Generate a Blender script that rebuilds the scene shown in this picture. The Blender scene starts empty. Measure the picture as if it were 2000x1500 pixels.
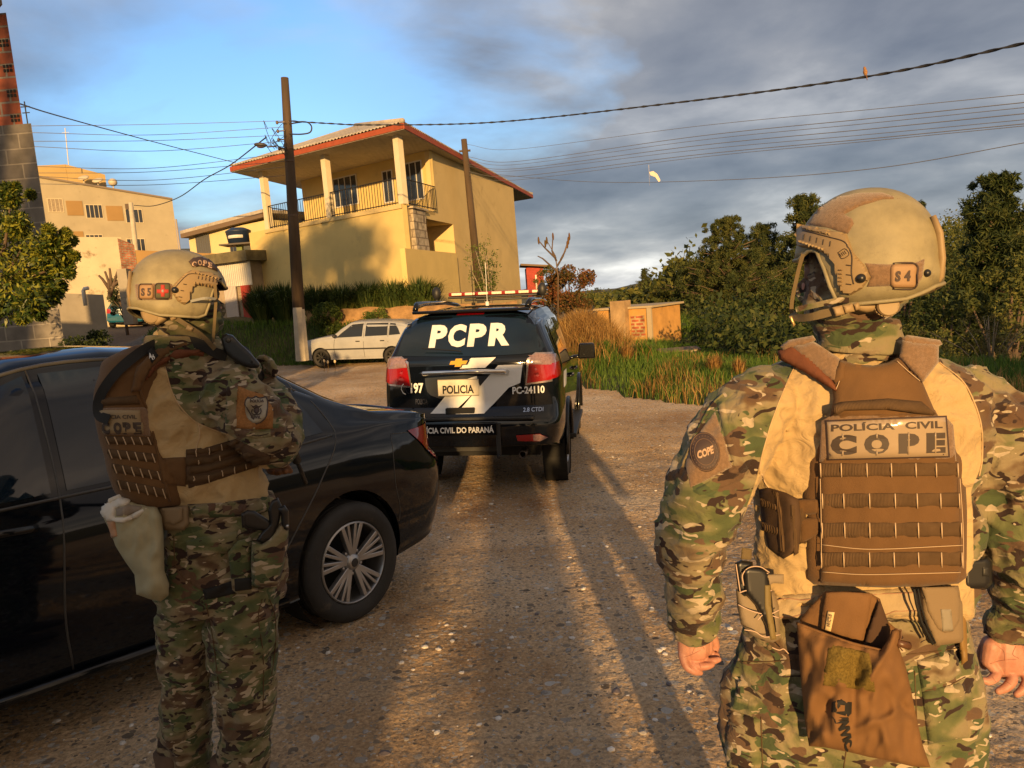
import bpy, bmesh, math, random
import numpy as np
from math import sin, cos, pi, radians, sqrt, tan, atan2
from mathutils import Vector, Matrix, noise, Euler
from mathutils.bvhtree import BVHTree
from mathutils.geometry import delaunay_2d_cdt
random.seed(7); rng = np.random.default_rng(7)
S = bpy.context.scene; COL = S.collection
# ------------------------------------------------------------------ camera
FPX = 1444.0; PITCH = radians(6.9); ROLL = radians(4.5); CAM = Vector((0, 0, 1.67))
Fv = Vector((0, cos(PITCH), -sin(PITCH))); U0 = Vector((0, sin(PITCH), cos(PITCH)))
Rv = cos(ROLL)*Vector((1, 0, 0)) - sin(ROLL)*U0
Uv = cos(ROLL)*U0 + sin(ROLL)*Vector((1, 0, 0))
cd = bpy.data.cameras.new('camera'); cam = bpy.data.objects.new('camera', cd); COL.objects.link(cam)
cd.sensor_width = 36; cd.lens = FPX/2000*36; cd.clip_start = .05; cd.clip_end = 6000
cam.matrix_world = Matrix(((Rv.x, Uv.x, -Fv.x, CAM.x), (Rv.y, Uv.y, -Fv.y, CAM.y), (Rv.z, Uv.z, -Fv.z, CAM.z), (0, 0, 0, 1)))
S.camera = cam
S.view_settings.view_transform = 'Standard'; S.view_settings.look = 'None'; S.view_settings.gamma = 1
S.view_settings.exposure = EXPO = 0.92
S.cycles.use_denoising = True
S.cycles.max_bounces = 6; S.cycles.transparent_max_bounces = 8
# ------------------------------------------------------------------ sun and sky
SUN_EL = radians(11); SUN_AZ = radians(-1.2)
L = Vector((sin(SUN_AZ)*cos(SUN_EL), cos(SUN_AZ)*cos(SUN_EL), -sin(SUN_EL)))
sd = bpy.data.lights.new('sun', 'SUN'); so = bpy.data.objects.new('sun', sd); COL.objects.link(so)
sd.energy = 3.9; sd.angle = radians(.7); sd.color = (1, .60, .23); so.rotation_euler = L.to_track_quat('-Z', 'Y').to_euler()
W = bpy.data.worlds.new('World'); S.world = W; W.use_nodes = True
def build_world():
    nt = W.node_tree; N = nt.nodes; K = nt.links; N.clear()
    out = N.new('ShaderNodeOutputWorld'); bg = N.new('ShaderNodeBackground'); bg.inputs[1].default_value = .15
    sky = N.new('ShaderNodeTexSky'); sky.sky_type = 'NISHITA'; sky.sun_disc = False
    sky.sun_elevation = SUN_EL; sky.sun_rotation = radians(180)+SUN_AZ; sky.air_density = 1.3; sky.dust_density = .6; sky.ozone_density = 2.2
    tc = N.new('ShaderNodeTexCoord'); sep = N.new('ShaderNodeSeparateXYZ'); K.new(tc.outputs['Generated'], sep.inputs[0])
    def m(op, a, b=None, c=None):
        n = N.new('ShaderNodeMath'); n.operation = op
        for i, v in enumerate((a, b, c)):
            if v is None: continue
            if isinstance(v, (int, float)): n.inputs[i].default_value = v
            else: K.new(v, n.inputs[i])
        return n.outputs[0]
    z = m('ADD', m('MAXIMUM', sep.outputs[2], 0), .22)
    cv = N.new('ShaderNodeCombineXYZ'); K.new(m('DIVIDE', sep.outputs[0], z), cv.inputs[0]); K.new(m('DIVIDE', sep.outputs[1], z), cv.inputs[1])
    def nz(scale, off, det=7, rough=.55, dist=.3):
        mp = N.new('ShaderNodeMapping'); mp.inputs[1].default_value = off; mp.inputs[3].default_value = (1, 1, 1)
        K.new(cv.outputs[0], mp.inputs[0]); n = N.new('ShaderNodeTexNoise'); n.inputs['Scale'].default_value = scale
        n.inputs['Detail'].default_value = det; n.inputs['Roughness'].default_value = rough; n.inputs['Distortion'].default_value = dist
        K.new(mp.outputs[0], n.inputs['Vector']); return n.outputs[0]
    def ramp(fac, pts):
        r = N.new('ShaderNodeValToRGB'); K.new(fac, r.inputs[0]); e = r.color_ramp.elements
        while len(e) < len(pts): e.new(.5)
        for q, (p_, c) in zip(e, pts): q.position = p_; q.color = (*c, 1) if len(c) == 3 else c
        return r.outputs[0]
    cover = ramp(nz(.95, (3.1, 1.7, 0), 7, .52), [(.36, (0, 0, 0)), (.60, (1, 1, 1))])
    side = m('MULTIPLY_ADD', sep.outputs[0], 1.5, .35)
    cov = m('MINIMUM', m('ADD', cover, m('MAXIMUM', side, 0)), 1)
    tone = ramp(nz(1.7, (7.3, 2.2, 0), 7, .52, .15), [(.32, (.62, .65, .78)), (.46, (.96, .98, 1.08)), (.56, (1.30, 1.28, 1.32)), (.70, (2.2, 2.12, 2.05))])
    low = ramp(sep.outputs[2], [(.0, (2.1, 2.15, 2.1)), (.05, (1.25, 1.3, 1.35)), (.12, (.78, .82, .9)), (.40, (1.08, 1.05, 1.0))])
    mul = N.new('ShaderNodeMix'); mul.data_type = 'RGBA'; mul.blend_type = 'MULTIPLY'; mul.inputs[0].default_value = 1
    K.new(tone, mul.inputs[6]); K.new(low, mul.inputs[7])
    tint = N.new('ShaderNodeMix'); tint.data_type = 'RGBA'; tint.blend_type = 'MULTIPLY'; tint.inputs[0].default_value = 1; K.new(sky.outputs[0], tint.inputs[6]); tint.inputs[7].default_value = (.55, .70, .96, 1)
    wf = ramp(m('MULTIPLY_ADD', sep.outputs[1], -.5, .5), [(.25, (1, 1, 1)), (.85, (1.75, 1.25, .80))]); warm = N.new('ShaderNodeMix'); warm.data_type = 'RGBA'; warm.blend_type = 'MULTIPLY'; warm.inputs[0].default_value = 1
    lowc = m('MULTIPLY', m('SUBTRACT', .16, sep.outputs[2]), 5.0)
    cov = m('MINIMUM', m('ADD', cov, m('MAXIMUM', lowc, 0)), 1)
    mx = N.new('ShaderNodeMix'); mx.data_type = 'RGBA'; K.new(m('MULTIPLY', cov, .93), mx.inputs[0]); K.new(tint.outputs[2], mx.inputs[6]); K.new(mul.outputs[2], mx.inputs[7])
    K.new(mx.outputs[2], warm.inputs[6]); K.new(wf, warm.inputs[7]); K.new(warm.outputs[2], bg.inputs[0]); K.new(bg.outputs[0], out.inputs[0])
build_world()
# ------------------------------------------------------------------ measuring helpers
def ray(px, py): return Fv + Rv*((px-1000)/FPX) - Uv*((py-750)/FPX)
def at(px, py, Y): d = ray(px, py); return CAM + d*(Y/d.y)
def atD(px, py, D): return CAM + ray(px, py)*D
def pix(P):
    v = Vector(P)-CAM; z = v.dot(Fv); return 1000+FPX*v.dot(Rv)/z, 750-FPX*v.dot(Uv)/z
def ss(a, b, x):
    t = min(1, max(0, (x-a)/(b-a))); return t*t*(3-2*t)
def lerp(a, b, t): return a+(b-a)*t
def interp(pts, t):
    if t <= pts[0][0]: return pts[0][1]
    for (a, va), (b, vb) in zip(pts, pts[1:]):
        if t <= b: return va+(vb-va)*(t-a)/(b-a)
    return pts[-1][1]
def crom(P, n):
    """Catmull-Rom through tuples, n samples per span"""
    P = [np.array(p, float) for p in P]; Q = [2*P[0]-P[1]]+P+[2*P[-1]-P[-2]]; o = []
    for i in range(1, len(Q)-2):
        for k in range(n):
            t = k/n; a, b, c, d = Q[i-1], Q[i], Q[i+1], Q[i+2]
            o.append(.5*((2*b)+(-a+c)*t+(2*a-5*b+4*c-d)*t*t+(-a+3*b-3*c+d)*t**3))
    o.append(P[-1]); return o
# ------------------------------------------------------------------ materials
MATS = {}
def mat(name, col=(.5, .5, .5), rough=.6, metal=0., spec=.5, var=0., vs=4., col2=None, bump=0., bs=60., coat=0., trans=0., emit=None, emis=0, det=4, stretch=(1, 1, 1), sheen=0, wave=None, alpha=1, dirt=None):
    if name in MATS: return MATS[name]
    M = bpy.data.materials.new(name); M.use_nodes = True; MATS[name] = M
    nt = M.node_tree; N = nt.nodes; K = nt.links; b = N['Principled BSDF']
    b.inputs['Roughness'].default_value = rough; b.inputs['Metallic'].default_value = metal
    b.inputs['Specular IOR Level'].default_value = spec; b.inputs['Coat Weight'].default_value = coat; b.inputs['Coat Roughness'].default_value = .04
    b.inputs['Transmission Weight'].default_value = trans; b.inputs['Sheen Weight'].default_value = sheen; b.inputs['Alpha'].default_value = alpha
    b.inputs['Base Color'].default_value = (*col, 1)
    if emit: b.inputs['Emission Color'].default_value = (*emit, 1); b.inputs['Emission Strength'].default_value = emis
    tc = N.new('ShaderNodeTexCoord'); mp = N.new('ShaderNodeMapping'); mp.inputs[3].default_value = stretch
    K.new(tc.outputs['Object'], mp.inputs[0])
    def nz(sc, dt=4, r=.6):
        n = N.new('ShaderNodeTexNoise'); n.inputs['Scale'].default_value = sc; n.inputs['Detail'].default_value = dt; n.inputs['Roughness'].default_value = r
        K.new(mp.outputs[0], n.inputs['Vector']); return n.outputs[0]
    if var or col2:
        r = N.new('ShaderNodeValToRGB'); K.new(nz(vs, det), r.inputs[0]); e = r.color_ramp.elements
        if col2 is None: c1 = [c*(1-var) for c in col]; c2 = [min(1, c*(1+var)) for c in col]
        else: c1, c2 = col, col2
        e[0].position = .32; e[0].color = (*c1, 1); e[1].position = .68; e[1].color = (*c2, 1)
        last = r.outputs[0]
        if dirt:
            mx = N.new('ShaderNodeMix'); mx.data_type = 'RGBA'; K.new(last, mx.inputs[6]); mx.inputs[7].default_value = (*dirt[0], 1)
            r2 = N.new('ShaderNodeValToRGB'); K.new(nz(dirt[1], 6, .7), r2.inputs[0]); r2.color_ramp.elements[0].position = dirt[2]; r2.color_ramp.elements[1].position = dirt[2]+.15
            K.new(r2.outputs[0], mx.inputs[0]); last = mx.outputs[2]
        K.new(last, b.inputs['Base Color'])
    if bump:
        bp = N.new('ShaderNodeBump'); bp.inputs['Strength'].default_value = 1; bp.inputs['Distance'].default_value = bump
        if wave:
            w = N.new('ShaderNodeTexWave'); w.bands_direction = wave[0]; w.inputs['Scale'].default_value = wave[1]; w.inputs['Distortion'].default_value = wave[2] if len(wave) > 2 else 0
            K.new(mp.outputs[0], w.inputs['Vector']); K.new(w.outputs['Fac'], bp.inputs['Height'])
        else: K.new(nz(bs, 5), bp.inputs['Height'])
        K.new(bp.outputs[0], b.inputs['Normal'])
    return M
def ramp_nodes(N, K, fac, pts, const=False):
    r = N.new('ShaderNodeValToRGB'); K.new(fac, r.inputs[0]); e = r.color_ramp.elements
    if const: r.color_ramp.interpolation = 'CONSTANT'
    while len(e) < len(pts): e.new(.5)
    for q, (p_, c) in zip(e, pts): q.position = p_; q.color = (*c, 1)
    return r.outputs[0]
# ------------------------------------------------------------------ objects
def setp(o, label=None, cat=None, group=None, kind=None):
    if label: o['label'] = label
    if cat: o['category'] = cat
    if group: o['group'] = group
    if kind: o['kind'] = kind
    return o
class Thing:
    """an Empty at the thing's base; parts get world or local coordinates"""
    def __init__(s, name, label, cat, M=None, loc=None, group=None):
        s.o = bpy.data.objects.new(name, None); COL.objects.link(s.o); s.o.empty_display_size = .2
        s.M = M.copy() if M else Matrix.Translation(Vector(loc) if loc is not None else Vector((0, 0, 0)))
        s.o.matrix_world = s.M; s.I = s.M.inverted(); setp(s.o, label, cat, group)
    def part(s, name, mb, m=None, parent=None, world=True, smooth=False, **k):
        V = [s.I @ Vector(v) for v in mb.v] if world else mb.v
        return mesh(name, V, mb.f, m, parent or s.o, smooth, mi=mb.mi, **k)
def mesh(name, V, Fc, m=None, parent=None, smooth=False, mi=None, label=None, cat=None, group=None, kind=None, bevel=0, auto=None, attr=None, sub=0, solid=0):
    me = bpy.data.meshes.new(name); me.from_pydata([tuple(v) for v in V], [], Fc)
    if m is not None:
        for q in (m if isinstance(m, (list, tuple)) else [m]): me.materials.append(q)
    if mi and any(mi): me.polygons.foreach_set('material_index', mi)
    if smooth: me.polygons.foreach_set('use_smooth', [True]*len(me.polygons))
    if auto: 
        me.polygons.foreach_set('use_smooth', [True]*len(me.polygons)); me.update()
        try: me.set_sharp_from_angle(angle=radians(auto))
        except Exception: pass
    if attr:
        for k, vals in attr.items():
            a = me.attributes.new(k, 'FLOAT', 'POINT'); a.data.foreach_set('value', vals)
    me.validate(); me.update()
    o = bpy.data.objects.new(name, me); COL.objects.link(o)
    if parent: o.parent = parent
    if solid: q = o.modifiers.new('s', 'SOLIDIFY'); q.thickness = abs(solid); q.offset = 0 if solid > 0 else -1
    if bevel: q = o.modifiers.new('b', 'BEVEL'); q.width = bevel; q.segments = 2; q.limit_method = 'ANGLE'; q.angle_limit = radians(35)
    if sub: q = o.modifiers.new('u', 'SUBSURF'); q.levels = sub; q.render_levels = sub
    return setp(o, label, cat, group, kind)
class MB:
    def __init__(s): s.v = []; s.f = []; s.mi = []
    def add(s, V, Fc, mi=0):
        n = len(s.v); s.v += [Vector(v) for v in V]; s.f += [tuple(i+n for i in f) for f in Fc]; s.mi += [mi]*len(Fc); return s
    def box(s, c, d, mi=0, M=None, taper=1.0):
        V = []
        for z in (-1, 1):
            k = taper if z > 0 else 1
            for x, y in ((-1, -1), (1, -1), (1, 1), (-1, 1)): V.append(Vector((x*d[0]/2*k, y*d[1]/2*k, z*d[2]/2)))
        if M is not None: V = [M @ q for q in V]
        return s.add([q+Vector(c) for q in V], [(3, 2, 1, 0), (4, 5, 6, 7), (0, 1, 5, 4), (1, 2, 6, 5), (2, 3, 7, 6), (3, 0, 4, 7)], mi)
    def hexa(s, P, mi=0):   # 4 bottom, 4 top
        return s.add(P, [(3, 2, 1, 0), (4, 5, 6, 7), (0, 1, 5, 4), (1, 2, 6, 5), (2, 3, 7, 6), (3, 0, 4, 7)], mi)
    def tube(s, P, R, n=8, mi=0, caps=True, flat=None):
        P = [Vector(p) for p in P]; k = len(P)
        if not isinstance(R, (list, tuple)): R = [R]*k
        V = []; up = Vector((0, 0, 1)); side = None
        for i in range(k):
            t = (P[min(i+1, k-1)]-P[max(i-1, 0)]).normalized()
            if side is None: side = t.cross(up if abs(t.z) < .9 else Vector((1, 0, 0))).normalized()
            side = (side - t*side.dot(t)).normalized(); b = t.cross(side)
            for j in range(n):
                a = 2*pi*j/n; V.append(P[i]+side*(cos(a)*R[i])+b*(sin(a)*R[i]*(flat or 1)))
        Fc = [(i*n+j, i*n+(j+1) % n, (i+1)*n+(j+1) % n, (i+1)*n+j) for i in range(k-1) for j in range(n)]
        if caps: Fc += [tuple(range(n-1, -1, -1)), tuple((k-1)*n+j for j in range(n))]
        return s.add(V, Fc, mi)
    def rings(s, rings, mi=0, caps=True, closed=True):
        n = len(rings[0]); V = [q for r in rings for q in r]; k = len(rings)
        Fc = [(i*n+j, i*n+(j+1) % n, (i+1)*n+(j+1) % n, (i+1)*n+j) for i in range(k-1) for j in range(n if closed else n-1)]
        if caps: Fc += [tuple(range(n-1, -1, -1)), tuple((k-1)*n+j for j in range(n))]
        return s.add(V, Fc, mi)
    def lathe(s, prof, n=32, M=None, mi=0, caps=False):
        """prof (r, h) revolved about local y axis"""
        V = []
        for r, h in prof:
            for j in range(n):
                a = 2*pi*j/n; V.append(Vector((r*cos(a), h, r*sin(a))))
        if M is not None: V = [M @ q for q in V]
        k = len(prof); Fc = [(i*n+j, i*n+(j+1) % n, (i+1)*n+(j+1) % n, (i+1)*n+j) for i in range(k-1) for j in range(n)]
        if caps: Fc += [tuple(range(n-1, -1, -1)), tuple((k-1)*n+j for j in range(n))]
        return s.add(V, Fc, mi)
    def ell(s, c, r, n=12, m=8, M=None, mi=0):
        V = [Vector((0, 0, -1))]; 
        for i in range(1, m):
            ph = -pi/2+pi*i/m
            for j in range(n): a = 2*pi*j/n; V.append(Vector((cos(ph)*cos(a), cos(ph)*sin(a), sin(ph))))
        V.append(Vector((0, 0, 1))); Fc = [(0, 1+(j+1) % n, 1+j) for j in range(n)]
        for i in range(m-2): Fc += [(1+i*n+j, 1+i*n+(j+1) % n, 1+(i+1)*n+(j+1) % n, 1+(i+1)*n+j) for j in range(n)]
        e = len(V)-1; Fc += [(e, 1+(m-2)*n+j, 1+(m-2)*n+(j+1) % n) for j in range(n)]
        V = [Vector((q.x*r[0], q.y*r[1], q.z*r[2])) for q in V]
        if M is not None: V = [M @ q for q in V]
        return s.add([q+Vector(c) for q in V], Fc, mi)
    def prism(s, poly, d, mi=0):
        """poly: planar 3D loop; d: extrusion vector"""
        n = len(poly); V = [Vector(p) for p in poly]; V += [q+Vector(d) for q in V]
        return s.add(V, [tuple(range(n-1, -1, -1)), tuple(range(n, 2*n))]+[(i, (i+1) % n, n+(i+1) % n, n+i) for i in range(n)], mi)
    def copy_to(s, M):
        o = MB(); o.v = [M @ q for q in s.v]; o.f = list(s.f); o.mi = list(s.mi); return o
    def merge(s, o): 
        n = len(s.v); s.v += list(o.v); s.f += [tuple(i+n for i in f) for f in o.f]; s.mi += list(o.mi); return s
def evaluated(V, Fc, mods):
    """run modifiers on a mesh, return verts, faces"""
    me = bpy.data.meshes.new('t'); me.from_pydata([tuple(v) for v in V], [], Fc); o = bpy.data.objects.new('t', me); COL.objects.link(o)
    extra = []
    for kind, kw in mods:
        q = o.modifiers.new('m', kind)
        for a, b in kw.items():
            if a == 'cut':
                m2 = bpy.data.meshes.new('c'); m2.from_pydata([tuple(v) for v in b.v], [], b.f); c = bpy.data.objects.new('c', m2); COL.objects.link(c); extra.append(c); q.object = c
            else: setattr(q, a, b)
    dg = bpy.context.evaluated_depsgraph_get(); dg.update(); ev = o.evaluated_get(dg); em = ev.to_mesh()
    Vn = [v.co.copy() for v in em.vertices]; Fn = [tuple(p.vertices) for p in em.polygons]; ev.to_mesh_clear()
    for c in extra+[o]: m2 = c.data; bpy.data.objects.remove(c); bpy.data.meshes.remove(m2)
    return Vn, Fn
def remesh(mb, vox, smooth=4, fac=.5):
    V, Fc = evaluated(mb.v, mb.f, [('REMESH', dict(mode='VOXEL', voxel_size=vox)), ('SMOOTH', dict(factor=fac, iterations=smooth))])
    o = MB(); o.v = V; o.f = Fc; o.mi = [0]*len(Fc); return o
def bvh_of(mb): return BVHTree.FromPolygons([tuple(v) for v in mb.v], [tuple(f) for f in mb.f])
def shoot(bvh, px, py):
    h = bvh.ray_cast(CAM, ray(px, py).normalized()); return h[0], h[1]
# text -> 2D triangles in a unit box
_T = {}
def text2d(s, bold=0., shear=0.):
    k = (s, bold, shear)
    if k in _T: return _T[k]
    c = bpy.data.curves.new('t', 'FONT'); c.body = s; c.offset = bold; c.shear = shear; c.resolution_u = 3; c.fill_mode = 'BOTH'
    o = bpy.data.objects.new('t', c); COL.objects.link(o); dg = bpy.context.evaluated_depsgraph_get(); dg.update()
    ev = o.evaluated_get(dg); em = ev.to_mesh(); V = [(v.co.x, v.co.y) for v in em.vertices]; Fc = [tuple(p.vertices) for p in em.polygons]; ev.to_mesh_clear()
    bpy.data.objects.remove(o); bpy.data.curves.remove(c)
    V = np.array(V); lo, hi = V.min(0), V.max(0); V = (V-lo)/(hi-lo); _T[k] = (V.tolist(), Fc); return _T[k]
def fillpoly(poly, step):
    """CDT of a 2D polygon with interior grid points"""
    P = np.array(poly, float); pts = []; n = len(P)
    for i in range(n):
        a, b = P[i], P[(i+1) % n]; k = max(1, int(np.hypot(*(b-a))/step))
        for j in range(k): pts.append(a+(b-a)*j/k)
    nb = len(pts); lo, hi = P.min(0), P.max(0)
    def inside(q):
        c = False
        for i in range(n):
            a, b = P[i], P[(i+1) % n]
            if (a[1] > q[1]) != (b[1] > q[1]) and q[0] < (b[0]-a[0])*(q[1]-a[1])/(b[1]-a[1])+a[0]: c = not c
        return c
    bp = np.array(pts)
    for x in np.arange(lo[0]+step/2, hi[0], step):
        for y in np.arange(lo[1]+step/2, hi[1], step):
            if inside((x, y)) and np.min(np.hypot(bp[:, 0]-x, bp[:, 1]-y)) > step*.35: pts.append(np.array((x, y)))
    r = delaunay_2d_cdt([Vector(p) for p in pts], [], [list(range(nb))], 1, 1e-5)
    return [tuple(v) for v in r[0]], [tuple(f) for f in r[2]]
def smooth_poly(P, n=4): return [tuple(q) for q in crom(list(P)+[P[0]], n)[:-1]]
def decal(poly, bvh, off=.003, step=12, mi=0, fallback=None):
    V2, Fc = fillpoly(poly, step); V = []
    last = None; hits = [shoot(bvh, *q) for q in V2]
    good = [(i, h) for i, h in enumerate(hits) if h[0] is not None]
    for i, (q, h) in enumerate(zip(V2, hits)):
        if h[0] is None:
            j, hh = min(good, key=lambda g: (V2[g[0]][0]-q[0])**2+(V2[g[0]][1]-q[1])**2)
            D = (hh[0]-CAM).dot(Fv); V.append(CAM+ray(*q)*D+Vector((0, 0, 0))); continue
        nn = h[1]; 
        if nn.dot(ray(*q)) > 0: nn = -nn
        V.append(h[0]+nn*off)
    o = MB(); o.add(V, [f if True else f for f in Fc], mi); return o
def text_on(s, quad, bvh=None, off=.004, bold=.0, shear=0., Dfn=None, mi=0):
    """quad: px corners bottom-left, bottom-right, top-right, top-left"""
    V2, Fc = text2d(s, bold, shear); V = []; a, b, c, d = [np.array(q, float) for q in quad]
    lastD = None
    for u, v in V2:
        q = (a*(1-u)+b*u)*(1-v)+(d*(1-u)+c*u)*v
        if bvh is not None:
            h = shoot(bvh, *q)
            if h[0] is None: V.append(CAM+ray(*q)*(lastD or 1)); continue
            nn = h[1] if h[1].dot(ray(*q)) < 0 else -h[1]; P = h[0]+nn*off; lastD = (h[0]-CAM).dot(Fv); V.append(P)
        else: V.append(CAM+ray(*q)*(Dfn(*q)-off))
    o = MB(); o.add(V, Fc, mi); return o
# ------------------------------------------------------------------ terrain
def road_right(y):      # right edge of the gravel
    return interp([(-30, 7.5), (0, 6.8), (6, 6.6), (9.4, 5.6), (12.5, 3.4), (15.5, 1.7), (19, .6), (24, 1.2), (30, 3), (60, 8)], y)
def hz(x, y):
    z = -.045*min(y, 9) if y > 0 else -.02*y
    z += -.04*max(-4, min(x, 4))
    z += .02*ss(9, 24, y)
    z += .05*max(0, -x-6)*ss(4, 14, y)*1.2
    # street climbing at the left
    z += ss(-9, -17, x)*ss(18, 34, y)*1.0 + max(0, y-34)*.05*ss(-8, -16, x)
    # planted bank and house platform
    z += ss(25.2, 27.2, y)*ss(-15, -11.5, x)*ss(1.5, -1.0, x)*1.35
    # grass bank right, then the valley
    dx = x-road_right(y)
    z += .22*ss(0, 2.0, dx)*ss(2, 8, y)
    z -= 4.2*ss(3, 16, dx)*ss(14, 26, y+.25*max(0, x-2)) + 2.2*ss(6, 20, dx)*ss(2, 10, y)
    z += .9*math.exp(-((x-2.1)**2/1.3+(y-21.5)**2/7))
    # hill rising behind on the right and in the distance
    z += 9*ss(45, 120, y)*ss(6, 34, x-y*.16)
    z += 4*ss(120, 340, y)
    z += 5*ss(-20, -60, x)*ss(20, 60, y)
    return z
def gz(px, py):         # pixel to ground point
    d = ray(px, py); t = .5
    while t < 400:
        P = CAM+d*t
        if P.z < hz(P.x, P.y): break
        t *= 1.01
    a, b = t/1.01, t
    for _ in range(20):
        m_ = (a+b)/2; P = CAM+d*m_
        if P.z < hz(P.x, P.y): b = m_
        else: a = m_
    return CAM+d*a
def ground_material():
    M = bpy.data.materials.new('gravel_road'); M.use_nodes = True; nt = M.node_tree; N = nt.nodes; K = nt.links; b = N['Principled BSDF']
    tc = N.new('ShaderNodeTexCoord'); b.inputs['Roughness'].default_value = 1; b.inputs['Specular IOR Level'].default_value = .08
    def nz(sc, dt=5, r=.6, out=0):
        n = N.new('ShaderNodeTexNoise'); n.inputs['Scale'].default_value = sc; n.inputs['Detail'].default_value = dt; n.inputs['Roughness'].default_value = r
        K.new(tc.outputs['Object'], n.inputs['Vector']); return n.outputs[out]
    def vor(sc, f='F1', out='Distance'):
        v = N.new('ShaderNodeTexVoronoi'); v.feature = f; v.inputs['Scale'].default_value = sc
        ad = N.new('ShaderNodeMixRGB'); ad.blend_type = 'ADD'; ad.inputs[0].default_value = .03; K.new(tc.outputs['Object'], ad.inputs[1]); K.new(nz(sc*1.3, 2, .5, 1), ad.inputs[2])
        K.new(ad.outputs[0], v.inputs['Vector']); return v.outputs[out]
    def mix(f, a, b_, bt='MIX'):
        m = N.new('ShaderNodeMix'); m.data_type = 'RGBA'; m.blend_type = bt
        for i, q in ((0, f), (6, a), (7, b_)):
            if isinstance(q, (int, float)): m.inputs[i].default_value = q
            elif isinstance(q, tuple): m.inputs[i].default_value = (*q, 1)
            else: K.new(q, m.inputs[i])
        return m.outputs[2]
    base = ramp_nodes(N, K, nz(.8, 6, .65), [(.28, (.34, .20, .10)), (.42, (.55, .385, .225)), (.56, (.66, .50, .325)), (.72, (.72, .60, .44))])
    big = ramp_nodes(N, K, nz(.33, 3, .5), [(.35, (.72, .66, .60)), (.5, (1, 1, 1)), (.66, (1.12, 1.13, 1.16))]); base = mix(1., base, big, 'MULTIPLY')
    fine = ramp_nodes(N, K, nz(55, 4, .7), [(.3, (.55, .52, .5)), (.7, (1.3, 1.28, 1.25))])
    c = mix(1., base, fine, 'MULTIPLY')
    # small stones: random grey per cell where the noise mask allows
    for sc, th, w in ((46, .50, .36), (24, .56, .34), (12, .70, .30)):
        cell = vor(sc, 'F1', 'Color'); sp = N.new('ShaderNodeSeparateColor'); K.new(cell, sp.inputs[0])
        stone = ramp_nodes(N, K, sp.outputs[0], [(0, (.16, .13, .10)), (.4, (.33, .27, .2)), (.7, (.42, .38, .33)), (1, (.6, .57, .52))])
        m1 = N.new('ShaderNodeMath'); m1.operation = 'LESS_THAN'; K.new(vor(sc), m1.inputs[0]); m1.inputs[1].default_value = w
        m2 = N.new('ShaderNodeMath'); m2.operation = 'GREATER_THAN'; K.new(sp.outputs[1], m2.inputs[0]); m2.inputs[1].default_value = th
        m3 = N.new('ShaderNodeMath'); m3.operation = 'MULTIPLY'; K.new(m1.outputs[0], m3.inputs[0]); K.new(m2.outputs[0], m3.inputs[1])
        c = mix(m3.outputs[0], c, stone)
    K.new(c, b.inputs['Base Color'])
    h = N.new('ShaderNodeMath'); h.operation = 'SUBTRACT'; K.new(nz(28, 8, .75), h.inputs[0]); 
    mv = N.new('ShaderNodeMath'); mv.operation = 'MULTIPLY'; K.new(vor(38), mv.inputs[0]); mv.inputs[1].default_value = .6; K.new(mv.outputs[0], h.inputs[1])
    bp = N.new('ShaderNodeBump'); bp.inputs['Distance'].default_value = .022; bp.inputs['Strength'].default_value = 1; K.new(h.outputs[0], bp.inputs['Height']); K.new(bp.outputs[0], b.inputs['Normal'])
    return M
M_road = ground_material()
M_soil = mat('grassy_soil', (.045, .055, .018), .95, var=.0, col2=(.10, .085, .035), vs=1.2, bump=.03, bs=20)
M_asph = mat('asphalt', (.10, .09, .085), .9, var=.25, vs=9, bump=.004, bs=120)
def graded(a, b, n, f0, f1):
    t = np.linspace(-1, 1, n); return a+(b-a)*(np.sinh(t*f0)/np.sinh(f0)+1)/2
def sheet(name, xs, ys, fz, m, kind='structure', keep=None):
    nx, ny = len(xs), len(ys); V = [(x, y, fz(x, y)) for y in ys for x in xs]
    Fc = [(j*nx+i, j*nx+i+1, (j+1)*nx+i+1, (j+1)*nx+i) for j in range(ny-1) for i in range(nx-1)]
    if keep: Fc = [f for f in Fc if keep(sum(V[i][0] for i in f)/4, sum(V[i][1] for i in f)/4)]
    return mesh(name, V, Fc, m, smooth=True, kind=kind)
xs = np.concatenate([-np.geomspace(700, 12, 22), np.linspace(-11.5, 11.5, 116), np.geomspace(12, 700, 26)])
ys = np.concatenate([-np.geomspace(400, 3, 14), np.linspace(-2.5, 34, 184), np.geomspace(34.6, 1500, 34)])
sheet('ground', xs, ys, lambda x, y: hz(x, y)-.075+.035*(noise.noise((x*.6, y*.6, 3)))*ss(60, 20, abs(y)), M_soil)
# the gravel sheet, draped 6 mm over the ground with fine relief
def onroad(x, y):
    return x < road_right(y)+.25*noise.noise((x*1.3, y*1.3, 0))+.1*noise.noise((x*5, y*5, 0)) and x > interp([(-30, -9), (12, -7), (15, -7.5), (22, -12), (26, -13)], y) and y < 25.2+.3*noise.noise((x, y, 9))
def road_z(x, y):
    z = hz(x, y)-.012+.035*(noise.noise((x*.6, y*.6, 3)))*ss(60, 20, abs(y))+.008
    n1 = noise.fractal((x*3.0, y*3.0, 0), .9, 2.1, 5); z += .010*n1
    # two worn wheel tracks
    for c in (-.1, 1.5): z -= .018*math.exp(-((x-c-.15*sin(y*.35))/.22)**2)*ss(16, 8, y)
    return z
xr = np.linspace(-3.2, 3.2, 330); yr = np.linspace(1.2, 9.5, 400)
sheet('gravel_road_near', xr, yr, lambda x, y: road_z(x, y)+.006*noise.noise((x*24, y*24, 5))+.003*noise.noise((x*60, y*60, 1)), M_road)
x2 = np.linspace(-14, 8.5, 150); y2 = np.concatenate([np.linspace(-20, 0, 30), np.linspace(.2, 26, 170)])
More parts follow.
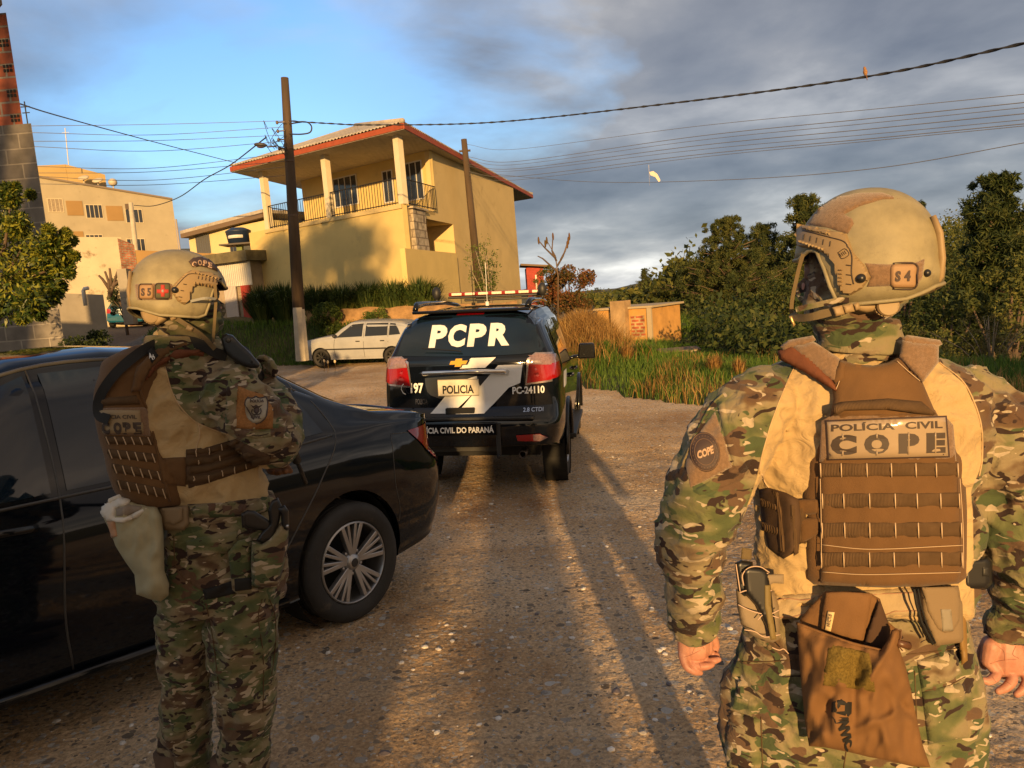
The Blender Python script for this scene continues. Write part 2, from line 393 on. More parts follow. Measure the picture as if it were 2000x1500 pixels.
sheet('gravel_road', x2, y2, lambda x, y: road_z(x, y)-(.05 if -3.1 < x < 3.1 and 1.3 < y < 9.4 else 0), M_road, keep=onroad)
x3 = np.linspace(-26, -9, 40); y3 = np.linspace(14, 60, 60)
sheet('paved_street', x3, y3, lambda x, y: hz(x, y)+.03+.03*noise.noise((x*.6, y*.6, 3)), M_asph, keep=lambda x, y: -17.5-.12*(y-20) < x < -11.2-.12*(y-20) and y > 19)
# loose stones
def stones():
    base = []
    for k in range(6):
        bm = bmesh.new(); bmesh.ops.create_icosphere(bm, subdivisions=1, radius=1)
        for v in bm.verts:
            v.co *= 1+.35*noise.noise(v.co*1.3+Vector((k*7, 0, 0))); v.co.z *= .45; v.co.x *= 1.15
        base.append((np.array([v.co[:] for v in bm.verts]), [tuple(v.index for v in f.verts) for f in bm.faces])); bm.free()
    V = []; Fc = []; mi = []; n = 0
    N_ = 16000
    for i in range(N_):
        y = 1.3+rng.random()**2.1*12; x = (rng.random()-.5)*2*(1.2+y*.78)
        if x > road_right(y)-.1 or x < -5.5: continue
        cl = noise.noise((x*.9, y*.9, 4))+.35*noise.noise((x*3, y*3, 8))
        if rng.random() > .35+cl*1.3: continue
        s = .0035+.016*rng.random()**3.4+(.012 if rng.random() < .03 else 0)
        bv, bf = base[int(rng.integers(6))]; a = rng.random()*6.28
        R = np.array([[cos(a), -sin(a), 0], [sin(a), cos(a), 0], [0, 0, 1]])
        q = bv@R.T*s+np.array([x, y, road_z(x, y)+s*.12]); V += [tuple(t) for t in q]
        Fc += [tuple(j+n for j in f) for f in bf]; c = int(rng.choice(4, p=[.34, .26, .30, .10])); mi += [c]*len(bf); n += len(bv)
    ms = [mat('stone_tan', (.32, .25, .17), .85, var=.25, vs=20), mat('stone_grey', (.27, .25, .23), .8, var=.3, vs=20), mat('stone_pale', (.62, .58, .52), .7, var=.15, vs=20), mat('stone_dark', (.12, .10, .10), .7, var=.3, vs=20)]
    mesh('loose_gravel', V, Fc, ms, mi=mi, kind='stuff')
stones()
# ------------------------------------------------------------------ cars (local frame: x forward from rear bumper, y left, z up)
M_glass = mat('tinted_glass', (.005, .012, .022), .03, spec=.75)
M_tyre = mat('tyre_rubber', (.022, .021, .020), .75, var=.3, vs=6, bump=.0015, bs=90, dirt=((.10, .075, .05), 5, .6))
M_alloy = mat('alloy', (.42, .42, .43), .32, metal=.85, var=.08, vs=8)
M_alloydk = mat('alloy_dark', (.05, .05, .05), .45, metal=.6)
M_chrome = mat('chrome', (.75, .75, .75), .08, metal=1)
M_blkpl = mat('black_plastic', (.02, .02, .02), .5)
M_black = mat('matt_black', (.008, .008, .008), .8)
M_blackpaint = mat('black_paint', (.003, .0045, .008), .05, coat=0, spec=.55)
M_blackpaint2 = mat('black_paint_dusty', (.006, .0065, .008), .12, coat=0, spec=.5)
M_whitev = mat('white_vinyl', (.72, .72, .70), .4)
M_red = mat('red_lens', (.30, .004, .006), .12, coat=1, spec=.6)
M_reddk = mat('dark_red_lens', (.26, .008, .014), .1, coat=1)
M_clear = mat('clear_lens', (.24, .15, .15), .12, coat=1, var=.25, vs=60)
def car_frame(P0, az, tilt=True):
    """P0 = ground point under the rear end centre; az = heading azimuth clockwise from +Y, in degrees"""
    u = Vector((sin(radians(az)), cos(radians(az)), 0)); l = Vector((-u.y, u.x, 0))
    A = P0+u*.9+l*.75; B = P0+u*.9-l*.75; Cc = P0+u*3.6+l*.75; D = P0+u*3.6-l*.75
    for q in (A, B, Cc, D): q.z = hz(q.x, q.y)
    X = ((Cc+D)-(A+B)).normalized(); Y = ((A+Cc)-(B+D)).normalized(); Z = X.cross(Y).normalized(); Y = Z.cross(X)
    o = (A+B+Cc+D)/4-X*2.25
    return Matrix(((X.x, Y.x, Z.x, o.x), (X.y, Y.y, Z.y, o.y), (X.z, Y.z, Z.z, o.z), (0, 0, 0, 1)))
def car_body(P):
    """P: dict with length-wise profiles; returns MB (local)"""
    Ln = P['L']; ts = sorted(set([0, .004, .01, .02, .035, .05]+list(np.linspace(.07, .93, 64))+[.95, .965, .98, .99, .996, 1])); Mx = 6
    secs = []
    for t in ts:
        x = t*Ln; h = interp(P['top'], x); w = P['W']/2*interp(P['plan'], t); belt = min(P['belt'](x), h-.035); wr = interp(P['wr'], x)
        gh = ss(.03, .22, h-belt)      # how much greenhouse there is
        wr = lerp(w*.93, wr, gh); z0 = interp(P['sill'], x)
        pts = [(0, z0), (w*.86, z0), (w*.955, z0+.05), (w*.985, z0+.16), (w, P.get('zw', .58)), (w*.992, lerp(P.get('zw', .58), belt, .6)), (w*P.get('bw', .955), belt),
               (lerp(w*.945, wr, .30), lerp(belt, h, .33)), (lerp(w*.94, wr, .72), lerp(belt, h, .70)), (wr, h-.10*gh-.012), (wr*.90, h-.035*gh-.006), (wr*.6, h-.008), (0, h)]
        c = crom(pts, 4); secs.append([(max(0, q[0]), q[1]) for q in c])
    mb = MB(); R = []
    for t, sc_ in zip(ts, secs):
        r = []
        for side in (1, -1):
            seq = sc_ if side > 0 else sc_[-2:0:-1]
            for y, z in seq:
                xr_, xf_ = interp(P['rear'], z), Ln-interp(P['front'], z)
                r.append(Vector((xr_+t*(xf_-xr_), side*y, z)))
        R.append(r)
    mb.rings(R, caps=False); n = len(R[0]); h_ = n//2
    for ring, sg, bow in ((R[0], -1, P.get('bowr', .06)), (R[-1], 1, P.get('bowf', .10))):
        K = 10; rows = []
        for i in range(0, h_+1):
            a = ring[i]; b = ring[(n-i) % n]; row = []
            for k in range(K+1):
                u = k/K; q = a.lerp(b, u); q.x += sg*bow*(1-(2*u-1)**2)*(abs(a.y)/(P['W']/2)); row.append(q)
            rows.append(row)
        V = [q for r in rows for q in r]; Fc = []
        for i in range(len(rows)-1):
            for k in range(K):
                f = (i*(K+1)+k, i*(K+1)+k+1, (i+1)*(K+1)+k+1, (i+1)*(K+1)+k); Fc.append(f if sg < 0 else f[::-1])
        mb.add(V, Fc)
    cut = MB()
    for ax in P['axles']:
        for sgn in (1, -1):
            w = P['W']/2; r = P['arch']; prof = []
            ring0 = [Vector((ax+r*cos(a), sgn*(w-.26), P['rt']+r*sin(a))) for a in np.linspace(0, 2*pi, 40, endpoint=False)]
            ring1 = [q+Vector((0, sgn*.6, 0)) for q in ring0]; cut.rings([ring0, ring1] if sgn < 0 else [ring1, ring0])
    V, Fc = evaluated(mb.v, mb.f, [('WELD', dict(merge_threshold=.0006)), ('BOOLEAN', dict(operation='DIFFERENCE', solver='EXACT', cut=cut))])
    o = MB(); o.v = V; o.f = Fc; o.mi = [0]*len(Fc); return o
def wheel(T, c, r, w, rimr, side, spokes='twin', am=None, dark=None, cap=True, zs=1.):
    """c local centre, side +1 left / -1 right"""
    Mx = Matrix.Translation(Vector(c)) @ Matrix.Diagonal((1, side, zs, 1))
    mb = MB(); h = w/2; prof = [(rimr, -h+.02), (r*.93, -h), (r*.985, -h+.02)]
    for k in range(5):
        a = -h+.03+k*(w-.06)/4
        prof += [(r, a), (r, a+(w-.06)/4-.012), (r-.008, a+(w-.06)/4-.010), (r-.008, a+(w-.06)/4-.002)] if k < 4 else [(r, a)]
    prof += [(r*.985, h-.02), (r*.95, h-.004), (lerp(rimr, r, .55), h+.004), (rimr+.012, h-.004), (rimr, h-.016), (rimr*.97, h-.05)]
    mb.lathe(prof, 64, Mx); tyre = T.part('wheel', mb, M_tyre, world=False, auto=40)
    rb = MB(); rb.lathe([(rimr, h-.012), (rimr*.965, h-.004), (rimr*.94, h-.012), (rimr*.92, h-.06), (rimr*.90, -h+.03)], 64, Mx)
    def sp(a, r0, r1, w0, w1, y0, y1, dp=.025):
        u = Vector((cos(a), 0, sin(a))); t = Vector((-sin(a), 0, cos(a))); P = []
        for yy in (-dp, 0):
            for rr, ww, y_ in ((r0, w0, y0), (r1, w1, y1)):
                for s_ in (-1, 1): P.append(Mx @ (u*rr+t*ww*s_*(.8 if yy == 0 else 1)+Vector((0, y_+yy, 0))))
        V = [P[0], P[1], P[3], P[2], P[4], P[5], P[7], P[6]]; rb.hexa(V)
    if spokes == 'twin':
        for k in range(5):
            a = 2*pi*k/5+.3
            for d in (-.30, -.12, .12, .30):
                u0 = a+d*.55; u1 = a+d*1.05; 
                p0 = Vector((cos(u0), 0, sin(u0)))*rimr*.17; p1 = Vector((cos(u1), 0, sin(u1)))*rimr*.95
                dd = (p1-p0); t = Vector((-dd.z, 0, dd.x)).normalized(); wd = .017 if abs(d) > .2 else .012
                P = []
                for yy in (-.03, 0):
                    for p_, y_ in ((p0, h-.022), (p1, h-.008)):
                        for s_ in (-1, 1): P.append(Mx @ (p_+t*wd*s_*(.7 if yy == 0 else 1)+Vector((0, y_+yy, 0))))
                rb.hexa([P[0], P[1], P[3], P[2], P[4], P[5], P[7], P[6]])
        rb.lathe([(0, h-.006), (rimr*.13, h-.008), (rimr*.19, h-.018), (rimr*.25, h-.05)], 32, Mx)
        for k in range(5):
            a = 2*pi*k/5+.3+pi/5; c_ = Vector((cos(a), 0, sin(a)))*rimr*.29
            rb.lathe([(0, .006), (.009, .004), (.011, -.01)], 10, Mx @ Matrix.Translation(c_+Vector((0, h-.035, 0))))
        rb.lathe([(0, h-.055), (rimr*.33, h-.06)], 32, Mx)
    else:
        nsp = 8 if spokes == 'steel' else 6
        for k in range(nsp): sp(2*pi*k/nsp, rimr*.2, rimr*.95, .022, .03, h-.03, h-.015)
        rb.lathe([(0, h-.02), (rimr*.3, h-.03), (rimr*.35, h-.06)], 24, Mx)
    rim = T.part('rim', rb, am or M_alloy, parent=tyre, world=False, bevel=.0025, auto=35)
    bb = MB(); bb.lathe([(0, -h+.06), (rimr*.95, -h+.05)], 32, Mx)
    T.part('brake_drum', bb, dark or M_black, parent=tyre, world=False)
    if cap:
        cb = MB(); cb.lathe([(0, .003), (.022, .002), (.026, -.004)], 20, Mx @ Matrix.Translation(Vector((0, h-.006, 0)))); T.part('hub_cap', cb, M_alloydk, parent=tyre, world=False)
    return tyre
def to_local(T, mb): o = MB(); o.v = [T.I @ v for v in mb.v]; o.f = mb.f; o.mi = mb.mi; return o
def mirror(mb):
    o = MB(); o.v = [Vector((v.x, -v.y, v.z)) for v in mb.v]; o.f = [f[::-1] for f in mb.f]; o.mi = mb.mi; return o
def local_decal(T, bvhL, poly, axis='y', sgn=1, off=.003, step=.05):
    """poly in local 2D (x,z) for the side, (y,z) for the ends; shot at the body from outside along the axis"""
    V2, Fc = fillpoly(poly, step); V = []; k = []
    for a, b in V2:
        if axis == 'y': o, d = Vector((a, sgn*3, b)), Vector((0, -sgn, 0))
        elif axis == 'x': o, d = Vector((sgn*9 if sgn > 0 else -3, a, b)), Vector((-sgn, 0, 0))
        else: o, d = Vector((a, b, 4)), Vector((0, 0, -1))
        h = bvhL.ray_cast(o, d)
        if h[0] is None: V.append(None)
        else:
            nn = h[1] if h[1].dot(d) < 0 else -h[1]; V.append(h[0]+nn*off)
    for i, v in enumerate(V):
        if v is None: 
            j = min((j for j in range(len(V)) if V[j] is not None), key=lambda j: (V2[j][0]-V2[i][0])**2+(V2[j][1]-V2[i][1])**2); V[i] = V[j]
    o = MB(); o.add(V, Fc); return o
def text_local(T, bvhL, s, y0, y1, z0, z1, bold=.02, shear=0, off=.004, axis='x', sgn=-1):
    V2, Fc = text2d(s, bold, shear); V = []
    for u, v in V2:
        a, b = lerp(y0, y1, u), lerp(z0, z1, v)
        o, d = (Vector((-3, a, b)), Vector((1, 0, 0))) if axis == 'x' else (Vector((a, sgn*3, b)), Vector((0, -sgn, 0)))
        h = bvhL.ray_cast(o, d)
        V.append(h[0]-d*off if h[0] else Vector((0, a, b)))
    o = MB(); o.add(V, Fc); return o
# ---------------- the black sedan
def sedan():
    P = dict(L=4.36, W=1.73, axles=(.97, 3.50), rt=.325, arch=.375,
        top=[(0, 1.03), (.25, 1.075), (.55, 1.10), (.85, 1.235), (1.15, 1.365), (1.45, 1.455), (1.8, 1.50), (2.15, 1.515), (2.55, 1.49), (2.85, 1.38), (3.2, 1.17), (3.42, 1.04), (3.9, .93), (4.2, .82), (4.36, .70)],
        plan=[(0, .76), (.004, .82), (.01, .865), (.02, .90), (.035, .935), (.05, .955), (.1, .985), (.2, 1), (.8, 1), (.9, .97), (.95, .92), (.98, .84), (1, .70)],
        belt=lambda x: interp([(0, .98), (.6, 1.0), (1.5, .975), (3.3, .90), (4.36, .72)], x),
        wr=[(0, .70), (.6, .60), (1.2, .58), (2, .60), (2.8, .60), (3.5, .66), (4.36, .66)],
        sill=[(0, .30), (.6, .22), (1.3, .19), (3.2, .19), (4.36, .24)],
        rear=[(.2, .27), (.32, .17), (.5, .12), (.66, .105), (.76, .13), (.82, .20), (.95, .19), (1.03, .17), (1.06, .15), (1.5, .15)],
        front=[(.2, .10), (.35, .03), (.5, 0), (.6, .03), (.8, .15), (1.5, .2)], bowr=.13, bowf=.22, bw=.95)
    u = Vector((sin(radians(SED_AZ)), cos(radians(SED_AZ)), 0)); n = Vector((-u.y, u.x, 0))
    # heading is away from the lens side: the tail points right and away
    wc = Vector((-1.0, 4.12, 0)); rearc = wc+u*.97+n*.86
    M = car_frame(rearc, SED_AZ+180) @ Matrix.Diagonal((1, 1, 1.10, 1))
    T = Thing('parked_car', 'glossy black sedan with tinted windows parked side on behind the left officer', 'car', M=M)
    body = car_body(P); bl = bvh_of(body); T.part('body', body, M_blackpaint, world=False, auto=32)
    wb = MB(); wb.v = [M @ v for v in body.v]; wb.f = body.f; wb.mi = body.mi; bw = bvh_of(wb)
    for ax in P['axles']:
        for sd_ in (1, -1): wheel(T, (ax, sd_*.765, .318), .332, .205, .228, sd_, am=M_alloy, zs=.955)
    for ax in P['axles']:
        for sd_ in (1, -1): lin = MB(); lin.lathe([(.372, -.16), (.372, .085)], 32, Matrix.Translation(Vector((ax, sd_*.70, .325)))); T.part('wheel_arch_liner', lin, M_black, world=False)
    # side glass, both sides, drawn in side view (x from the rear)
    g3 = [(1.10, 1.02), (1.62, .985), (1.60, 1.37), (1.40, 1.335), (1.19, 1.20)]
    g2 = [(1.66, .985), (2.42, .955), (2.42, 1.405), (2.0, 1.425), (1.64, 1.38)]
    g1 = [(2.48, .955), (3.28, .925), (3.05, 1.10), (2.80, 1.27), (2.48, 1.40)]
    for sd_ in (1, -1):
        for nm, g in (('rear_side_window', g3), ('side_window', g2), ('side_window', g1)):
            gm = local_decal(T, bl, g, 'y', sd_, .004, .06); T.part(nm, gm if sd_ < 0 else gm, M_glass, world=False, smooth=True)
        for hx in (1.60, 2.56): hd = MB(); hd.tube([(hx, sd_*.865, .845), (hx+.03, sd_*.895, .85), (hx+.17, sd_*.897, .855), (hx+.20, sd_*.865, .855)], .013, 8, flat=1.2); T.part('door_handle', hd, M_blackpaint2, world=False, smooth=True)
        sm = MB()   # shut lines and sill moulding
        def line(pts, r=.0045, out=.0):
            Q = []
            for x, z in [tuple(q) for q in crom(pts, 5)]:
                h = bl.ray_cast(Vector((x, sd_*3, z)), Vector((0, -sd_, 0)))
                if h[0]: Q.append(h[0]+Vector((0, sd_*out, 0)))
            if len(Q) > 2: sm.tube(Q, r, 6)
        line([(1.14, 1.28), (1.02, 1.02), (1.16, .80), (1.34, .58), (1.50, .38), (1.56, .25)]); line([(2.46, 1.42), (2.45, .95), (2.48, .5), (2.46, .26)])
        line([(1.05, 1.0), (1.5, .965), (2.4, .935), (3.3, .905)], .007); line([(1.16, 1.235), (1.45, 1.375), (2.0, 1.445), (2.48, 1.425), (2.85, 1.28), (3.2, 1.03)], .009)
        line([(.05, .86), (.3, .93), (.62, .955)], .003); line([(.62, .95), (.63, .70), (.60, .52), (.64, .40)], .003)
        T.part('door_seams', sm, mat('seam_grey', (.05, .048, .045), .4), world=False, smooth=True)
        ml = MB(); ml.tube([(1.42, sd_*.855, .235), (3.05, sd_*.855, .235)], .022, 6); T.part('sill_moulding', ml, M_blackpaint2, world=False, smooth=True)
    # rear glass and lamps
    rg = local_decal(T, bl, [(.62, -.50), (1.30, -.46), (1.38, 0), (1.30, .46), (.62, .50), (.57, 0)], 'z', 1, .004, .08); T.part('rear_window', rg, M_glass, world=False, smooth=True)
    wg = local_decal(T, bl, [(2.72, -.52), (3.32, -.60), (3.38, 0), (3.32, .60), (2.72, .52), (2.66, 0)], 'z', 1, .004, .08); T.part('windscreen', wg, M_glass, world=False, smooth=True)
    for sd_ in (1, -1):
        lp = local_decal(T, bl, [(.19, .975), (.47, .955), (.40, .90), (.32, .84), (.24, .775), (.17, .74), (.155, .86)], 'y', sd_, .008, .025)
        T.part('tail_lamp', lp, M_reddk, world=False, smooth=True)
        lb = local_decal(T, bl, [(sd_*.36, .86), (sd_*.60, .78), (sd_*.655, .76), (sd_*.655, .96), (sd_*.36, .95)], 'x', -1, .006, .04); T.part('tail_lamp', lb, M_reddk, world=False, smooth=True)
    for sd_ in (1, -1): mr = MB(); mr.ell((3.1, sd_*.99, .98), (.10, .11, .075)); T.part('door_mirror', mr, M_blackpaint2, world=False, smooth=True)
    lip = MB(); lip.tube([(.24, -.54, 1.015), (.17, -.3, 1.035), (.15, 0, 1.04), (.17, .3, 1.035), (.24, .54, 1.015)], .010, 8); T.part('boot_lip', lip, M_blackpaint2, world=False, smooth=True)
    return T
SED_AZ = 40
SEDAN = sedan()
# ---------------- the police four wheel drive
SUV_AZ = 8
def suv():
    P = dict(L=4.89, W=1.90, axles=(1.08, 3.92), rt=.385, arch=.44, zw=.72,
        top=[(0, 1.74), (.12, 1.765), (.45, 1.80), (1.2, 1.83), (2.2, 1.835), (2.9, 1.78), (3.3, 1.58), (3.75, 1.24), (4.3, 1.14), (4.7, 1.04), (4.89, .92)],
        plan=[(0, .84), (.004, .885), (.01, .92), (.02, .95), (.035, .968), (.05, .98), (.1, 1), (.85, 1), (.93, .95), (.97, .88), (1, .76)],
        belt=lambda x: interp([(0, 1.31), (2, 1.26), (3.7, 1.14), (4.89, .94)], x), bw=.955,
        wr=[(0, .67), (.3, .685), (2.5, .69), (3.3, .66), (3.8, .75), (4.89, .75)],
        sill=[(0, .52), (.5, .42), (1.5, .34), (3.5, .34), (4.89, .40)],
        rear=[(.3, .14), (.5, .05), (.62, .01), (.74, 0), (.80, .03), (.84, .12), (1.0, .12), (1.32, .13), (1.45, .20), (1.75, .42), (1.80, .40), (1.9, .42)],
        front=[(.3, .1), (.6, 0), (.9, .05), (1.2, .2), (2, .3)], bowr=.09, bowf=.2)
    u = Vector((sin(radians(SUV_AZ)), cos(radians(SUV_AZ)), 0)); l = Vector((-u.y, u.x, 0))
    P0 = Vector((-.49, 7.12, 0)); M = car_frame(P0, SUV_AZ) @ Matrix.Diagonal((1.0, .97, 1.055, 1))
    ZK = [(0, 0), (.66, .66), (.74, .745), (.82, .84), (.86, .905), (.89, .99), (1.035, 1.155), (1.06, 1.205), (1.2, 1.34), (1.255, 1.375), (1.52, 1.605), (1.72, 1.725), (3, 3)]
    zf = lambda z: interp(ZK, z)
    local_decal = lambda T, bl, P_, ax='y', sg=1, off=.003, st=.05: globals()['local_decal'](T, bl, [(a, zf(b)) for a, b in P_], ax, sg, off, st)
    text_local = lambda T, bl, s, y0, y1, z0, z1, *r: globals()['text_local'](T, bl, s, y0, y1, zf(z0), zf(z1), *r)
    T = Thing('police_car', 'black police four wheel drive with white PCPR lettering on its rear window', 'police car', M=M)
    body = car_body(P); bl = bvh_of(body); T.part('body', body, M_blackpaint, world=False, auto=32)
    opart = T.part
    def part(nm, mb, *a_, **k_):
        if nm in ('chrome_garnish', 'number_plate', 'plate_lettering', 'plate_frame', 'emblem', 'emblem_inlay', 'telephone_mark', 'rear_wiper'): mb.v = [Vector((v.x, v.y, zf(v.z))) for v in mb.v]
        return opart(nm, mb, *a_, **k_)
    T.part = part
    for ax in P['axles']:
        for sd_ in (1, -1): wheel(T, (ax, sd_*.80, .385), .385, .265, .235, sd_, 'six', M_alloy)
    for ax in P['axles']:
        for sd_ in (1, -1): lin = MB(); lin.lathe([(.437, -.16), (.437, .10)], 32, Matrix.Translation(Vector((ax, sd_*.78, .385)))); T.part('wheel_arch_liner', lin, M_black, world=False)
    D = lambda nm, poly, m, off=.004, step=.06, sub=None, label=None: T.part(nm, local_decal(T, bl, poly, 'x', -1, off, step), m, world=False, smooth=True, parent=sub, label=label)
    rw = D('rear_window', smooth_poly([(.74, 1.255), (0, 1.225), (-.74, 1.255), (-.70, 1.45), (-.60, 1.70), (0, 1.725), (.60, 1.70), (.70, 1.45)], 3), M_glass, .005)
    D('brake_light', [(.145, 1.722), (-.145, 1.722), (-.14, 1.755), (.14, 1.755)], M_red, .012, .04)
    for ch_, y0, y1 in (('P', .405, .22), ('C', .205, .02), ('P', -.0, -.19), ('R', -.215, -.43)): T.part('window_lettering', text_local(T, bl, ch_, y0, y1, 1.335, 1.60, .055, .05, .010), M_whitev, world=False, parent=rw)
    # in local rear view y is left; keep the lettering readable from behind: u runs from +y to -y
    for sd_ in (1, -1):
        sh = lambda pts: [(sd_*a, b) for a, b in pts]
        tl = T.part('tail_lamp', local_decal(T, bl, sh([(.60, .98), (.84, 1.0), (.84, 1.20), (.70, 1.22), (.63, 1.16)]), 'x', -1, .012, .03), M_red, world=False, smooth=True)
        T.part('reversing_lens', local_decal(T, bl, sh([(.625, 1.125), (.84, 1.11), (.84, 1.205), (.70, 1.225), (.645, 1.18)]), 'x', -1, .017, .03), M_clear, world=False, smooth=True, parent=tl)
        T.part('lamp_frame', local_decal(T, bl, sh([(.585, .965), (.85, .985), (.85, 1.235), (.69, 1.245), (.61, 1.175)]), 'x', -1, .008, .03), mat('lamp_chrome', (.45, .38, .38), .15, metal=.8), world=False, smooth=True, parent=tl)
        tw = T.part('tail_lamp', local_decal(T, bl, [(.10, 1.0), (.38, 1.03), (.42, 1.12), (.34, 1.20), (.12, 1.20)], 'y', sd_, .012, .03), M_red, world=False, smooth=True)
        T.part('reversing_lens', local_decal(T, bl, [(.12, 1.12), (.41, 1.13), (.34, 1.205), (.12, 1.205)], 'y', sd_, .016, .03), M_clear, world=False, smooth=True, parent=tw)
        rf = T.part('bumper_reflector', local_decal(T, bl, sh([(.50, .575), (.72, .565), (.80, .60), (.72, .635), (.49, .63)]), 'x', -1, .012, .03), M_red, world=False, smooth=True)
        T.part('fog_lens', local_decal(T, bl, sh([(.655, .575), (.72, .567), (.80, .60), (.72, .633), (.655, .632)]), 'x', -1, .016, .03), M_clear, world=False, smooth=True, parent=rf)
        # side glass
        for nm, g in (('rear_side_window', [(.55, 1.24), (1.30, 1.22), (1.30, 1.60), (.95, 1.60), (.70, 1.45)]), ('side_window', [(1.36, 1.22), (2.25, 1.19), (2.25, 1.62), (1.36, 1.62)]), ('side_window', [(2.31, 1.19), (3.30, 1.15), (3.12, 1.32), (2.75, 1.56), (2.31, 1.62)])):
            T.part(nm, local_decal(T, bl, g, 'y', sd_, .004, .08), M_glass, world=False, smooth=True)
        mr = MB(); mr.box((3.22, sd_*1.10, 1.19), (.13, .25, .20), taper=.86); mr.box((3.24, sd_*.95, 1.12), (.08, .12, .04)); T.part('door_mirror', mr, M_blackpaint2, world=False, bevel=.035, auto=40)
        rr = MB(); rr.tube([(.42, sd_*.60, 1.80), (.52, sd_*.61, 1.845), (.9, sd_*.615, 1.865), (1.9, sd_*.61, 1.875), (2.55, sd_*.60, 1.85), (2.7, sd_*.59, 1.82)], [.03, .028, .02, .018, .018, .016], 8, flat=1.3); T.part('roof_rail', rr, M_blackpaint2, world=False, smooth=True)
        for hx in (1.5, 2.45): hd = MB(); hd.tube([(hx, sd_*.95, 1.02), (hx+.03, sd_*.985, 1.03), (hx+.18, sd_*.985, 1.03), (hx+.21, sd_*.95, 1.03)], .014, 8); T.part('door_handle', hd, M_blackpaint2, world=False, smooth=True)
        for ax in P['axles']:
            fl = MB(); fl.tube([(ax+.452*cos(a), sd_*.952, .385+.452*sin(a)) for a in np.linspace(-.15, pi+.15, 22)], .024, 6, flat=.7); T.part('fender_flare', fl, M_blackpaint2, world=False, smooth=True)
        T.part('side_stripe', local_decal(T, bl, [(.50, .90), (.80, .90), (1.10, 1.02), (.62, 1.03)], 'y', sd_, .005, .1), M_whitev, world=False, smooth=True)
        sb = MB(); sb.box((2.5, sd_*.93, .36), (2.0, .16, .05)); T.part('side_step', sb, M_blkpl, world=False, bevel=.01)
        mf = MB(); mf.box((.66, sd_*.80, .36), (.012, .24, .22)); T.part('mud_flap', mf, M_black, world=False)
    # white stripes on tailgate
    st = [[(-.02, 1.185), (-.33, 1.185), (-.19, 1.075), (.14, 1.075)], [(-.35, 1.09), (-.66, 1.09), (-.50, .965), (-.02, .81), (.12, .81), (-.10, .92)]]
    T.part('white_stripe', local_decal(T, bl, [(-.05, 1.20), (-.30, 1.20), (-.19, 1.105), (.07, 1.105)], 'x', -1, .0045, .05), M_whitev, world=False, smooth=True)
    T.part('white_stripe', local_decal(T, bl, [(-.32, 1.125), (-.565, 1.125), (-.535, .985), (-.42, .95), (-.17, .81), (.12, .81)], 'x', -1, .0045, .05), M_whitev, world=False, smooth=True)
    T.part('white_stripe', local_decal(T, bl, [(-.10, 1.045), (-.13, .965), (.16, .815), (.385, .815), (.17, .95), (.12, 1.0)], 'x', -1, .0045, .05), M_whitev, world=False, smooth=True)
    pw = MB(); pw.prism([(.05, .46, .89), (.05, .42, 1.05), (.05, -.34, 1.05), (.05, -.30, .90), (.05, .1, .875)], (.02, 0, 0))
    # chrome garnish, plate, emblem, handle
    gb = MB(); gb.tube([(.075, .47, 1.062), (.03, .44, 1.072), (.0, 0, 1.078), (.03, -.38, 1.072), (.075, -.41, 1.062)], .026, 10, flat=.8); T.part('chrome_garnish', gb, M_chrome, world=False, smooth=True)
    rec = local_decal(T, bl, smooth_poly([(.44, 1.04), (.42, .93), (.30, .885), (-.10, .885), (-.28, 1.04)], 2), 'x', -1, .0035, .06); T.part('plate_recess', rec, mat('gloss_grey_paint', (.03, .035, .042), .2, coat=1), world=False, smooth=True)
    pl = MB(); pl.box((.012, .085, .965), (.012, .42, .135)); pt = T.part('number_plate', pl, mat('plate_cream', (.62, .56, .42), .45, var=.08, vs=12), world=False, bevel=.004)
    def flat_text(s, y0, y1, z0, z1, x, bold=.02, shear=0):
        V2, Fc = text2d(s, bold, shear); o = MB(); o.add([Vector((x, lerp(y0, y1, a), lerp(z0, z1, b))) for a, b in V2], Fc); return o
    T.part('plate_lettering', flat_text('POLICIA', .245, -.075, .915, .985, .004, .03), M_black, parent=pt, world=False)
    T.part('plate_frame', (lambda m_: (m_.tube([(.008, .292, .90), (.008, .292, 1.03), (.008, -.122, 1.03), (.008, -.122, .90), (.008, .292, .90)], .004, 6), m_)[1])(MB()), mat('worn_steel', (.3, .27, .22), .5, metal=.6), parent=pt, world=False)
    def plus(z, s, x, d):
        pts = [(-.105, -.02), (-.035, -.02), (-.045, -.045), (.03, -.045), (.04, -.02), (.09, -.02), (.115, .02), (.045, .02), (.05, .045), (-.025, .045), (-.035, .02), (-.085, .02)]
        return [Vector((x, .075-a*s, z+b*s)) for a, b in pts]
    e1 = MB(); e1.prism(plus(1.165, 1.06, .018, 0), (.02, 0, 0)); ee = T.part('emblem', e1, M_chrome, world=False)
    e2 = MB(); e2.prism(plus(1.165, .86, .012, 0), (.008, 0, 0)); T.part('emblem_inlay', e2, mat('gold_inlay', (.62, .36, .05), .3, metal=.4), parent=ee, world=False)
    rh = MB(); rh.box((.012, .075, .856), (.05, .30, .062)); T.part('gate_handle', rh, M_black, world=False, bevel=.012)
    T.part('number_lettering', text_local(T, bl, '197', .60, .46, .92, 1.005, .035, 0, .006), M_whitev, world=False)
    ph = MB(); ph.tube([(.062, .665, 1.0), (.060, .685, .985), (.060, .69, .955), (.058, .67, .925), (.056, .645, .915)], [.013, .009, .008, .009, .013], 8, flat=.4); T.part('telephone_mark', ph, M_whitev, world=False, smooth=True)
    T.part('fleet_lettering', text_local(T, bl, 'PC-24110', -.455, -.775, .895, .955, .03, 0, .006), M_whitev, world=False)
    T.part('badge_lettering', text_local(T, bl, '2.8 CTDI', -.56, -.76, .815, .838, .01, 0, .006), M_chrome, world=False)
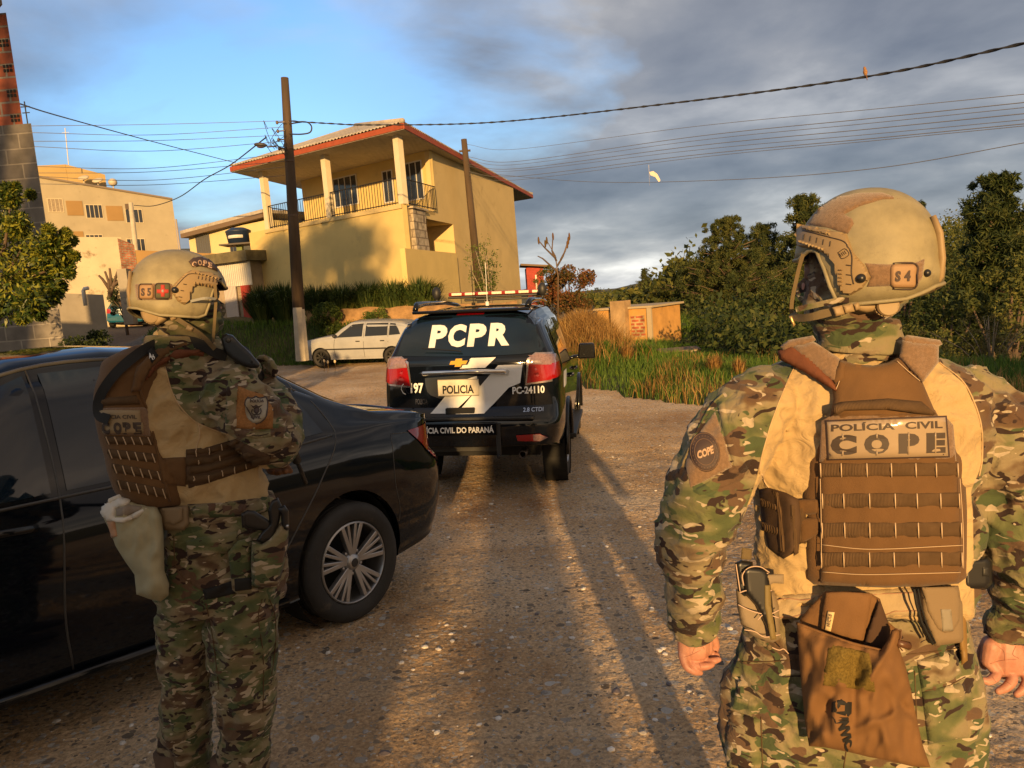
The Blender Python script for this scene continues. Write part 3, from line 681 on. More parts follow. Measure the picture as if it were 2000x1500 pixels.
    T.part('badge_lettering', text_local(T, bl, 'POLICIA', .55, .42, .865, .883, .01, 0, .006), M_chrome, world=False)
    bb = MB(); bb.box((-.10, .12, .70), (.02, .86, .115)); bp_ = T.part('bumper_plate', bb, M_blackpaint2, world=False, bevel=.004)
    T.part('bumper_lettering', flat_text('POLÍCIA CIVIL DO PARANÁ', .52, -.28, .668, .736, -.1125, .03), M_whitev, parent=bp_, world=False)
    bs = MB(); bs.box((.0, 0, .79), (.14, 1.35, .03)); T.part('bumper_step', bs, M_blkpl, world=False, bevel=.01)
    hb = MB(); hb.box((-.08, -.32, .60), (.04, .045, .30)); hb.tube([(-.08, -.32, .46), (-.13, -.32, .44)], .02, 8); hb.box((.1, .1, .50), (.05, .8, .08)); T.part('tow_bracket', hb, M_blkpl, world=False, bevel=.006)
    ex = MB(); ex.lathe([(.036, .0), (.036, -.22), (.030, -.22), (.030, 0)], 20, Matrix.Translation(Vector((.32, -.53, .42))) @ Matrix.Rotation(radians(-90), 4, 'Z')); T.part('exhaust_pipe', ex, mat('exhaust', (.12, .1, .09), .4, metal=.8), world=False, smooth=True)
    un = MB(); un.box((2.4, 0, .42), (3.9, 1.35, .14)); un.tube([(1.08, -.7, .36), (1.08, .7, .36)], .05, 10); T.part('underbody', un, M_black, world=False)
    wp = MB(); wp.tube([(.070, .05, 1.29), (.066, .10, 1.30), (.088, .46, 1.335)], [.012, .010, .006], 8, flat=.5); T.part('rear_wiper', wp, M_black, world=False)
    sp = MB(); sp.box((.47, 0, 1.775), (.24, 1.24, .03)); T.part('roof_spoiler', sp, M_blackpaint2, world=False, bevel=.012)
    # light bar across the roof
    lb = Thing('_', '', '')
    COL.objects.unlink(lb.o); bpy.data.objects.remove(lb.o)
    bar = MB(); bar.box((2.35, 0, 1.935), (.26, 1.30, .025)); bar.box((2.35, 0, 1.90), (.10, .9, .03)); br = T.part('light_bar', bar, M_blkpl, world=False, bevel=.008)
    rl = MB(); rl.box((2.35, 0, 1.972), (.27, 1.28, .045)); T.part('red_lens', rl, mat('red_bar_lens', (.25, .02, .01), .2, coat=1), parent=br, world=False, bevel=.01)
    for k in range(7):
        q = MB(); q.box((2.21, .53-k*.176, 1.972), (.02, .13, .03)); T.part('light_module', q, mat('lamp_module', (.75, .66, .5), .25, var=.25, vs=50), parent=br, world=False, bevel=.003)
    for sd_, yy in ((1, .72), (-1, -.62)):
        q = MB(); q.ell((1.9, yy, 1.985), (.05, .055, .075), 14, 10); q.box((1.9, yy, 1.90), (.03, .03, .06)); T.part('search_lamp', q, M_blkpl, parent=br, world=False, smooth=True)
    an = MB(); an.tube([(1.15, .11, 1.83), (1.15, .11, 1.86)], .022, 10); an.tube([(1.15, .11, 1.86), (1.13, .115, 2.25)], .0045, 6); T.part('antenna', an, M_black, world=False)
    a2 = MB(); a2.tube([(.75, -.12, 1.82), (.75, -.12, 1.86)], .02, 10); a2.tube([(.75, -.12, 1.86), (.76, -.115, 2.25)], .003, 6); T.part('antenna', a2, M_whitev, world=False, label='thin pale roof antenna')
    return T
SUV = suv()
# ---------------- two ordinary cars in the street behind
def small_car(name, label, M, paint, wagon, L=4.0, fz=1):
    P = dict(L=L, W=1.64, axles=(.72, .72+2.47), rt=.29, arch=.335,
        top=([(0, 1.30), (.15, 1.36), (.5, 1.40), (1.5, 1.43), (2.05, 1.42), (2.5, 1.22), (2.85, 1.0), (3.3, .95), (3.8, .86), (L, .74)] if wagon else
             [(0, .98), (.12, 1.12), (.45, 1.32), (.8, 1.39), (1.5, 1.42), (2.05, 1.40), (2.5, 1.20), (2.85, .98), (3.3, .93), (3.8, .84), (L, .72)]),
        plan=[(0, .86), (.01, .92), (.03, .965), (.08, 1), (.88, 1), (.95, .95), (1, .84)], belt=lambda x: interp([(0, .92), (2.9, .88), (L, .72)], x),
        wr=[(0, .62), (.6, .60), (2, .60), (3, .68), (L, .70)], sill=[(0, .30), (.5, .22), (3.6, .2), (L, .25)],
        rear=[(.2, .1), (.35, 0), (.6, 0), (.65, .06), (.9, .08), (1.35, .30 if wagon else .2), (1.5, .3)], front=[(.2, .08), (.5, 0), (.75, .06), (1, .1)], bowr=.06, bowf=.12, bw=.96)
    T = Thing(name, label, 'car', M=M); body = car_body(P); bl = bvh_of(body); T.part('body', body, paint, world=False, auto=32)
    for ax in P['axles']:
        for sd_ in (1, -1): wheel(T, (ax, sd_*.72, .29), .29, .18, .185, sd_, 'steel', M_alloydk, cap=False)
    for ax in P['axles']:
        for sd_ in (1, -1): cl = MB(); cl.lathe([(.332, -.12), (.332, .075)], 28, Matrix.Translation(Vector((ax, sd_*.70, .29)))); T.part('wheel_arch_liner', cl, M_black, world=False)
    for sd_ in (1, -1):
        gs = [[(.42, .98), (.80, .96), (.80, 1.33), (.62, 1.31), (.50, 1.15)], [(.86, .96), (1.62, .945), (1.60, 1.345), (.86, 1.335)], [(1.72, .945), (2.62, .925), (2.40, 1.10), (2.08, 1.32), (1.70, 1.345)]] if wagon else [[(.42, .98), (1.05, .96), (1.05, 1.32), (.75, 1.28)], [(1.12, .955), (2.60, .925), (2.38, 1.10), (2.05, 1.31), (1.12, 1.33)]]
        for g in gs: T.part('side_window', local_decal(T, bl, g, 'y', sd_, .004, .08), mat('house_glass_dark', (.02, .022, .022), .08, spec=.7), world=False, smooth=True)
        t_ = MB()
        t_.box((2.0, sd_*.822, .56), (2.2, .012, .045)); T.part('rub_strip', t_, M_blkpl, world=False)
        for hx in (1.02, 1.86): h_ = MB(); h_.box((hx, sd_*.825, .80), (.14, .02, .03)); T.part('door_handle', h_, M_blkpl, world=False)
        m_ = MB(); m_.ell((2.62, sd_*.88, .99), (.07, .09, .06)); T.part('door_mirror', m_, M_blkpl, world=False, smooth=True)
        T.part('tail_lamp', local_decal(T, bl, [(sd_*.56, .72), (sd_*.76, .72), (sd_*.74, .93), (sd_*.58, .93)], 'x', -1, .01, .05), M_red, world=False, smooth=True)
        T.part('headlamp', local_decal(T, bl, [(sd_*.46, .58), (sd_*.66, .58), (sd_*.64, .70), (sd_*.46, .70)], 'x', 1, .01, .05), M_clear, world=False, smooth=True)
        s_ = MB()
        for pts in ([(.84, 1.36), (.84, .6), (.98, .45), (1.0, .3)] if wagon else [(1.08, 1.34), (1.08, .3)], [(1.66, 1.37), (1.67, .6), (1.66, .28)], [(2.66, .93), (2.70, .6), (2.66, .30)]):
            Q = []
            for x, z in [tuple(q) for q in crom(pts, 4)]:
                h = bl.ray_cast(Vector((x, sd_*3, z)), Vector((0, -sd_, 0)))
                if h[0]: Q.append(h[0])
            if len(Q) > 2: s_.tube(Q, .006, 6)
        T.part('door_seams', s_, M_black, world=False)
    rg = [(.60, .98), (-.60, .98), (-.52, 1.30), (.52, 1.30)]
    T.part('rear_window', local_decal(T, bl, rg, 'x', -1, .005, .08), M_glass, world=False, smooth=True)
    T.part('windscreen', local_decal(T, bl, [(2.10, -.50), (2.78, -.60), (2.78, .60), (2.10, .50)], 'z', 1, .005, .08), M_glass, world=False, smooth=True)
    b_ = MB(); b_.box((.01, 0, .45), (.10, 1.5, .16)); T.part('rear_bumper', b_, M_blkpl if wagon else paint, world=False, bevel=.02)
    b_ = MB(); b_.box((L-.04, 0, .44), (.16, 1.5, .22)); T.part('front_bumper', b_, M_blkpl, world=False, bevel=.03)
    p_ = MB(); p_.box((-.055 if not wagon else .03, 0, .70), (.01, .40, .13)); T.part('number_plate', p_, mat('plate_grey', (.5, .5, .5), .5), world=False)
    return T
# white estate: side on, nose to the left
wf = Vector(at(622, 712, 24.0)); wr_ = Vector(at(764, 720, 23.4))
du = (wf-wr_); WAZ = math.degrees(atan2(du.x, du.y)); un_ = Vector((du.x, du.y, 0)).normalized(); nn_ = Vector((-un_.y, un_.x, 0))
small_car('parked_car', 'dusty pale silver hatchback parked side on below the yellow house', car_frame(Vector((wr_.x, wr_.y, 0))-un_*.80-nn_*.80, WAZ), mat('silver_paint_dusty', (.30, .31, .325), .35, coat=.4, var=.0, col2=(.36, .37, .38), vs=3, dirt=((.45, .33, .2), 2.5, .62)), True)
tp = gz(246, 642)
small_car('parked_car', 'small teal blue hatchback seen from behind in the side street at left', car_frame(Vector((tp.x, tp.y, 0)), -14), mat('teal_paint', (.01, .10, .16), .25, coat=1), False, 3.8)
# ------------------------------------------------------------------ cloth materials
def camo_mat(name, bright=.86, bump=.009, mask=False, tan=(.45, .325, .165), scale=1.0):
    M = bpy.data.materials.new(name); M.use_nodes = True; nt = M.node_tree; N = nt.nodes; K = nt.links; b = N['Principled BSDF']
    b.inputs['Roughness'].default_value = .9; b.inputs['Specular IOR Level'].default_value = .2; b.inputs['Sheen Weight'].default_value = .1
    tc = N.new('ShaderNodeTexCoord')
    def nz(sc, off, dt=2, r=.45, dist=0., st=(1, 1, 1.9)):
        mp = N.new('ShaderNodeMapping'); mp.inputs[1].default_value = off; mp.inputs[3].default_value = [q*scale for q in st]; K.new(tc.outputs['Object'], mp.inputs[0])
        n = N.new('ShaderNodeTexNoise'); n.inputs['Scale'].default_value = sc; n.inputs['Detail'].default_value = dt; n.inputs['Roughness'].default_value = r; n.inputs['Distortion'].default_value = dist
        K.new(mp.outputs[0], n.inputs['Vector']); return n.outputs[0]
    def mix(f, a, c):
        m = N.new('ShaderNodeMix'); m.data_type = 'RGBA'
        for i, q in ((0, f), (6, a), (7, c)):
            if isinstance(q, tuple): m.inputs[i].default_value = (*[x*bright for x in q], 1)
            else: K.new(q, m.inputs[i])
        return m.outputs[2]
    def step(n, t, w=.012):
        r = N.new('ShaderNodeMapRange'); r.inputs[1].default_value = t; r.inputs[2].default_value = t+w; K.new(n, r.inputs[0]); return r.outputs[0]
    B = lambda *c: tuple(x*bright for x in c)
    base = ramp_nodes(N, K, nz(5.5, (0, 0, 0), 3, .5, .4), [(.34, B(.085, .105, .045)), (.43, B(.14, .15, .065)), (.50, B(.25, .215, .12)), (.58, B(.27, .215, .13)), (.64, B(.14, .09, .05)), (.7, B(.115, .068, .042))])
    c = mix(step(nz(8, (4.2, 1, 3), 3, .5, .3), .575), base, (.13, .08, .05))
    c = mix(step(nz(9, (9.2, 5, 1), 3, .5, .3), .585), c, (.075, .10, .045))
    c = mix(step(nz(15, (1.7, 7, 2), 2, .4, .8), .592), c, (.040, .024, .020))
    c = mix(step(nz(22, (5.5, 3, 8), 1, .4, .6, (1, 1, 2.2)), .640), c, (.46, .38, .27))
    if mask:
        at_ = N.new('ShaderNodeAttribute'); at_.attribute_name = 'camo'
        rr = N.new('ShaderNodeMapRange'); rr.inputs[1].default_value = .48; rr.inputs[2].default_value = .52; K.new(at_.outputs['Fac'], rr.inputs[0])
        tn = ramp_nodes(N, K, nz(3, (2, 2, 2), 4), [(.3, tuple(x*.93 for x in tan)), (.7, tuple(x*1.07 for x in tan))])
        c = mix(rr.outputs[0], tn, c)
    K.new(c, b.inputs['Base Color'])
    bp = N.new('ShaderNodeBump'); bp.inputs['Distance'].default_value = bump
    ad = N.new('ShaderNodeMath'); ad.operation = 'MULTIPLY_ADD'; K.new(nz(900, (0, 0, 0), 2, .5, 0, (1, 1, 1)), ad.inputs[0]); ad.inputs[1].default_value = .06; K.new(nz(16, (3, 3, 3), 4, .55, 1.2, (1, 1, 1.2)), ad.inputs[2])
    K.new(ad.outputs[0], bp.inputs['Height']); K.new(bp.outputs[0], b.inputs['Normal']); return M
M_camo = camo_mat('camouflage_cloth', scale=1.22); M_shirt = camo_mat('combat_shirt_cloth', mask=True, scale=1.22); M_camod = camo_mat('camouflage_dull', .75, scale=1.3)
M_brown = mat('brown_cordura', (.125, .067, .028), .9, var=.16, vs=7, bump=.0012, bs=420, spec=.2, sheen=.1)
M_web = mat('brown_webbing', (.115, .07, .036), .92, var=.15, vs=30, bump=.0012, wave=('X', 130), spec=.2)
M_velcro = mat('brown_velcro', (.20, .125, .075), 1, var=.2, vs=160, bump=.002, bs=500, spec=.1, sheen=.4)
M_thread = mat('pale_thread', (.52, .38, .24), .8)
M_thread2 = mat('dark_thread', (.09, .05, .02), .8)
M_tanc = mat('tan_cloth', (.48, .34, .19), .9, var=.06, vs=8, bump=.0006, bs=500, spec=.2)
M_bagbr = mat('coyote_bag_cloth', (.17, .088, .036), .88, var=.10, vs=6, bump=.0010, bs=400, spec=.25)
M_olv = mat('olive_velcro', (.15, .105, .028), 1, var=.35, vs=220, bump=.002, bs=500, spec=.1)
M_pale = mat('pale_olive_cloth', (.34, .31, .20), .9, var=.1, vs=9, bump=.0010, bs=420, spec=.2)
M_white = mat('off_white_cloth', (.58, .54, .47), .9, bump=.001, bs=300)
M_helm = mat('helmet_paint', (.25, .215, .125), .6, var=.16, vs=22, bump=.0006, bs=420, spec=.5, coat=.0, dirt=((.17, .14, .085), 16, .58))
M_rail = mat('tan_polymer', (.29, .205, .105), .55, spec=.4)
M_strap = mat('tan_strap', (.22, .165, .09), .85, bump=.0008, wave=('Z', 260), spec=.2)
M_skin = mat('skin', (.38, .165, .115), .5, var=.0, col2=(.50, .26, .19), vs=22, bump=.0007, bs=240, spec=.4)
for m_ in (M_skin,): m_.node_tree.nodes['Principled BSDF'].inputs['Subsurface Weight'].default_value = .12; m_.node_tree.nodes['Principled BSDF'].inputs['Subsurface Radius'].default_value = (.012, .004, .002)
M_gun = mat('black_polymer', (.012, .012, .013), .38, spec=.5)
M_ink = mat('dark_lettering', (.045, .03, .022), .6)
M_patch = mat('patch_film', (.33, .25, .165), .22, spec=.6, coat=.4, bump=.0012, bs=9)
M_badge = mat('badge_brown', (.30, .18, .09), .6, bump=.0005, bs=300)
M_darkb = mat('badge_dark', (.055, .035, .03), .7)
M_boot = mat('brown_boot', (.10, .06, .035), .8, var=.2, vs=14)
# ------------------------------------------------------------------ body tools
FACE = None
def ring_at(px, py, Y, hwpx, th, n=28, e=2.3, tilt=0):
    c = at(px, py, Y); D = (c-CAM).dot(Fv); rx = hwpx*D/FPX; X = Rv.copy(); X.z += tilt; fw = Vector((c.x, c.y, 0)).normalized()
    if FACE is not None: a0 = FACE; rx = sqrt(max((rx*rx-(th*sin(atan2(fw.x, fw.y)-a0))**2), .2*rx*rx))/cos(atan2(fw.x, fw.y)-a0); fw = Vector((sin(a0), cos(a0), 0))
    X = (X-fw*X.dot(fw)).normalized()
    o = []
    for k in range(n):
        a = 2*pi*k/n; ca, sa = cos(a), sin(a)
        o.append(c+X*(rx*math.copysign(abs(ca)**(2/e), ca))+fw*(th*math.copysign(abs(sa)**(2/e), sa)))
    return o
def trunk(mb, secs, Y0, n=28, sub=3):
    """secs: (py, xc, hw, thickness m, dY)"""
    mb.rings([ring_at(s[1], s[0], Y0+s[4], s[2], s[3], n) for s in crom(secs, sub)]); return mb
def limb(mb, pts, Y0, n=18, sub=4):
    """pts: (px, py, radius px, dY)"""
    Q = crom(pts, sub); P = []; R = []
    for px, py, r, dy in Q:
        c = at(px, py, Y0+dy); P.append(c); R.append(r*(c-CAM).dot(Fv)/FPX)
    cap0 = P[0]; mb.tube(P, R, n); mb.ell(P[0], (R[0],)*3, n, 8); mb.ell(P[-1], (R[-1],)*3, n, 8); return mb
def cloth(mb, amp=.006, sc=14, st=(1, 1, 1.6), seed=0, fold=0.):
    """push vertices along normals with fold-like noise"""
    V = mb.v; nrm = [Vector((0, 0, 0)) for _ in V]
    for f in mb.f:
        a, b, c = V[f[0]], V[f[1]], V[f[2]]; n = (b-a).cross(c-a)
        for i in f: nrm[i] += n
    for i, v in enumerate(V):
        q = Vector((v.x*sc*st[0]+seed, v.y*sc*st[1], v.z*sc*st[2])); d = 1-abs(noise.noise(q+.6*Vector((noise.noise(q*.5), noise.noise(q*.5+Vector((5, 0, 0))), 0))))*2.6
        d2 = noise.noise(q*.35+Vector((3, 3, 3)))
        nrm[i].normalize(); V[i] = v+nrm[i]*(amp*(.75*d+.7*d2)-amp*.35)
    return mb
def dist_edge(P, q):
    m = 1e9; n = len(P)
    for i in range(n):
        ax, ay = P[i]; bx, by = P[(i+1) % n]; dx, dy = bx-ax, by-ay; t = max(0, min(1, ((q[0]-ax)*dx+(q[1]-ay)*dy)/(dx*dx+dy*dy+1e-9)))
        m = min(m, math.hypot(q[0]-ax-t*dx, q[1]-ay-t*dy))
    return m
def pad(poly, bvh, th=.004, bw=5, step=8, lift=0., wr=0., ws=.06):
    """a piece of cloth or plate of real thickness lying on a surface; outline in photo pixels"""
    V2, Fc = fillpoly(poly, step); V = []; miss = []
    hits = [shoot(bvh, *q) for q in V2]; good = [i for i, h in enumerate(hits) if h[0] is not None]
    if not good: raise Exception('pad misses %s' % (poly[:2],))
    for i, (q, h) in enumerate(zip(V2, hits)):
        if h[0] is None:
            j = min(good, key=lambda g: (V2[g][0]-q[0])**2+(V2[g][1]-q[1])**2); D = (hits[j][0]-CAM).dot(Fv); P = CAM+ray(*q)*D; nn = hits[j][1]
        else: P, nn = h
        if nn.dot(P-CAM) > 0: nn = -nn
        d = dist_edge(poly, q); t = min(1, d/bw); k = lift+th*sqrt(max(0, 1-(1-t)**2))
        if wr: k += wr*t*noise.noise((q[0]*ws, q[1]*ws, poly[0][0]))
        V.append(P+nn*k)
    o = MB(); o.add(V, Fc); n = len(V)
    # skirt from the outline back to the surface
    from collections import Counter
    ec = Counter(); 
    for f in Fc:
        for a, b in zip(f, f[1:]+f[:1]): ec[(a, b)] += 1
    sk = {}; V3 = []; F3 = []
    for (a, b) in list(ec):
        if (b, a) not in ec:
            for i in (a, b):
                if i not in sk: sk[i] = n+len(V3); V3.append(V[i]+(V[i]-CAM).normalized()*(th+lift+.004))
            F3.append((b, a, sk[a], sk[b]))
    o.v += V3; o.f += F3; o.mi += [0]*len(F3); return o
def pillow(poly, Dfn, thf=.03, thb=.03, bw=20, step=9, wr=0., ws=.05, seed=0):
    V2, Fc = fillpoly(poly, step); n = len(V2); F_ = []; B_ = []
    for q in V2:
        d = dist_edge(poly, q); t = min(1, d/bw); k = sqrt(max(0, 1-(1-t)**2)); D = Dfn(*q) if callable(Dfn) else Dfn
        w = wr*min(1, d/6)*(noise.noise((q[0]*ws, q[1]*ws*.6, seed))+.5*noise.noise((q[0]*ws*2.3, q[1]*ws*1.2, seed+3))) if wr else 0
        F_.append(atD(*q, D-thf*k-w)); B_.append(atD(*q, D+thb*k))
    o = MB(); o.add(F_, Fc); ec = set()
    for f in Fc:
        for a, b in zip(f, f[1:]+f[:1]): ec.add((a, b))
    o.add(B_, [f[::-1] for f in Fc]); o.f += [(b, a, a+n, b+n) for (a, b) in ec if (b, a) not in ec]; o.mi += [0]*(len(o.f)-len(o.mi)); return o
def PL(px, py, off, xc, Y0, az):
    c = at(xc, py, Y0); n = Vector((sin(az), cos(az), 0)); d = ray(px, py); return ((c-CAM).dot(n)-off)/d.dot(n)
def rrect(x0, y0, x1, y1, r=4, n=3):
    P = []
    for cx, cy, a0 in ((x1-r, y1-r, 0), (x0+r, y1-r, 90), (x0+r, y0+r, 180), (x1-r, y0+r, 270)):
        for k in range(n+1): a = radians(a0+90*k/n); P.append((cx+r*cos(a), cy+r*sin(a)))
    return P
def pxs(L, sc, ox, oy): return [(ox+x*sc, oy+y*sc) for x, y in L]
def line_on(pts, bvh, r=.0012, lift=.001, n=5, sub=6):
    Q = []
    for q in crom(pts, sub):
        h = shoot(bvh, q[0], q[1])
        if h[0] is not None:
            nn = h[1] if h[1].dot(h[0]-CAM) < 0 else -h[1]; Q.append(h[0]+nn*lift)
    o = MB()
    if len(Q) > 1: o.tube(Q, r, n)
    return o
def head_frame(px, py, Y, az_off, sgn, pitch=0, roll=0):
    """head centre at a pixel; sgn -1 faces picture left, +1 right; az_off: degrees turned away from the lens"""
    c = at(px, py, Y); fw = Vector((c.x, c.y, 0)).normalized(); rt = Vector((fw.y, -fw.x, 0))
    X = rt*sgn*cos(radians(az_off))+fw*sin(radians(az_off)); Y_ = Vector((0, 0, 1)).cross(X); M = Matrix((X, Y_, Vector((0, 0, 1)))).transposed().to_4x4(); M.translation = c
    return M @ Matrix.Rotation(radians(pitch), 4, 'Y') @ Matrix.Rotation(radians(roll), 4, 'X')
def helmet_shell(a=.145, b=.122, c=.155, off=0.):
    mb = MB(); R = []; n = 72; m = 20
    def rim(az):
        return interp([(0, .012), (35, .014), (52, .034), (60, .028), (68, -.03), (74, -.074), (85, -.082), (130, -.074), (160, -.052), (180, -.048)], abs(az))
    for k in range(m+1):
        r = []
        for j in range(n):
            az = -180+360*j/n; zr = rim(az); t = k/m
            z0 = zr; e0 = math.asin(max(-1, zr/(c if zr > 0 else .24))); e = e0+(pi/2-e0)*t**.9; ca = radians(az)
            z = (c if e > 0 else .24)*sin(e); kk = cos(e)**.92 if e > 0 else cos(e)
            r.append(Vector(((a+off)*cos(ca)*kk-(.006 if z < 0 else 0), (b+off)*sin(ca)*kk, z+(off if z > 0 else 0))))
        R.append(r)
    mb.rings(R[:-1], caps=False); i = len(mb.v); mb.v.append(Vector((0, 0, c+off))); last = len(mb.v)-1-n
    mb.f += [(last+j, last+(j+1) % n, i) for j in range(n)]; mb.mi += [0]*n; return mb
def letters(T, s, quad, bvh, m, parent, bold=.02, off=.003, shear=0): return T.part('lettering', text_on(s, quad, bvh, off, bold, shear), m, parent=parent)
def quadpx(x0, y0, x1, y1, dy=0):   # left, bottom, right, top ; dy = drop from left to right
    return [(x0, y0), (x1, y0+dy), (x1, y1+dy), (x0, y1)]
def hand(T, fingers, palm, Y0, vox=.0022):
    mb = MB()
    for f in fingers: limb(mb, f, Y0, 10, 3)
    for f in palm: limb(mb, f, Y0, 14, 3)
    return mb
def boots(mb, ax, ay, yaw=0, s=1.0):
    z = hz(ax, ay); R = Matrix.Translation((ax, ay, z)) @ Matrix.Rotation(yaw, 4, 'Z')
    rings = []
    for y, w, h in ((-.10, .028, .05), (-.085, .04, .09), (-.03, .046, .12), (.04, .045, .10), (.10, .05, .065), (.16, .046, .05), (.195, .025, .035)):
        rings.append([R @ Vector((w*cos(a), y, max(0, h/2+h/2*sin(a)))) for a in np.linspace(0, 2*pi, 14, endpoint=False)])
    mb.rings(rings); mb.tube([R @ Vector((0, -.04, .06)), R @ Vector((0, -.045, .26))], [.05, .058], 14); return mb
# ================================================================== officer on the right
def officer_right():
    global FACE
    Y0 = 1.62; FACE = AZ = radians(15)
    pl_ = lambda x, y, off: PL(x, y, off, 1690, Y0, AZ)
    base = at(1690, 1300, Y0); T = Thing('person', 'right officer in sand helmet marked S 4, brown dump bag hanging at the belt', 'person', loc=(base.x, base.y, hz(base.x, base.y)))
    # shirt
    sh = MB()
    trunk(sh, [(640, 1680, 52, .052, .03), (676, 1684, 66, .06, .02), (700, 1690, 110, .07, .01), (722, 1694, 168, .082, .0), (748, 1694, 205, .10, 0), (800, 1694, 212, .118, 0), (880, 1692, 207, .122, 0), (970, 1690, 202, .118, 0), (1060, 1687, 198, .115, 0), (1110, 1683, 195, .115, .01), (1168, 1680, 190, .112, .01)], Y0)
    limb(sh, [(1492, 786, 66, .0), (1448, 828, 80, -.01), (1408, 900, 80, -.02), (1378, 975, 74, -.03), (1352, 1050, 70, -.03), (1350, 1105, 60, -.01), (1356, 1160, 51, .01), (1356, 1205, 43, .03)], Y0)
    limb(sh, [(1890, 786, 66, .0), (1938, 828, 78, -.01), (1962, 900, 82, -.02), (1974, 975, 84, -.03), (1990, 1050, 80, -.03), (2002, 1110, 70, -.01), (1994, 1165, 58, .01), (1975, 1222, 46, .03)], Y0)
    # elbow point, cloth bunches
    limb(sh, [(1322, 1072, 42, -.03), (1292, 1078, 12, -.03)], Y0, 10); limb(sh, [(1345, 1218, 40, .02), (1370, 1216, 40, .02)], Y0, 12)
    sh = remesh(sh, .0062, 3); cloth(sh, .015, 9, (1, 1, 1.3), 1); cloth(sh, .007, 21, (1, 1, 1.2), 2); cloth(sh, .003, 45, (1, 1, .8), 3)
    Lb = [(600, 1560), (680, 1560), (702, 1562), (750, 1536), (822, 1508), (890, 1487), (935, 1478), (1000, 1455), (1300, 1440)]
    Rb = [(600, 1800), (690, 1822), (706, 1832), (750, 1884), (822, 1916), (902, 1920), (960, 1896), (1000, 1900), (1300, 1905)]
    att = []
    for v in sh.v:
        px, py = pix(v); l, r = interp(Lb, py), interp(Rb, py); d = max(l-px, px-r)
        if py < 682: d = max(d, 682-py)
        att.append(.5+d*.02)
    shirt = T.part('combat_shirt', sh, M_shirt, smooth=True, attr={'camo': att}); bs = bvh_of(sh)
    T.part('seam', line_on([(1560, 702), (1536, 750), (1508, 822), (1488, 890), (1483, 925)], bs, .0016, .0008), M_tanc, parent=shirt, smooth=True)
    T.part('seam', line_on([(1834, 708), (1884, 750), (1914, 822), (1918, 890), (1912, 930)], bs, .0016, .0008), M_tanc, parent=shirt, smooth=True)
    T.part('seam', line_on([(1590, 681), (1640, 684), (1700, 684), (1752, 680)], bs, .0014, .0008), M_tanc, parent=shirt, smooth=True)
    T.part('seam', line_on([(1487, 925), (1500, 950), (1530, 978), (1548, 998)], bs, .0014, .0008), M_thread, parent=shirt, smooth=True)
    # trousers
    tr = MB()
    trunk(tr, [(1165, 1680, 186, .115, .01), (1210, 1678, 190, .12, .01), (1260, 1672, 204, .125, .01), (1320, 1660, 228, .13, .01), (1390, 1653, 240, .13, .01), (1460, 1653, 238, .125, .01), (1490, 1653, 230, .115, .01)], Y0)
    for cx, r0, sx in ((1532, 112, -1), (1778, 118, 1)):
        h = at(cx, 1470, Y0+.01); g = Vector((h.x+sx*.02, h.y+.02, hz(h.x, h.y)))
        tr.tube([h, h.lerp(g, .25), h.lerp(g, .5)+Vector((0, .02, 0)), h.lerp(g, .75), g+Vector((0, 0, .13))], [r0*1.68/FPX, .112, .092, .085, .083], 22)
    tr = remesh(tr, .0068, 3); cloth(tr, .013, 8, (1, 1, .9), 5); cloth(tr, .007, 22, (1, 1, 1), 6)
    trs = T.part('trousers', tr, M_camo, smooth=True); bt = bvh_of(tr)
    pk = [(1436, 1340), (1420, 1398), (1425, 1500), (1490, 1500), (1488, 1402), (1470, 1385), (1489, 1375), (1460, 1318)]
    T.part('cargo_pocket', pad([(1424, 1385), (1484, 1404), (1487, 1500), (1420, 1500)], bt, .010, 8, 10, wr=.004), M_camo, parent=trs, smooth=True)
    T.part('pocket_flap', pad([(1446, 1322), (1489, 1380), (1472, 1402), (1428, 1384)], bt, .015, 7, 8, wr=.003), M_camo, parent=trs, smooth=True)
    T.part('pocket_flap', pad([(1790, 1290), (1862, 1266), (1880, 1318), (1800, 1352)], bt, .010, 7, 8, wr=.003), M_camo, parent=trs, smooth=True)
    T.part('cargo_pocket', pad([(1800, 1352), (1884, 1330), (1892, 1440), (1812, 1455)], bt, .008, 8, 10, wr=.004), M_camo, parent=trs, smooth=True)
    for pts in ([(1450, 1292), (1500, 1292), (1555, 1288)], [(1487, 1400), (1488, 1450), (1490, 1500)], [(1786, 1310), (1790, 1400), (1795, 1500)], [(1656, 1440), (1652, 1470), (1648, 1500)], [(1770, 1278), (1830, 1272), (1880, 1264)], [(1800, 1350), (1845, 1342), (1885, 1322)]):
        T.part('seam', line_on(pts, bt, .0013, .0005), M_thread2, parent=trs, smooth=True)
    # body: skin head, neck and hands in one mesh
    H = head_frame(1690, 512, 1.60, 12, -1, pitch=-2); Hc = H.translation
    bd = MB()
    bd.ell(H @ Vector((.012, 0, -.02)), (.100, .074, .108), 20, 14, H.to_3x3().to_4x4()); bd.ell(H @ Vector((.068, 0, -.105)), (.047, .047, .042), 14, 10); bd.ell(H @ Vector((.118, 0, -.052)), (.018, .013, .022), 10, 8)
    bd.tube([H @ Vector((-.02, 0, -.05)), at(1680, 640, Y0+.02), at(1686, 740, Y0+.01)], [.055, .05, .06], 16)
    bd.tube([at(1686, 720, Y0), at(1684, 900, Y0), at(1680, 1180, Y0), at(1670, 1400, Y0)], [.06, .09, .085, .09], 16)
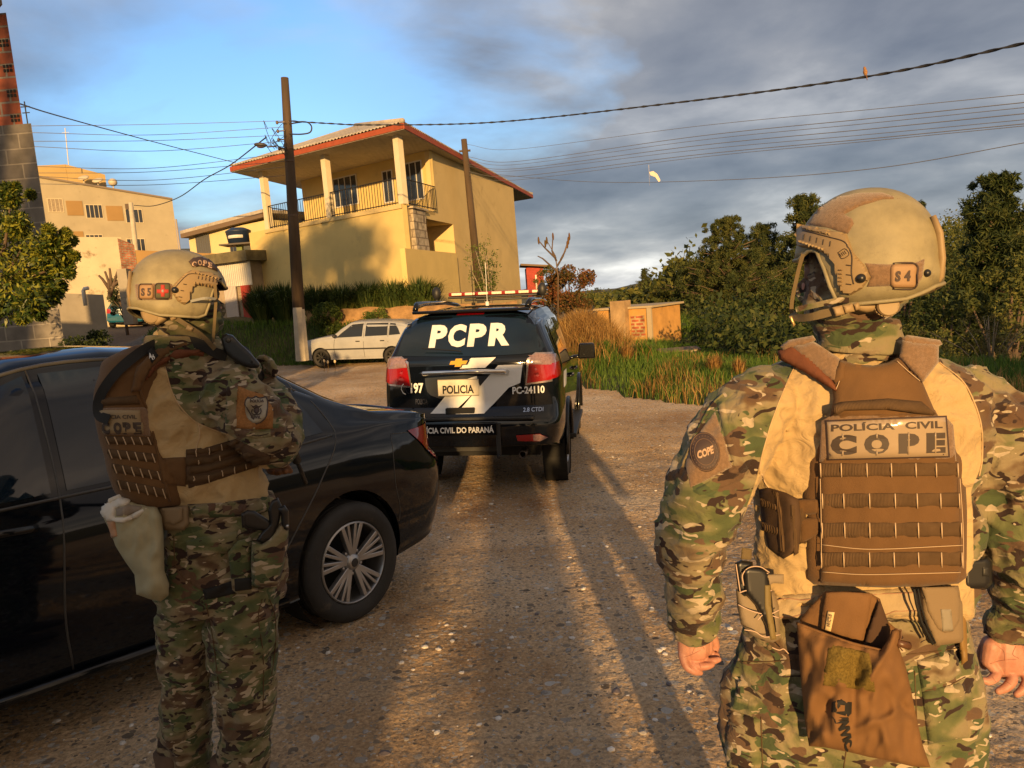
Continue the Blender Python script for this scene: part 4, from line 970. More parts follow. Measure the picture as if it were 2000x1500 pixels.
    for pts in ([(1686, 770, 40, 0), (1492, 792, 34, 0), (1378, 975, 30, -.03), (1352, 1050, 28, -.03), (1358, 1180, 26, .02), (1358, 1225, 27, .03)], [(1686, 770, 40, 0), (1890, 792, 34, 0), (1974, 975, 30, -.03), (1992, 1050, 28, -.03), (1980, 1190, 26, .02), (1965, 1240, 27, .03)]): limb(bd, pts, Y0, 12, 3)
    for cx, sx in ((1532, -1), (1778, 1)):
        h = at(cx, 1440, Y0+.01); h = at(cx, 1440, Y0+.03); g = Vector((h.x+sx*.02, h.y+.02, hz(h.x, h.y))); bd.tube([at(1670, 1380, Y0), h, h.lerp(g, .5), g+Vector((0, 0, .06))], [.07, .065, .045, .035], 14)
    # left hand of the picture: palm, curled fingers, thumb
    HL = [
        [(1352, 1222, 27, .03), (1356, 1245, 31, .03), (1358, 1266, 30, .03)], [(1338, 1250, 16, .02), (1338, 1280, 15, .02)], [(1380, 1240, 14, .03), (1380, 1268, 14, .03)],
        [(1334, 1278, 11.5, .015), (1340, 1300, 10, .005), (1356, 1311, 9, .0), (1368, 1314, 6.5, .005)],
        [(1350, 1282, 11, .02), (1360, 1300, 9.8, .005), (1380, 1301, 9, -.002), (1391, 1298, 6.5, .0)],
        [(1368, 1276, 10.5, .03), (1378, 1292, 9.2, .015), (1393, 1291, 8.2, .008), (1404, 1288, 6.2, .01)],
        [(1384, 1268, 10, .04), (1392, 1280, 8.8, .035), (1400, 1280, 7, .03)],
        [(1388, 1236, 12, .045), (1398, 1262, 9.5, .055), (1388, 1283, 8, .05)]]
    HR = [
        [(1962, 1242, 30, .03), (1962, 1268, 38, .03), (1962, 1292, 36, .03)], [(1936, 1262, 18, .02), (1930, 1290, 15, .02)], [(1992, 1262, 20, .03), (1996, 1290, 18, .03)],
        [(1930, 1290, 14, .02), (1946, 1316, 12, .005), (1932, 1330, 10, -.01), (1921, 1329, 8, -.01)],
        [(1960, 1304, 12, .015), (1978, 1324, 11.5, -.005), (1966, 1342, 10.5, -.012), (1950, 1350, 8, -.01)],
        [(1990, 1300, 12, .02), (2006, 1326, 11, .0), (1998, 1346, 10, -.01), (1986, 1356, 8, -.01)],
        [(2014, 1294, 11, .03), (2026, 1322, 10, .02), (2020, 1344, 9, .01)],
        [(1930, 1254, 14, .045), (1918, 1276, 11, .05), (1922, 1300, 9, .045)]]
    HL = [[(x, y, r*(.86 if i > 2 else .93), d) for x, y, r, d in q] for i, q in enumerate(HL)]; HR = [[(x, y, r*(.86 if i > 2 else .93), d) for x, y, r, d in q] for i, q in enumerate(HR)]
    b0 = MB(); b0.merge(bd); 
    for q in HL+HR: limb(b0, q, Y0, 12, 3)
    full = remesh(b0, .0021, 2, .35); bo = T.part('body', full, M_skin, smooth=True)
    hbv = bvh_of(full)
    for P_ in ([(1336, 1284), (1352, 1278), (1368, 1270)], [(1344, 1250), (1356, 1262), (1352, 1276)], [(1376, 1240), (1370, 1256), (1376, 1268)], [(1345, 1300), (1351, 1306)], [(1366, 1296), (1369, 1305)], [(1934, 1296), (1955, 1290), (1985, 1288)], [(1944, 1258), (1960, 1272), (1962, 1290)], [(1984, 1262), (1978, 1278), (1990, 1286)], [(1938, 1322), (1945, 1332)], [(1964, 1330), (1976, 1338)], [(1992, 1334), (2000, 1342)]): T.part('skin_crease', line_on(P_, hbv, .0007, -.0002), mat('skin_crease', (.24, .09, .06), .7), parent=bo, smooth=True)
    rg = MB(); q = at(1980, 1321, Y0-.003); rg.lathe([(.0083, .002), (.0092, .002), (.0092, -.002), (.0083, -.002), (.0083, .002)], 18, Matrix.Translation(q) @ Matrix.Rotation(.5, 4, 'Z')); T.part('ring', rg, mat('gold_ring', (.8, .55, .15), .2, metal=1), smooth=True)
    bo_ = MB(); 
    for cx, sx in ((1532, -1), (1778, 1)):
        h = at(cx, 1470, Y0+.01); bm_ = MB(); boots(bm_, h.x+sx*.02, h.y+.02); T.part('boot', bm_, M_boot, smooth=True)
    # balaclava and collar
    bl = MB(); R3 = H.to_3x3().to_4x4()
    bl.ell(H @ Vector((.010, 0, -.02)), (.112, .097, .120), 22, 16, R3); bl.ell(H @ Vector((.072, 0, -.105)), (.054, .054, .050), 16, 12, R3); bl.ell(H @ Vector((.124, 0, -.056)), (.022, .018, .030), 12, 10, R3); bl.ell(H @ Vector((.04, 0, -.085)), (.088, .086, .078), 16, 12, R3)
    bl.tube([H @ Vector((-.0, 0, -.08)), at(1668, 620, Y0+.0), at(1678, 662, Y0+.01), at(1682, 700, Y0+.01)], [.068, .07, .072, .078], 24)
    bl = remesh(bl, .0045, 3); cloth(bl, .005, 22, (1, 1, 2), 9); bk = T.part('balaclava', bl, M_camo, smooth=True); bb = bvh_of(bl)
    ey = MB(); e0 = []
    for sgn in (1, -1):
        ey.ell(H @ Vector((.100, sgn*.032, -.014)), (.012, .014, .009), 12, 8)
    T.part('eyes', ey, mat('eye', (.6, .58, .55), .2), parent=bo, smooth=True)
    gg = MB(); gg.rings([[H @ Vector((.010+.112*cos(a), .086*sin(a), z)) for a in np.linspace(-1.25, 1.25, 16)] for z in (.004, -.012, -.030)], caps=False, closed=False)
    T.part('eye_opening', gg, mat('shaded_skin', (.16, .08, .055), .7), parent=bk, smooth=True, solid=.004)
    co = MB(); trunk(co, [(622, 1668, 78, .070, .01), (640, 1672, 80, .074, .01), (665, 1680, 80, .078, .01), (686, 1682, 84, .084, .01)], Y0, 32); co = remesh(co, .005, 3); cloth(co, .0035, 16, (1, 1, 1.5), 3)
    T.part('shirt_collar', co, M_camo, smooth=True)
    # ---- helmet
    hs = helmet_shell(); hw = hs.copy_to(H); helm = T.part('helmet', hw, M_helm, smooth=True, solid=-.006); bh = bvh_of(hw)
    li = helmet_shell(.136, .113, .146) if abs(hs.v[-1].z-.155) < .01 else helmet_shell(.136, .113, .123); T.part('helmet_liner', li.copy_to(H), mat('liner_foam', (.012, .011, .010), .95), parent=helm, smooth=True)
    rimv = hs.v[:72]; rm = MB(); rm.tube([H @ (v+Vector((0, 0, -.002))) for v in rimv]+[H @ (rimv[0]+Vector((0, 0, -.002)))], .0042, 8, caps=False); T.part('rim', rm, M_helm, parent=helm, smooth=True)
    c6 = lambda P: pxs(P, .22667, 1520, 360)
    T.part('velcro_panel', pad(c6([(240, 350), (350, 205), (500, 108), (700, 72), (900, 70), (1060, 125), (900, 130), (700, 190), (570, 260), (670, 310), (600, 430), (400, 370)]), bh, .0022, 2, 7), M_velcro, parent=helm, smooth=True)
    T.part('velcro_panel', pad(c6([(745, 680), (940, 690), (1170, 680), (1262, 640), (1245, 800), (1200, 868), (760, 885), (795, 800)]), bh, .0022, 2, 7), M_velcro, parent=helm, smooth=True)
    rl = pad(c6([(190, 345), (430, 395), (590, 425), (650, 590), (745, 695), (800, 800), (725, 900), (625, 955), (535, 925), (500, 760), (480, 690), (430, 610), (330, 565), (190, 540), (165, 440)]), bh, .011, 3, 5); rail = T.part('side_rail', rl, M_rail, parent=helm, smooth=False, auto=35); br = bvh_of(rl)
    T.part('rail_ridge', pad(c6([(200, 350), (430, 400), (430, 440), (205, 385)]), br, .004, 1.5, 3), M_rail, parent=rail if False else helm, auto=35)
    tt = MB()
    for k in range(8): 
        x = 250+k*26; tt.merge(pad(c6([(x, 375+k*6), (x+14, 378+k*6), (x+14, 402+k*6), (x, 399+k*6)]), br, .004, 1.2, 2.5))
    for k in range(8):
        x = 185+k*27; tt.merge(pad(c6([(x, 482+k*9), (x+15, 485+k*9), (x+15, 510+k*9), (x, 507+k*9)]), br, .005, 1.2, 2.5))
    for k in range(5): tt.merge(pad(c6([(520, 730+k*33), (552, 730+k*33), (552, 746+k*33), (520, 746+k*33)]), br, .004, 1.2, 2.5))
    T.part('rail_teeth', tt, M_rail, parent=helm, auto=35)
    sl = MB()
    for x, y in ((228, 430), (282, 445), (336, 460), (392, 475), (452, 490)): sl.merge(line_on(c6([(x, y), (x-4, y+22), (x-8, y+45)]), br, .0011, .0006))
    for y in (695, 778, 858): sl.merge(line_on(c6([(585, y), (610, y+3), (632, y+6)]), br, .0011, .0006))
    sl.merge(line_on(c6([(210, 395), (440, 455), (560, 490), (600, 540), (635, 620), (632, 760), (650, 860)]), br, .0014, .0004)); sl.merge(line_on(c6([(515, 590), (575, 555), (610, 605), (550, 640), (515, 590)]), br, .0008, .0006))
    for k in range(4): sl.merge(line_on(c6([(528+k*14, 597-k*8), (545+k*14, 622-k*8)]), br, .0008, .0006))
    T.part('rail_slots', sl, M_ink, parent=helm, smooth=True)
    bo2 = MB(); h = shoot(br, *c6([(713, 810)])[0]); bo2.ell(h[0], (.0095, .0095, .0095), 16, 10); T.part('rail_bolt', bo2, M_gun, parent=helm, smooth=True)
    for c_, rr_ in (((175, 415), .007), ((1280, 765), .008)):
        h = shoot(bh, *c6([c_])[0])
        if h[0]: q = MB(); q.ell(h[0], (rr_,)*3, 12, 8); T.part('shell_bolt', q, M_gun, parent=helm, smooth=True)
    q = MB(); h = shoot(bh, *c6([(555, 58)])[0]); 
    if h[0]: q.ell(h[0], (.008, .006, .004), 12, 8); T.part('shell_bolt', q, M_rail, parent=helm, smooth=True)
    ba = MB(); ba.tube([H @ Vector((x_, .02, z)) for x_, z in ((-.128, .085), (-.139, .05), (-.144, .0), (-.143, -.035), (-.130, -.06))], [.008, .012, .013, .012, .008], 8, flat=.6); T.part('rear_bracket', ba, M_rail, parent=helm, smooth=True)
    p = pad(rrect(1738, 516, 1790, 562, 9), bh, .006, 3, 5, lift=.002); pt = T.part('name_patch', p, M_badge, parent=helm, smooth=True); bp = bvh_of(p)
    p2 = MB(); p2.merge(line_on(rrect(1738, 516, 1790, 562, 9)+rrect(1738, 516, 1790, 562, 9)[:1], bp, .0016, .003, 5, 2)); T.part('patch_border', p2, M_darkb, parent=helm, smooth=True)
    T.part('patch_lettering', text_on('S', quadpx(1748, 550, 1759, 529, 0), bp, .002, .05, .1), M_darkb, parent=helm); T.part('patch_lettering', text_on('4', quadpx(1766, 549, 1778, 528, 0), bp, .002, .05, .1), M_darkb, parent=helm)
    # chin strap, nape pad and dial
    st = MB(); D0 = (Hc-CAM).dot(Fv)
    sA = pillow(c6([(650, 985), (730, 985), (1020, 965), (1090, 960), (1080, 1010), (1000, 1060), (850, 1090), (760, 1105), (690, 1090), (640, 1030)]), D0-.072, .012, .03, 8, 5); T.part('nape_pad', sA, M_rail, smooth=True, parent=helm)
    dl = MB(); P0 = atD(*c6([(935, 1045)])[0], D0-.086); ax = -ray(*c6([(935, 1045)])[0]).normalized()
    Md = Matrix.Translation(P0) @ ax.to_track_quat('Y', 'Z').to_matrix().to_4x4(); prof = [(0, .014), (.019, .014), (.0215, .010), (.0215, 0), (.021, -.02)]
    dl.lathe(prof, 28, Md @ Matrix.Rotation(.3, 4, 'Z'))
    for k in range(22): a = 2*pi*k/22; dl.box(Md @ Vector((.0216*cos(a), .002, .0216*sin(a))), (.0022, .014, .004), M=(Md.to_3x3().to_4x4() @ Matrix.Rotation(-a, 4, 'Y')))
    T.part('adjustment_dial', dl, M_rail, smooth=False, parent=helm, auto=30)
    def strap(pts, w, m, D, th=.0018, nm='chin_strap'):
        Q = crom(pts, 5); mb = MB(); P = []
        for i, q in enumerate(Q):
            t = (Q[min(i+1, len(Q)-1)]-Q[max(i-1, 0)])[:2]; t = t/np.hypot(*t); n_ = np.array([-t[1], t[0]])*w/2; dd = D(q[0], q[1]) if callable(D) else (D + (q[2] if len(q) > 2 else 0))
            P.append([atD(*(q[:2]+n_), dd), atD(*(q[:2]-n_), dd), atD(*(q[:2]-n_), dd+th*2), atD(*(q[:2]+n_), dd+th*2)])
        mb.rings(P); return T.part(nm, mb, m, parent=helm, bevel=.0006)
    strap([(*c6([(735, 1035)])[0], -.075), (*c6([(600, 1065)])[0], -.083), (*c6([(480, 1095)])[0], -.080), (*c6([(300, 1140)])[0], -.060), (*c6([(170, 1150)])[0], -.02), (*c6([(110, 1110)])[0], .02)], 15, M_strap, D0)
    strap([(*c6([(215, 600)])[0], -.03), (*c6([(185, 700)])[0], -.03), (*c6([(150, 850)])[0], -.025), (*c6([(120, 1000)])[0], -.01), (*c6([(112, 1110)])[0], .0)], 8, M_strap, D0)
    strap([(*c6([(150, 1080)])[0], -.035), (*c6([(330, 1040)])[0], -.07), (*c6([(520, 1000)])[0], -.084), (*c6([(610, 1000)])[0], -.084)], 11, M_camod, D0)
    for P_ in ([(465, 1060), (550, 1040), (575, 1120), (495, 1140)], [(555, 1045), (640, 1025), (660, 1095), (580, 1115)], [(645, 1030), (690, 1015), (712, 1070), (668, 1090)]):
        T.part('buckle', pillow(c6(P_), D0-.092, .005, .004, 3, 4), M_rail, parent=helm, smooth=True)
    T.part('buckle', pillow(c6([(90, 1140), (120, 1130), (150, 1210), (130, 1230)]), D0-.01, .004, .004, 3, 4), mat('buckle_metal', (.5, .35, .15), .3, metal=.6), parent=helm, smooth=True)
    # ---- plate carrier
    vc = MB(); trunk(vc, [(690, 1690, 120, .055, -.045), (720, 1692, 135, .075, -.055), (760, 1700, 118, .075, -.068), (812, 1722, 112, .070, -.082), (850, 1728, 128, .070, -.088), (905, 1732, 138, .070, -.090), (1000, 1734, 141, .070, -.090), (1100, 1734, 142, .068, -.086), (1140, 1732, 140, .055, -.078)], Y0, 36, 4)
    core = trunk(MB(), [(694, 1690, 115, .050, -.045), (720, 1694, 128, .07, -.055), (760, 1706, 104, .07, -.066), (812, 1726, 101, .062, -.080), (835, 1730, 121, .064, -.085), (905, 1734, 136, .066, -.088), (1000, 1737, 140, .066, -.088), (1100, 1737, 141, .064, -.084), (1140, 1734, 138, .05, -.074)], Y0, 40, 4)
    bigB = MB(); bigB.merge(core); bigB.merge(sh); bc = bvh_of(bigB)
    # flattened panel surface
    Dp = lambda x, y: pl_(x, y, .162)+.035*((x-1734)/150)**2
    side = pillow([(1626, 800), (1600, 850), (1578, 900), (1566, 960), (1570, 1040), (1573, 1130), (1590, 1142), (1730, 1148), (1872, 1140), (1888, 1128), (1889, 1000), (1884, 900), (1850, 840), (1826, 800)], lambda x, y: Dp(x, y)+.040, .030, .05, 16, 12, wr=.004, ws=.03); carrier = T.part('plate_carrier', side, M_brown, smooth=True)
    pan = pillow([(1640, 806), (1612, 824), (1604, 860), (1599, 905), (1600, 1000), (1601, 1100), (1602, 1138), (1700, 1146), (1800, 1146), (1872, 1139), (1880, 1100), (1877, 1000), (1873, 900), (1856, 840), (1822, 806)], lambda x, y: Dp(x, y)+.012, .016, .03, 9, 9, wr=.0035, ws=.035); T.part('back_panel', pan, M_brown, parent=carrier, smooth=True)
    yk = [(1636, 700), (1668, 711), (1706, 714), (1735, 708), (1758, 696), (1800, 742), (1816, 780), (1830, 812), (1730, 826), (1622, 812), (1628, 780), (1624, 748)]
    Dy = lambda x, y: pl_(x, y, .158-.00048*max(0, 800-y))+.02*((x-1705)/120)**2
    T.part('upper_yoke', pillow(yk, lambda x, y: Dy(x, y)+.016, .016, .03, 9, 9, wr=.004), M_brown, parent=carrier, smooth=True)
    Ds = lambda x, y: (at(1690, 700, Y0-.105)-CAM).dot(Fv)+(700-y)*.0006+.0
    lp = [(1514, 690), (1536, 676), (1592, 664), (1642, 702), (1630, 752), (1572, 722)]
    T.part('shoulder_pad', pillow([(1518, 686), (1545, 672), (1578, 690), (1625, 742), (1640, 768), (1622, 758), (1570, 726), (1522, 702)], lambda x, y: Dy(x, y)+.012-.00013*(x-1560), .016, .02, 8, 6, wr=.002), mat('mesh_padding', (.17, .065, .035), .95, bump=.002, bs=500, spec=.1), parent=carrier, smooth=True)
    T.part('shoulder_strap', pillow([(1542, 676), (1590, 667), (1640, 700), (1632, 748), (1600, 728)], lambda x, y: Dy(x, y)+.006, .012, .015, 6, 7, wr=.003), M_velcro, parent=carrier, smooth=True)
    T.part('shoulder_strap', pillow([(1762, 664), (1834, 672), (1833, 708), (1802, 748), (1756, 698)], lambda x, y: Dy(x, y)+.006, .012, .015, 6, 7, wr=.003), M_velcro, parent=carrier, smooth=True)
    T.part('strap_flap', pillow([(1523, 676), (1540, 664), (1588, 655), (1594, 664), (1580, 672), (1530, 686)], lambda x, y: Dy(x, y)+.010, .010, .01, 4, 5, wr=.004, ws=.2), M_velcro, parent=carrier, smooth=True)
    T.part('strap_flap', pillow([(1760, 662), (1772, 654), (1836, 664), (1841, 672), (1828, 680), (1768, 672)], lambda x, y: Dy(x, y)+.010, .010, .01, 4, 5, wr=.004, ws=.2), M_velcro, parent=carrier, smooth=True)
    T.part('strap_facing', pillow([(1640, 704), (1652, 708), (1648, 742), (1632, 750), (1626, 742)], lambda x, y: Dy(x, y)+.002, .006, .01, 3, 6), M_brown, parent=carrier, smooth=True)
    Dh = lambda x, y: Dy(x, y)-.012
    T.part('drag_handle', pillow([(1627, 790), (1650, 784), (1735, 778), (1800, 784), (1828, 808), (1822, 812), (1735, 800), (1650, 802), (1630, 814)], Dh, .008, .008, 6, 6), M_web, parent=carrier, smooth=True)
    c7 = lambda P: pxs(P, .26667, 1560, 780)
    def stitch(pts, m=M_thread, r=.0008, D=lambda x, y: Dp(x, y)-.0075, nm='stitching', par=None):
        mb = MB(); Q = crom(pts, 8); mb.tube([atD(q[0], q[1], D(q[0], q[1])) for q in Q], r, 5); return T.part(nm, mb, m, parent=par or carrier, smooth=True)
    # velcro field and name plate
    T.part('velcro_field', pillow([(1604, 822), (1622, 812), (1845, 812), (1862, 830), (1868, 900), (1600, 902)], lambda x, y: Dp(x, y)-.002, .003, .01, 3, 12), M_velcro, parent=carrier, smooth=True)
    plq = [(1613, 822), (1848, 813), (1854, 892), (1617, 898)]; Dq = lambda x, y: Dp(x, y)-.0065
    T.part('plate_border', pillow([(1611.5, 820.5), (1849.5, 811.5), (1855.5, 893.5), (1615.5, 899.5)], Dq, .002, .004, 1.5, 14), M_darkb, parent=carrier, smooth=True)
    np_ = T.part('name_plate', pillow([(1615, 824), (1846.5, 815), (1852, 890.5), (1619, 896.5)], lambda x, y: Dq(x, y)-.0018, .0022, .002, 2, 12, wr=.0008), M_patch, parent=carrier, smooth=True)
    Dt = lambda x, y: Dq(x, y)-.0046
    def tx(s, quad, m=M_ink, bold=.03, D=Dt): return T.part('lettering', text_on(s, quad, None, 0, bold, 0, D), m, parent=carrier)
    tx('POLÍCIA', [*c7([(235, 237), (705, 222), (700, 160), (238, 172)])]); tx('CIVIL', [*c7([(782, 218), (1055, 212), (1052, 156), (780, 166)])])
    for s, x0, x1 in (('C', 233, 425), ('O', 480, 664), ('P', 732, 885), ('E', 936, 1076)):
        sk = lambda x: -.022*(x-233); tx(s, c7([(x0, 410+sk(x0)), (x1, 410+sk(x1)), (x1, 262+sk(x1)), (x0, 262+sk(x0))]), bold=.075)
    for x, y0, y1 in ((322, 250, 300), (322, 375, 415), (572, 250, 285), (572, 375, 412), (806, 240, 405), (1002, 240, 395)):
        T.part('stencil_gap', pillow(c7([(x-5, y0), (x+6, y0), (x+6, y1), (x-5, y1)]), lambda a, b: Dt(a, b)-.0002, .0006, .0003, 1, 8), M_patch, parent=carrier, smooth=True)
    rows = [(905, 932, 1599, 1872, [158, 310, 498, 677, 857, 1006, 1165]), (964, 993, 1602, 1875, [172, 328, 517, 705, 866, 1038, 1175]), (1021, 1051, 1603, 1878, [170, 335, 518, 707, 875, 1046, 1190]), (1079, 1108, 1603, 1879, [165, 328, 517, 697, 876, 1045, 1195])]
    for y0, y1, x0, x1, tk in rows:
        wbm = pillow([(x0, y0), (x1, y0-2), (x1+1, y1-3), (x0+1, y1)], lambda x, y: Dp(x, y)-.0035+.0, .0032, .004, 3, 7, wr=.0018, ws=.09, seed=y0)
        tb = MB()
        for t in tk:
            x = 1560+t*.26667; tb.tube([atD(x, y0, Dp(x, y0)-.0062), atD(x+.6, (y0+y1)/2, Dp(x, y0)-.0092), atD(x+1, y1, Dp(x, y1)-.0062)], .0013, 6)
        tb.mi = [1]*len(tb.f); wbm.merge(tb); T.part('webbing', wbm, [M_web, M_thread], parent=carrier, smooth=True)
    stitch([(1606, 1064), (1680, 1072), (1740, 1072), (1800, 1069), (1880, 1065)]); stitch([(1606, 1117), (1680, 1122), (1760, 1121), (1876, 1118)])
    stitch([(1602, 935), (1604, 1030), (1604, 1110)]); stitch([(1875, 935), (1881, 1030), (1882, 1110)]); stitch([(1645, 716), (1640, 742), (1633, 760)], D=lambda x, y: Dy(x, y)-.002); stitch([(1752, 705), (1775, 726), (1797, 744)], D=lambda x, y: Dy(x, y)-.002)
    # side straps
    for P_, m_ in (([(1552, 976), (1602, 974), (1602, 1004), (1556, 1006)], M_brown), ([(1556, 1012), (1604, 1010), (1604, 1042), (1560, 1064)], M_brown), ([(1548, 984), (1574, 984), (1574, 1062), (1552, 1060)], M_web)):
        T.part('side_strap', pillow(P_, lambda x, y: Dp(1600, y)+.012+.0006*(1600-x), .010, .015, 6, 6, wr=.003), m_, parent=carrier, smooth=True)
    # cummerbund with loops at the flank
    cb = [(1482, 955), (1500, 952), (1535, 962), (1560, 975), (1566, 1020), (1560, 1075), (1530, 1092), (1500, 1072), (1488, 1020)]
    Dc = lambda x, y: min(pl_(x, y, .125-.0016*max(0, 1545-x)), 9)
    T.part('cummerbund', pillow(cb, Dc, .018, .03, 10, 8, wr=.005), mat('dark_brown_webbing', (.07, .038, .018), .9, bump=.001, bs=300), parent=carrier, smooth=True)
    for P_ in ([(1484, 972), (1520, 985), (1520, 1000), (1484, 988)], [(1486, 1018), (1524, 1030), (1524, 1048), (1488, 1036)], [(1508, 958), (1520, 962), (1530, 1010), (1534, 1080), (1520, 1078), (1516, 1010)]):
        T.part('webbing', pillow(P_, lambda x, y: Dc(x, y)-.016, .006, .006, 4, 5, wr=.003), M_web, parent=carrier, smooth=True)
    T.part('webbing', pillow([(1543, 985), (1553, 985), (1560, 1080), (1550, 1086)], lambda x, y: Dc(x, y)-.014, .006, .006, 3, 5), M_web, parent=carrier, smooth=True)
    # ---- belt and its load
    bt2 = MB(); bt2.merge(tr); bt2.merge(sh); bbt = bvh_of(bt2)
    belt = T.part('belt', pad([(1490, 1164), (1560, 1160), (1700, 1152), (1800, 1146), (1866, 1144), (1872, 1192), (1800, 1204), (1700, 1206), (1560, 1208), (1494, 1212)], bbt, .010, 4, 9), mat('tan_belt', (.38, .29, .17), .9, var=.06, vs=30, bump=.0012, bs=420), smooth=True)
    for ys_ in ([(1495, 1170), (1600, 1164), (1700, 1158), (1860, 1150)], [(1500, 1204), (1600, 1200), (1700, 1198), (1860, 1184)]):
        T.part('stitching', line_on(ys_, bbt, .0012, .0105), mat('pink_thread', (.34, .19, .12), .8), parent=belt, smooth=True)
    Dw = lambda x, y: pl_(x, y, .150)+.07*((x-1690)/200)**2
    pc = T.part('utility_pouch', pillow([(1797, 1146), (1872, 1144), (1880, 1180), (1882, 1248), (1878, 1255), (1826, 1262), (1812, 1230), (1800, 1190)], lambda x, y: Dw(x, y)+.005, .022, .03, 8, 7, wr=.002), mat('khaki_cordura', (.21, .15, .085), .9, bump=.001, bs=400), smooth=True)
    T.part('pouch_flap', pillow([(1800, 1147), (1868, 1145), (1876, 1170), (1874, 1212), (1862, 1234), (1846, 1238), (1830, 1228), (1812, 1195)], lambda x, y: Dw(x, y)-.016, .006, .01, 5, 6), mat('khaki_cordura'), parent=pc, smooth=True)
    T.part('pouch_tab', pillow([(1837, 1190), (1858, 1190), (1862, 1232), (1841, 1233)], lambda x, y: Dw(x, y)-.022, .003, .004, 2, 5), M_velcro if False else mat('grey_velcro', (.24, .21, .16), 1, bump=.001, bs=300), parent=pc, smooth=True)
    T.part('pouch_cord', (lambda m_: (m_.tube([atD(q[0], q[1], Dw(*q)-.018) for q in ((1785, 1150), (1790, 1180), (1800, 1215), (1822, 1258))], .0028, 6), m_.tube([atD(q[0], q[1], Dw(*q)-.018) for q in ((1793, 1150), (1798, 1180), (1808, 1215), (1827, 1256))], .0018, 6), m_)[2])(MB()), M_black, parent=pc, smooth=True)
    ph = T.part('radio_pouch', pillow([(1878, 1098), (1890, 1089), (1930, 1086), (1939, 1096), (1938, 1140), (1926, 1152), (1880, 1154)], pl_(1900, 1120, .03), .030, .03, 7, 6), M_gun, smooth=True)
    T.part('pouch_button', pillow([(1918, 1108), (1932, 1108), (1932, 1126), (1918, 1126)], pl_(1900, 1120, .062), .003, .004, 2, 4), M_blkpl, parent=ph, smooth=True)
    T.part('holster_panel', pillow([(1872, 1160), (1886, 1160), (1890, 1290), (1878, 1300), (1872, 1250)], pl_(1880, 1220, .06), .012, .02, 4, 7), mat('coyote_polymer', (.22, .13, .04), .5), smooth=True)
    # magazine pouch at the left hip
    c9 = lambda P: pxs(P, .23340, 1400, 950)
    Dm = pl_(1490, 1180, .10)
    mp = T.part('magazine_pouch', pillow(c9([(160, 860), (230, 880), (330, 900), (480, 870), (520, 1000), (530, 1180), (520, 1280), (470, 1310), (380, 1290), (280, 1240), (200, 1150), (170, 1000)]), Dm+.01, .028, .03, 14, 6, wr=.004), mat('khaki_nylon', (.24, .185, .12), .9, bump=.001, bs=400), smooth=True)
    for P_, dd in (([(150, 640), (200, 615), (300, 630), (310, 700), (280, 900), (230, 930), (175, 870)], .0), ([(215, 700), (270, 670), (390, 680), (440, 730), (470, 1000), (500, 1220), (440, 1230), (330, 1000), (240, 900)], -.018)):
        T.part('magazine', pillow(c9(P_), Dm+dd-.010, .016, .02, 6, 5), M_gun, parent=mp, smooth=True)
    T.part('pouch_tab', pillow(c9([(210, 510), (295, 525), (290, 615), (200, 610)]), Dm, .003, .004, 2, 5), M_strap, parent=mp, smooth=True)
    T.part('pouch_tab', pillow(c9([(390, 740), (470, 735), (560, 735), (560, 815), (470, 810), (440, 830), (400, 825)]), Dm-.035, .004, .004, 2, 5), mat('khaki_nylon'), parent=mp, smooth=True)
    T.part('pouch_strap', pillow(c9([(398, 825), (448, 825), (455, 1000), (500, 1280), (450, 1285), (400, 1000)]), Dm-.044, .003, .004, 2, 5), mat('olive_strap', (.17, .125, .045), .7), parent=mp, smooth=True)
    cords = MB()
    for P_ in ([(225, 830), (215, 740), (270, 680), (360, 672), (440, 720)], [(290, 900), (300, 790), (360, 730), (430, 728)], [(160, 650), (180, 780), (195, 880)], [(190, 890), (260, 870), (400, 880), (460, 870)], [(180, 990), (260, 1030), (350, 1060), (440, 1070), (520, 1035)], [(340, 1120), (400, 1070), (520, 1100)], [(230, 1200), (320, 1215), (400, 1260), (530, 1240)], [(455, 1345), (520, 1370), (560, 1360), (600, 1400)]):
        cords.tube([atD(*c9([tuple(q)])[0], Dm-.040) for q in crom(P_, 4)], .0013, 6)
    T.part('elastic_cord', cords, mat('pink_cord', (.50, .36, .27), .7), parent=mp, smooth=True)
    T.part('cord_lock', (lambda m_: (m_.ell(atD(*c9([(440, 1345)])[0], Dm-.04), (.006, .006, .006)), m_)[1])(MB()), M_strap, parent=mp, smooth=True)
    # dump bag
    cA = lambda P: pxs(P, .26667, 1500, 1100)
    Db = lambda x, y: pl_(x, y, .190)+.04*((x-1670)/110)**2
    back = pillow(cA([(235, 415), (290, 340), (420, 205), (560, 205), (740, 215), (820, 260), (870, 420), (940, 480), (900, 700), (500, 640), (240, 520)]), lambda x, y: Db(x, y)+.045, .006, .008, 6, 8, wr=.006); bag = T.part('dump_bag', back, M_bagbr, smooth=True)
    fr = cA([(210, 435), (330, 480), (450, 525), (620, 580), (830, 632), (880, 560), (905, 490), (945, 478), (975, 500), (960, 620), (1010, 760), (1050, 940), (1085, 1120), (1130, 1320), (1190, 1495), (1060, 1490), (900, 1450), (740, 1420), (600, 1385), (420, 1350), (300, 1340), (270, 1150), (245, 900), (225, 650)])
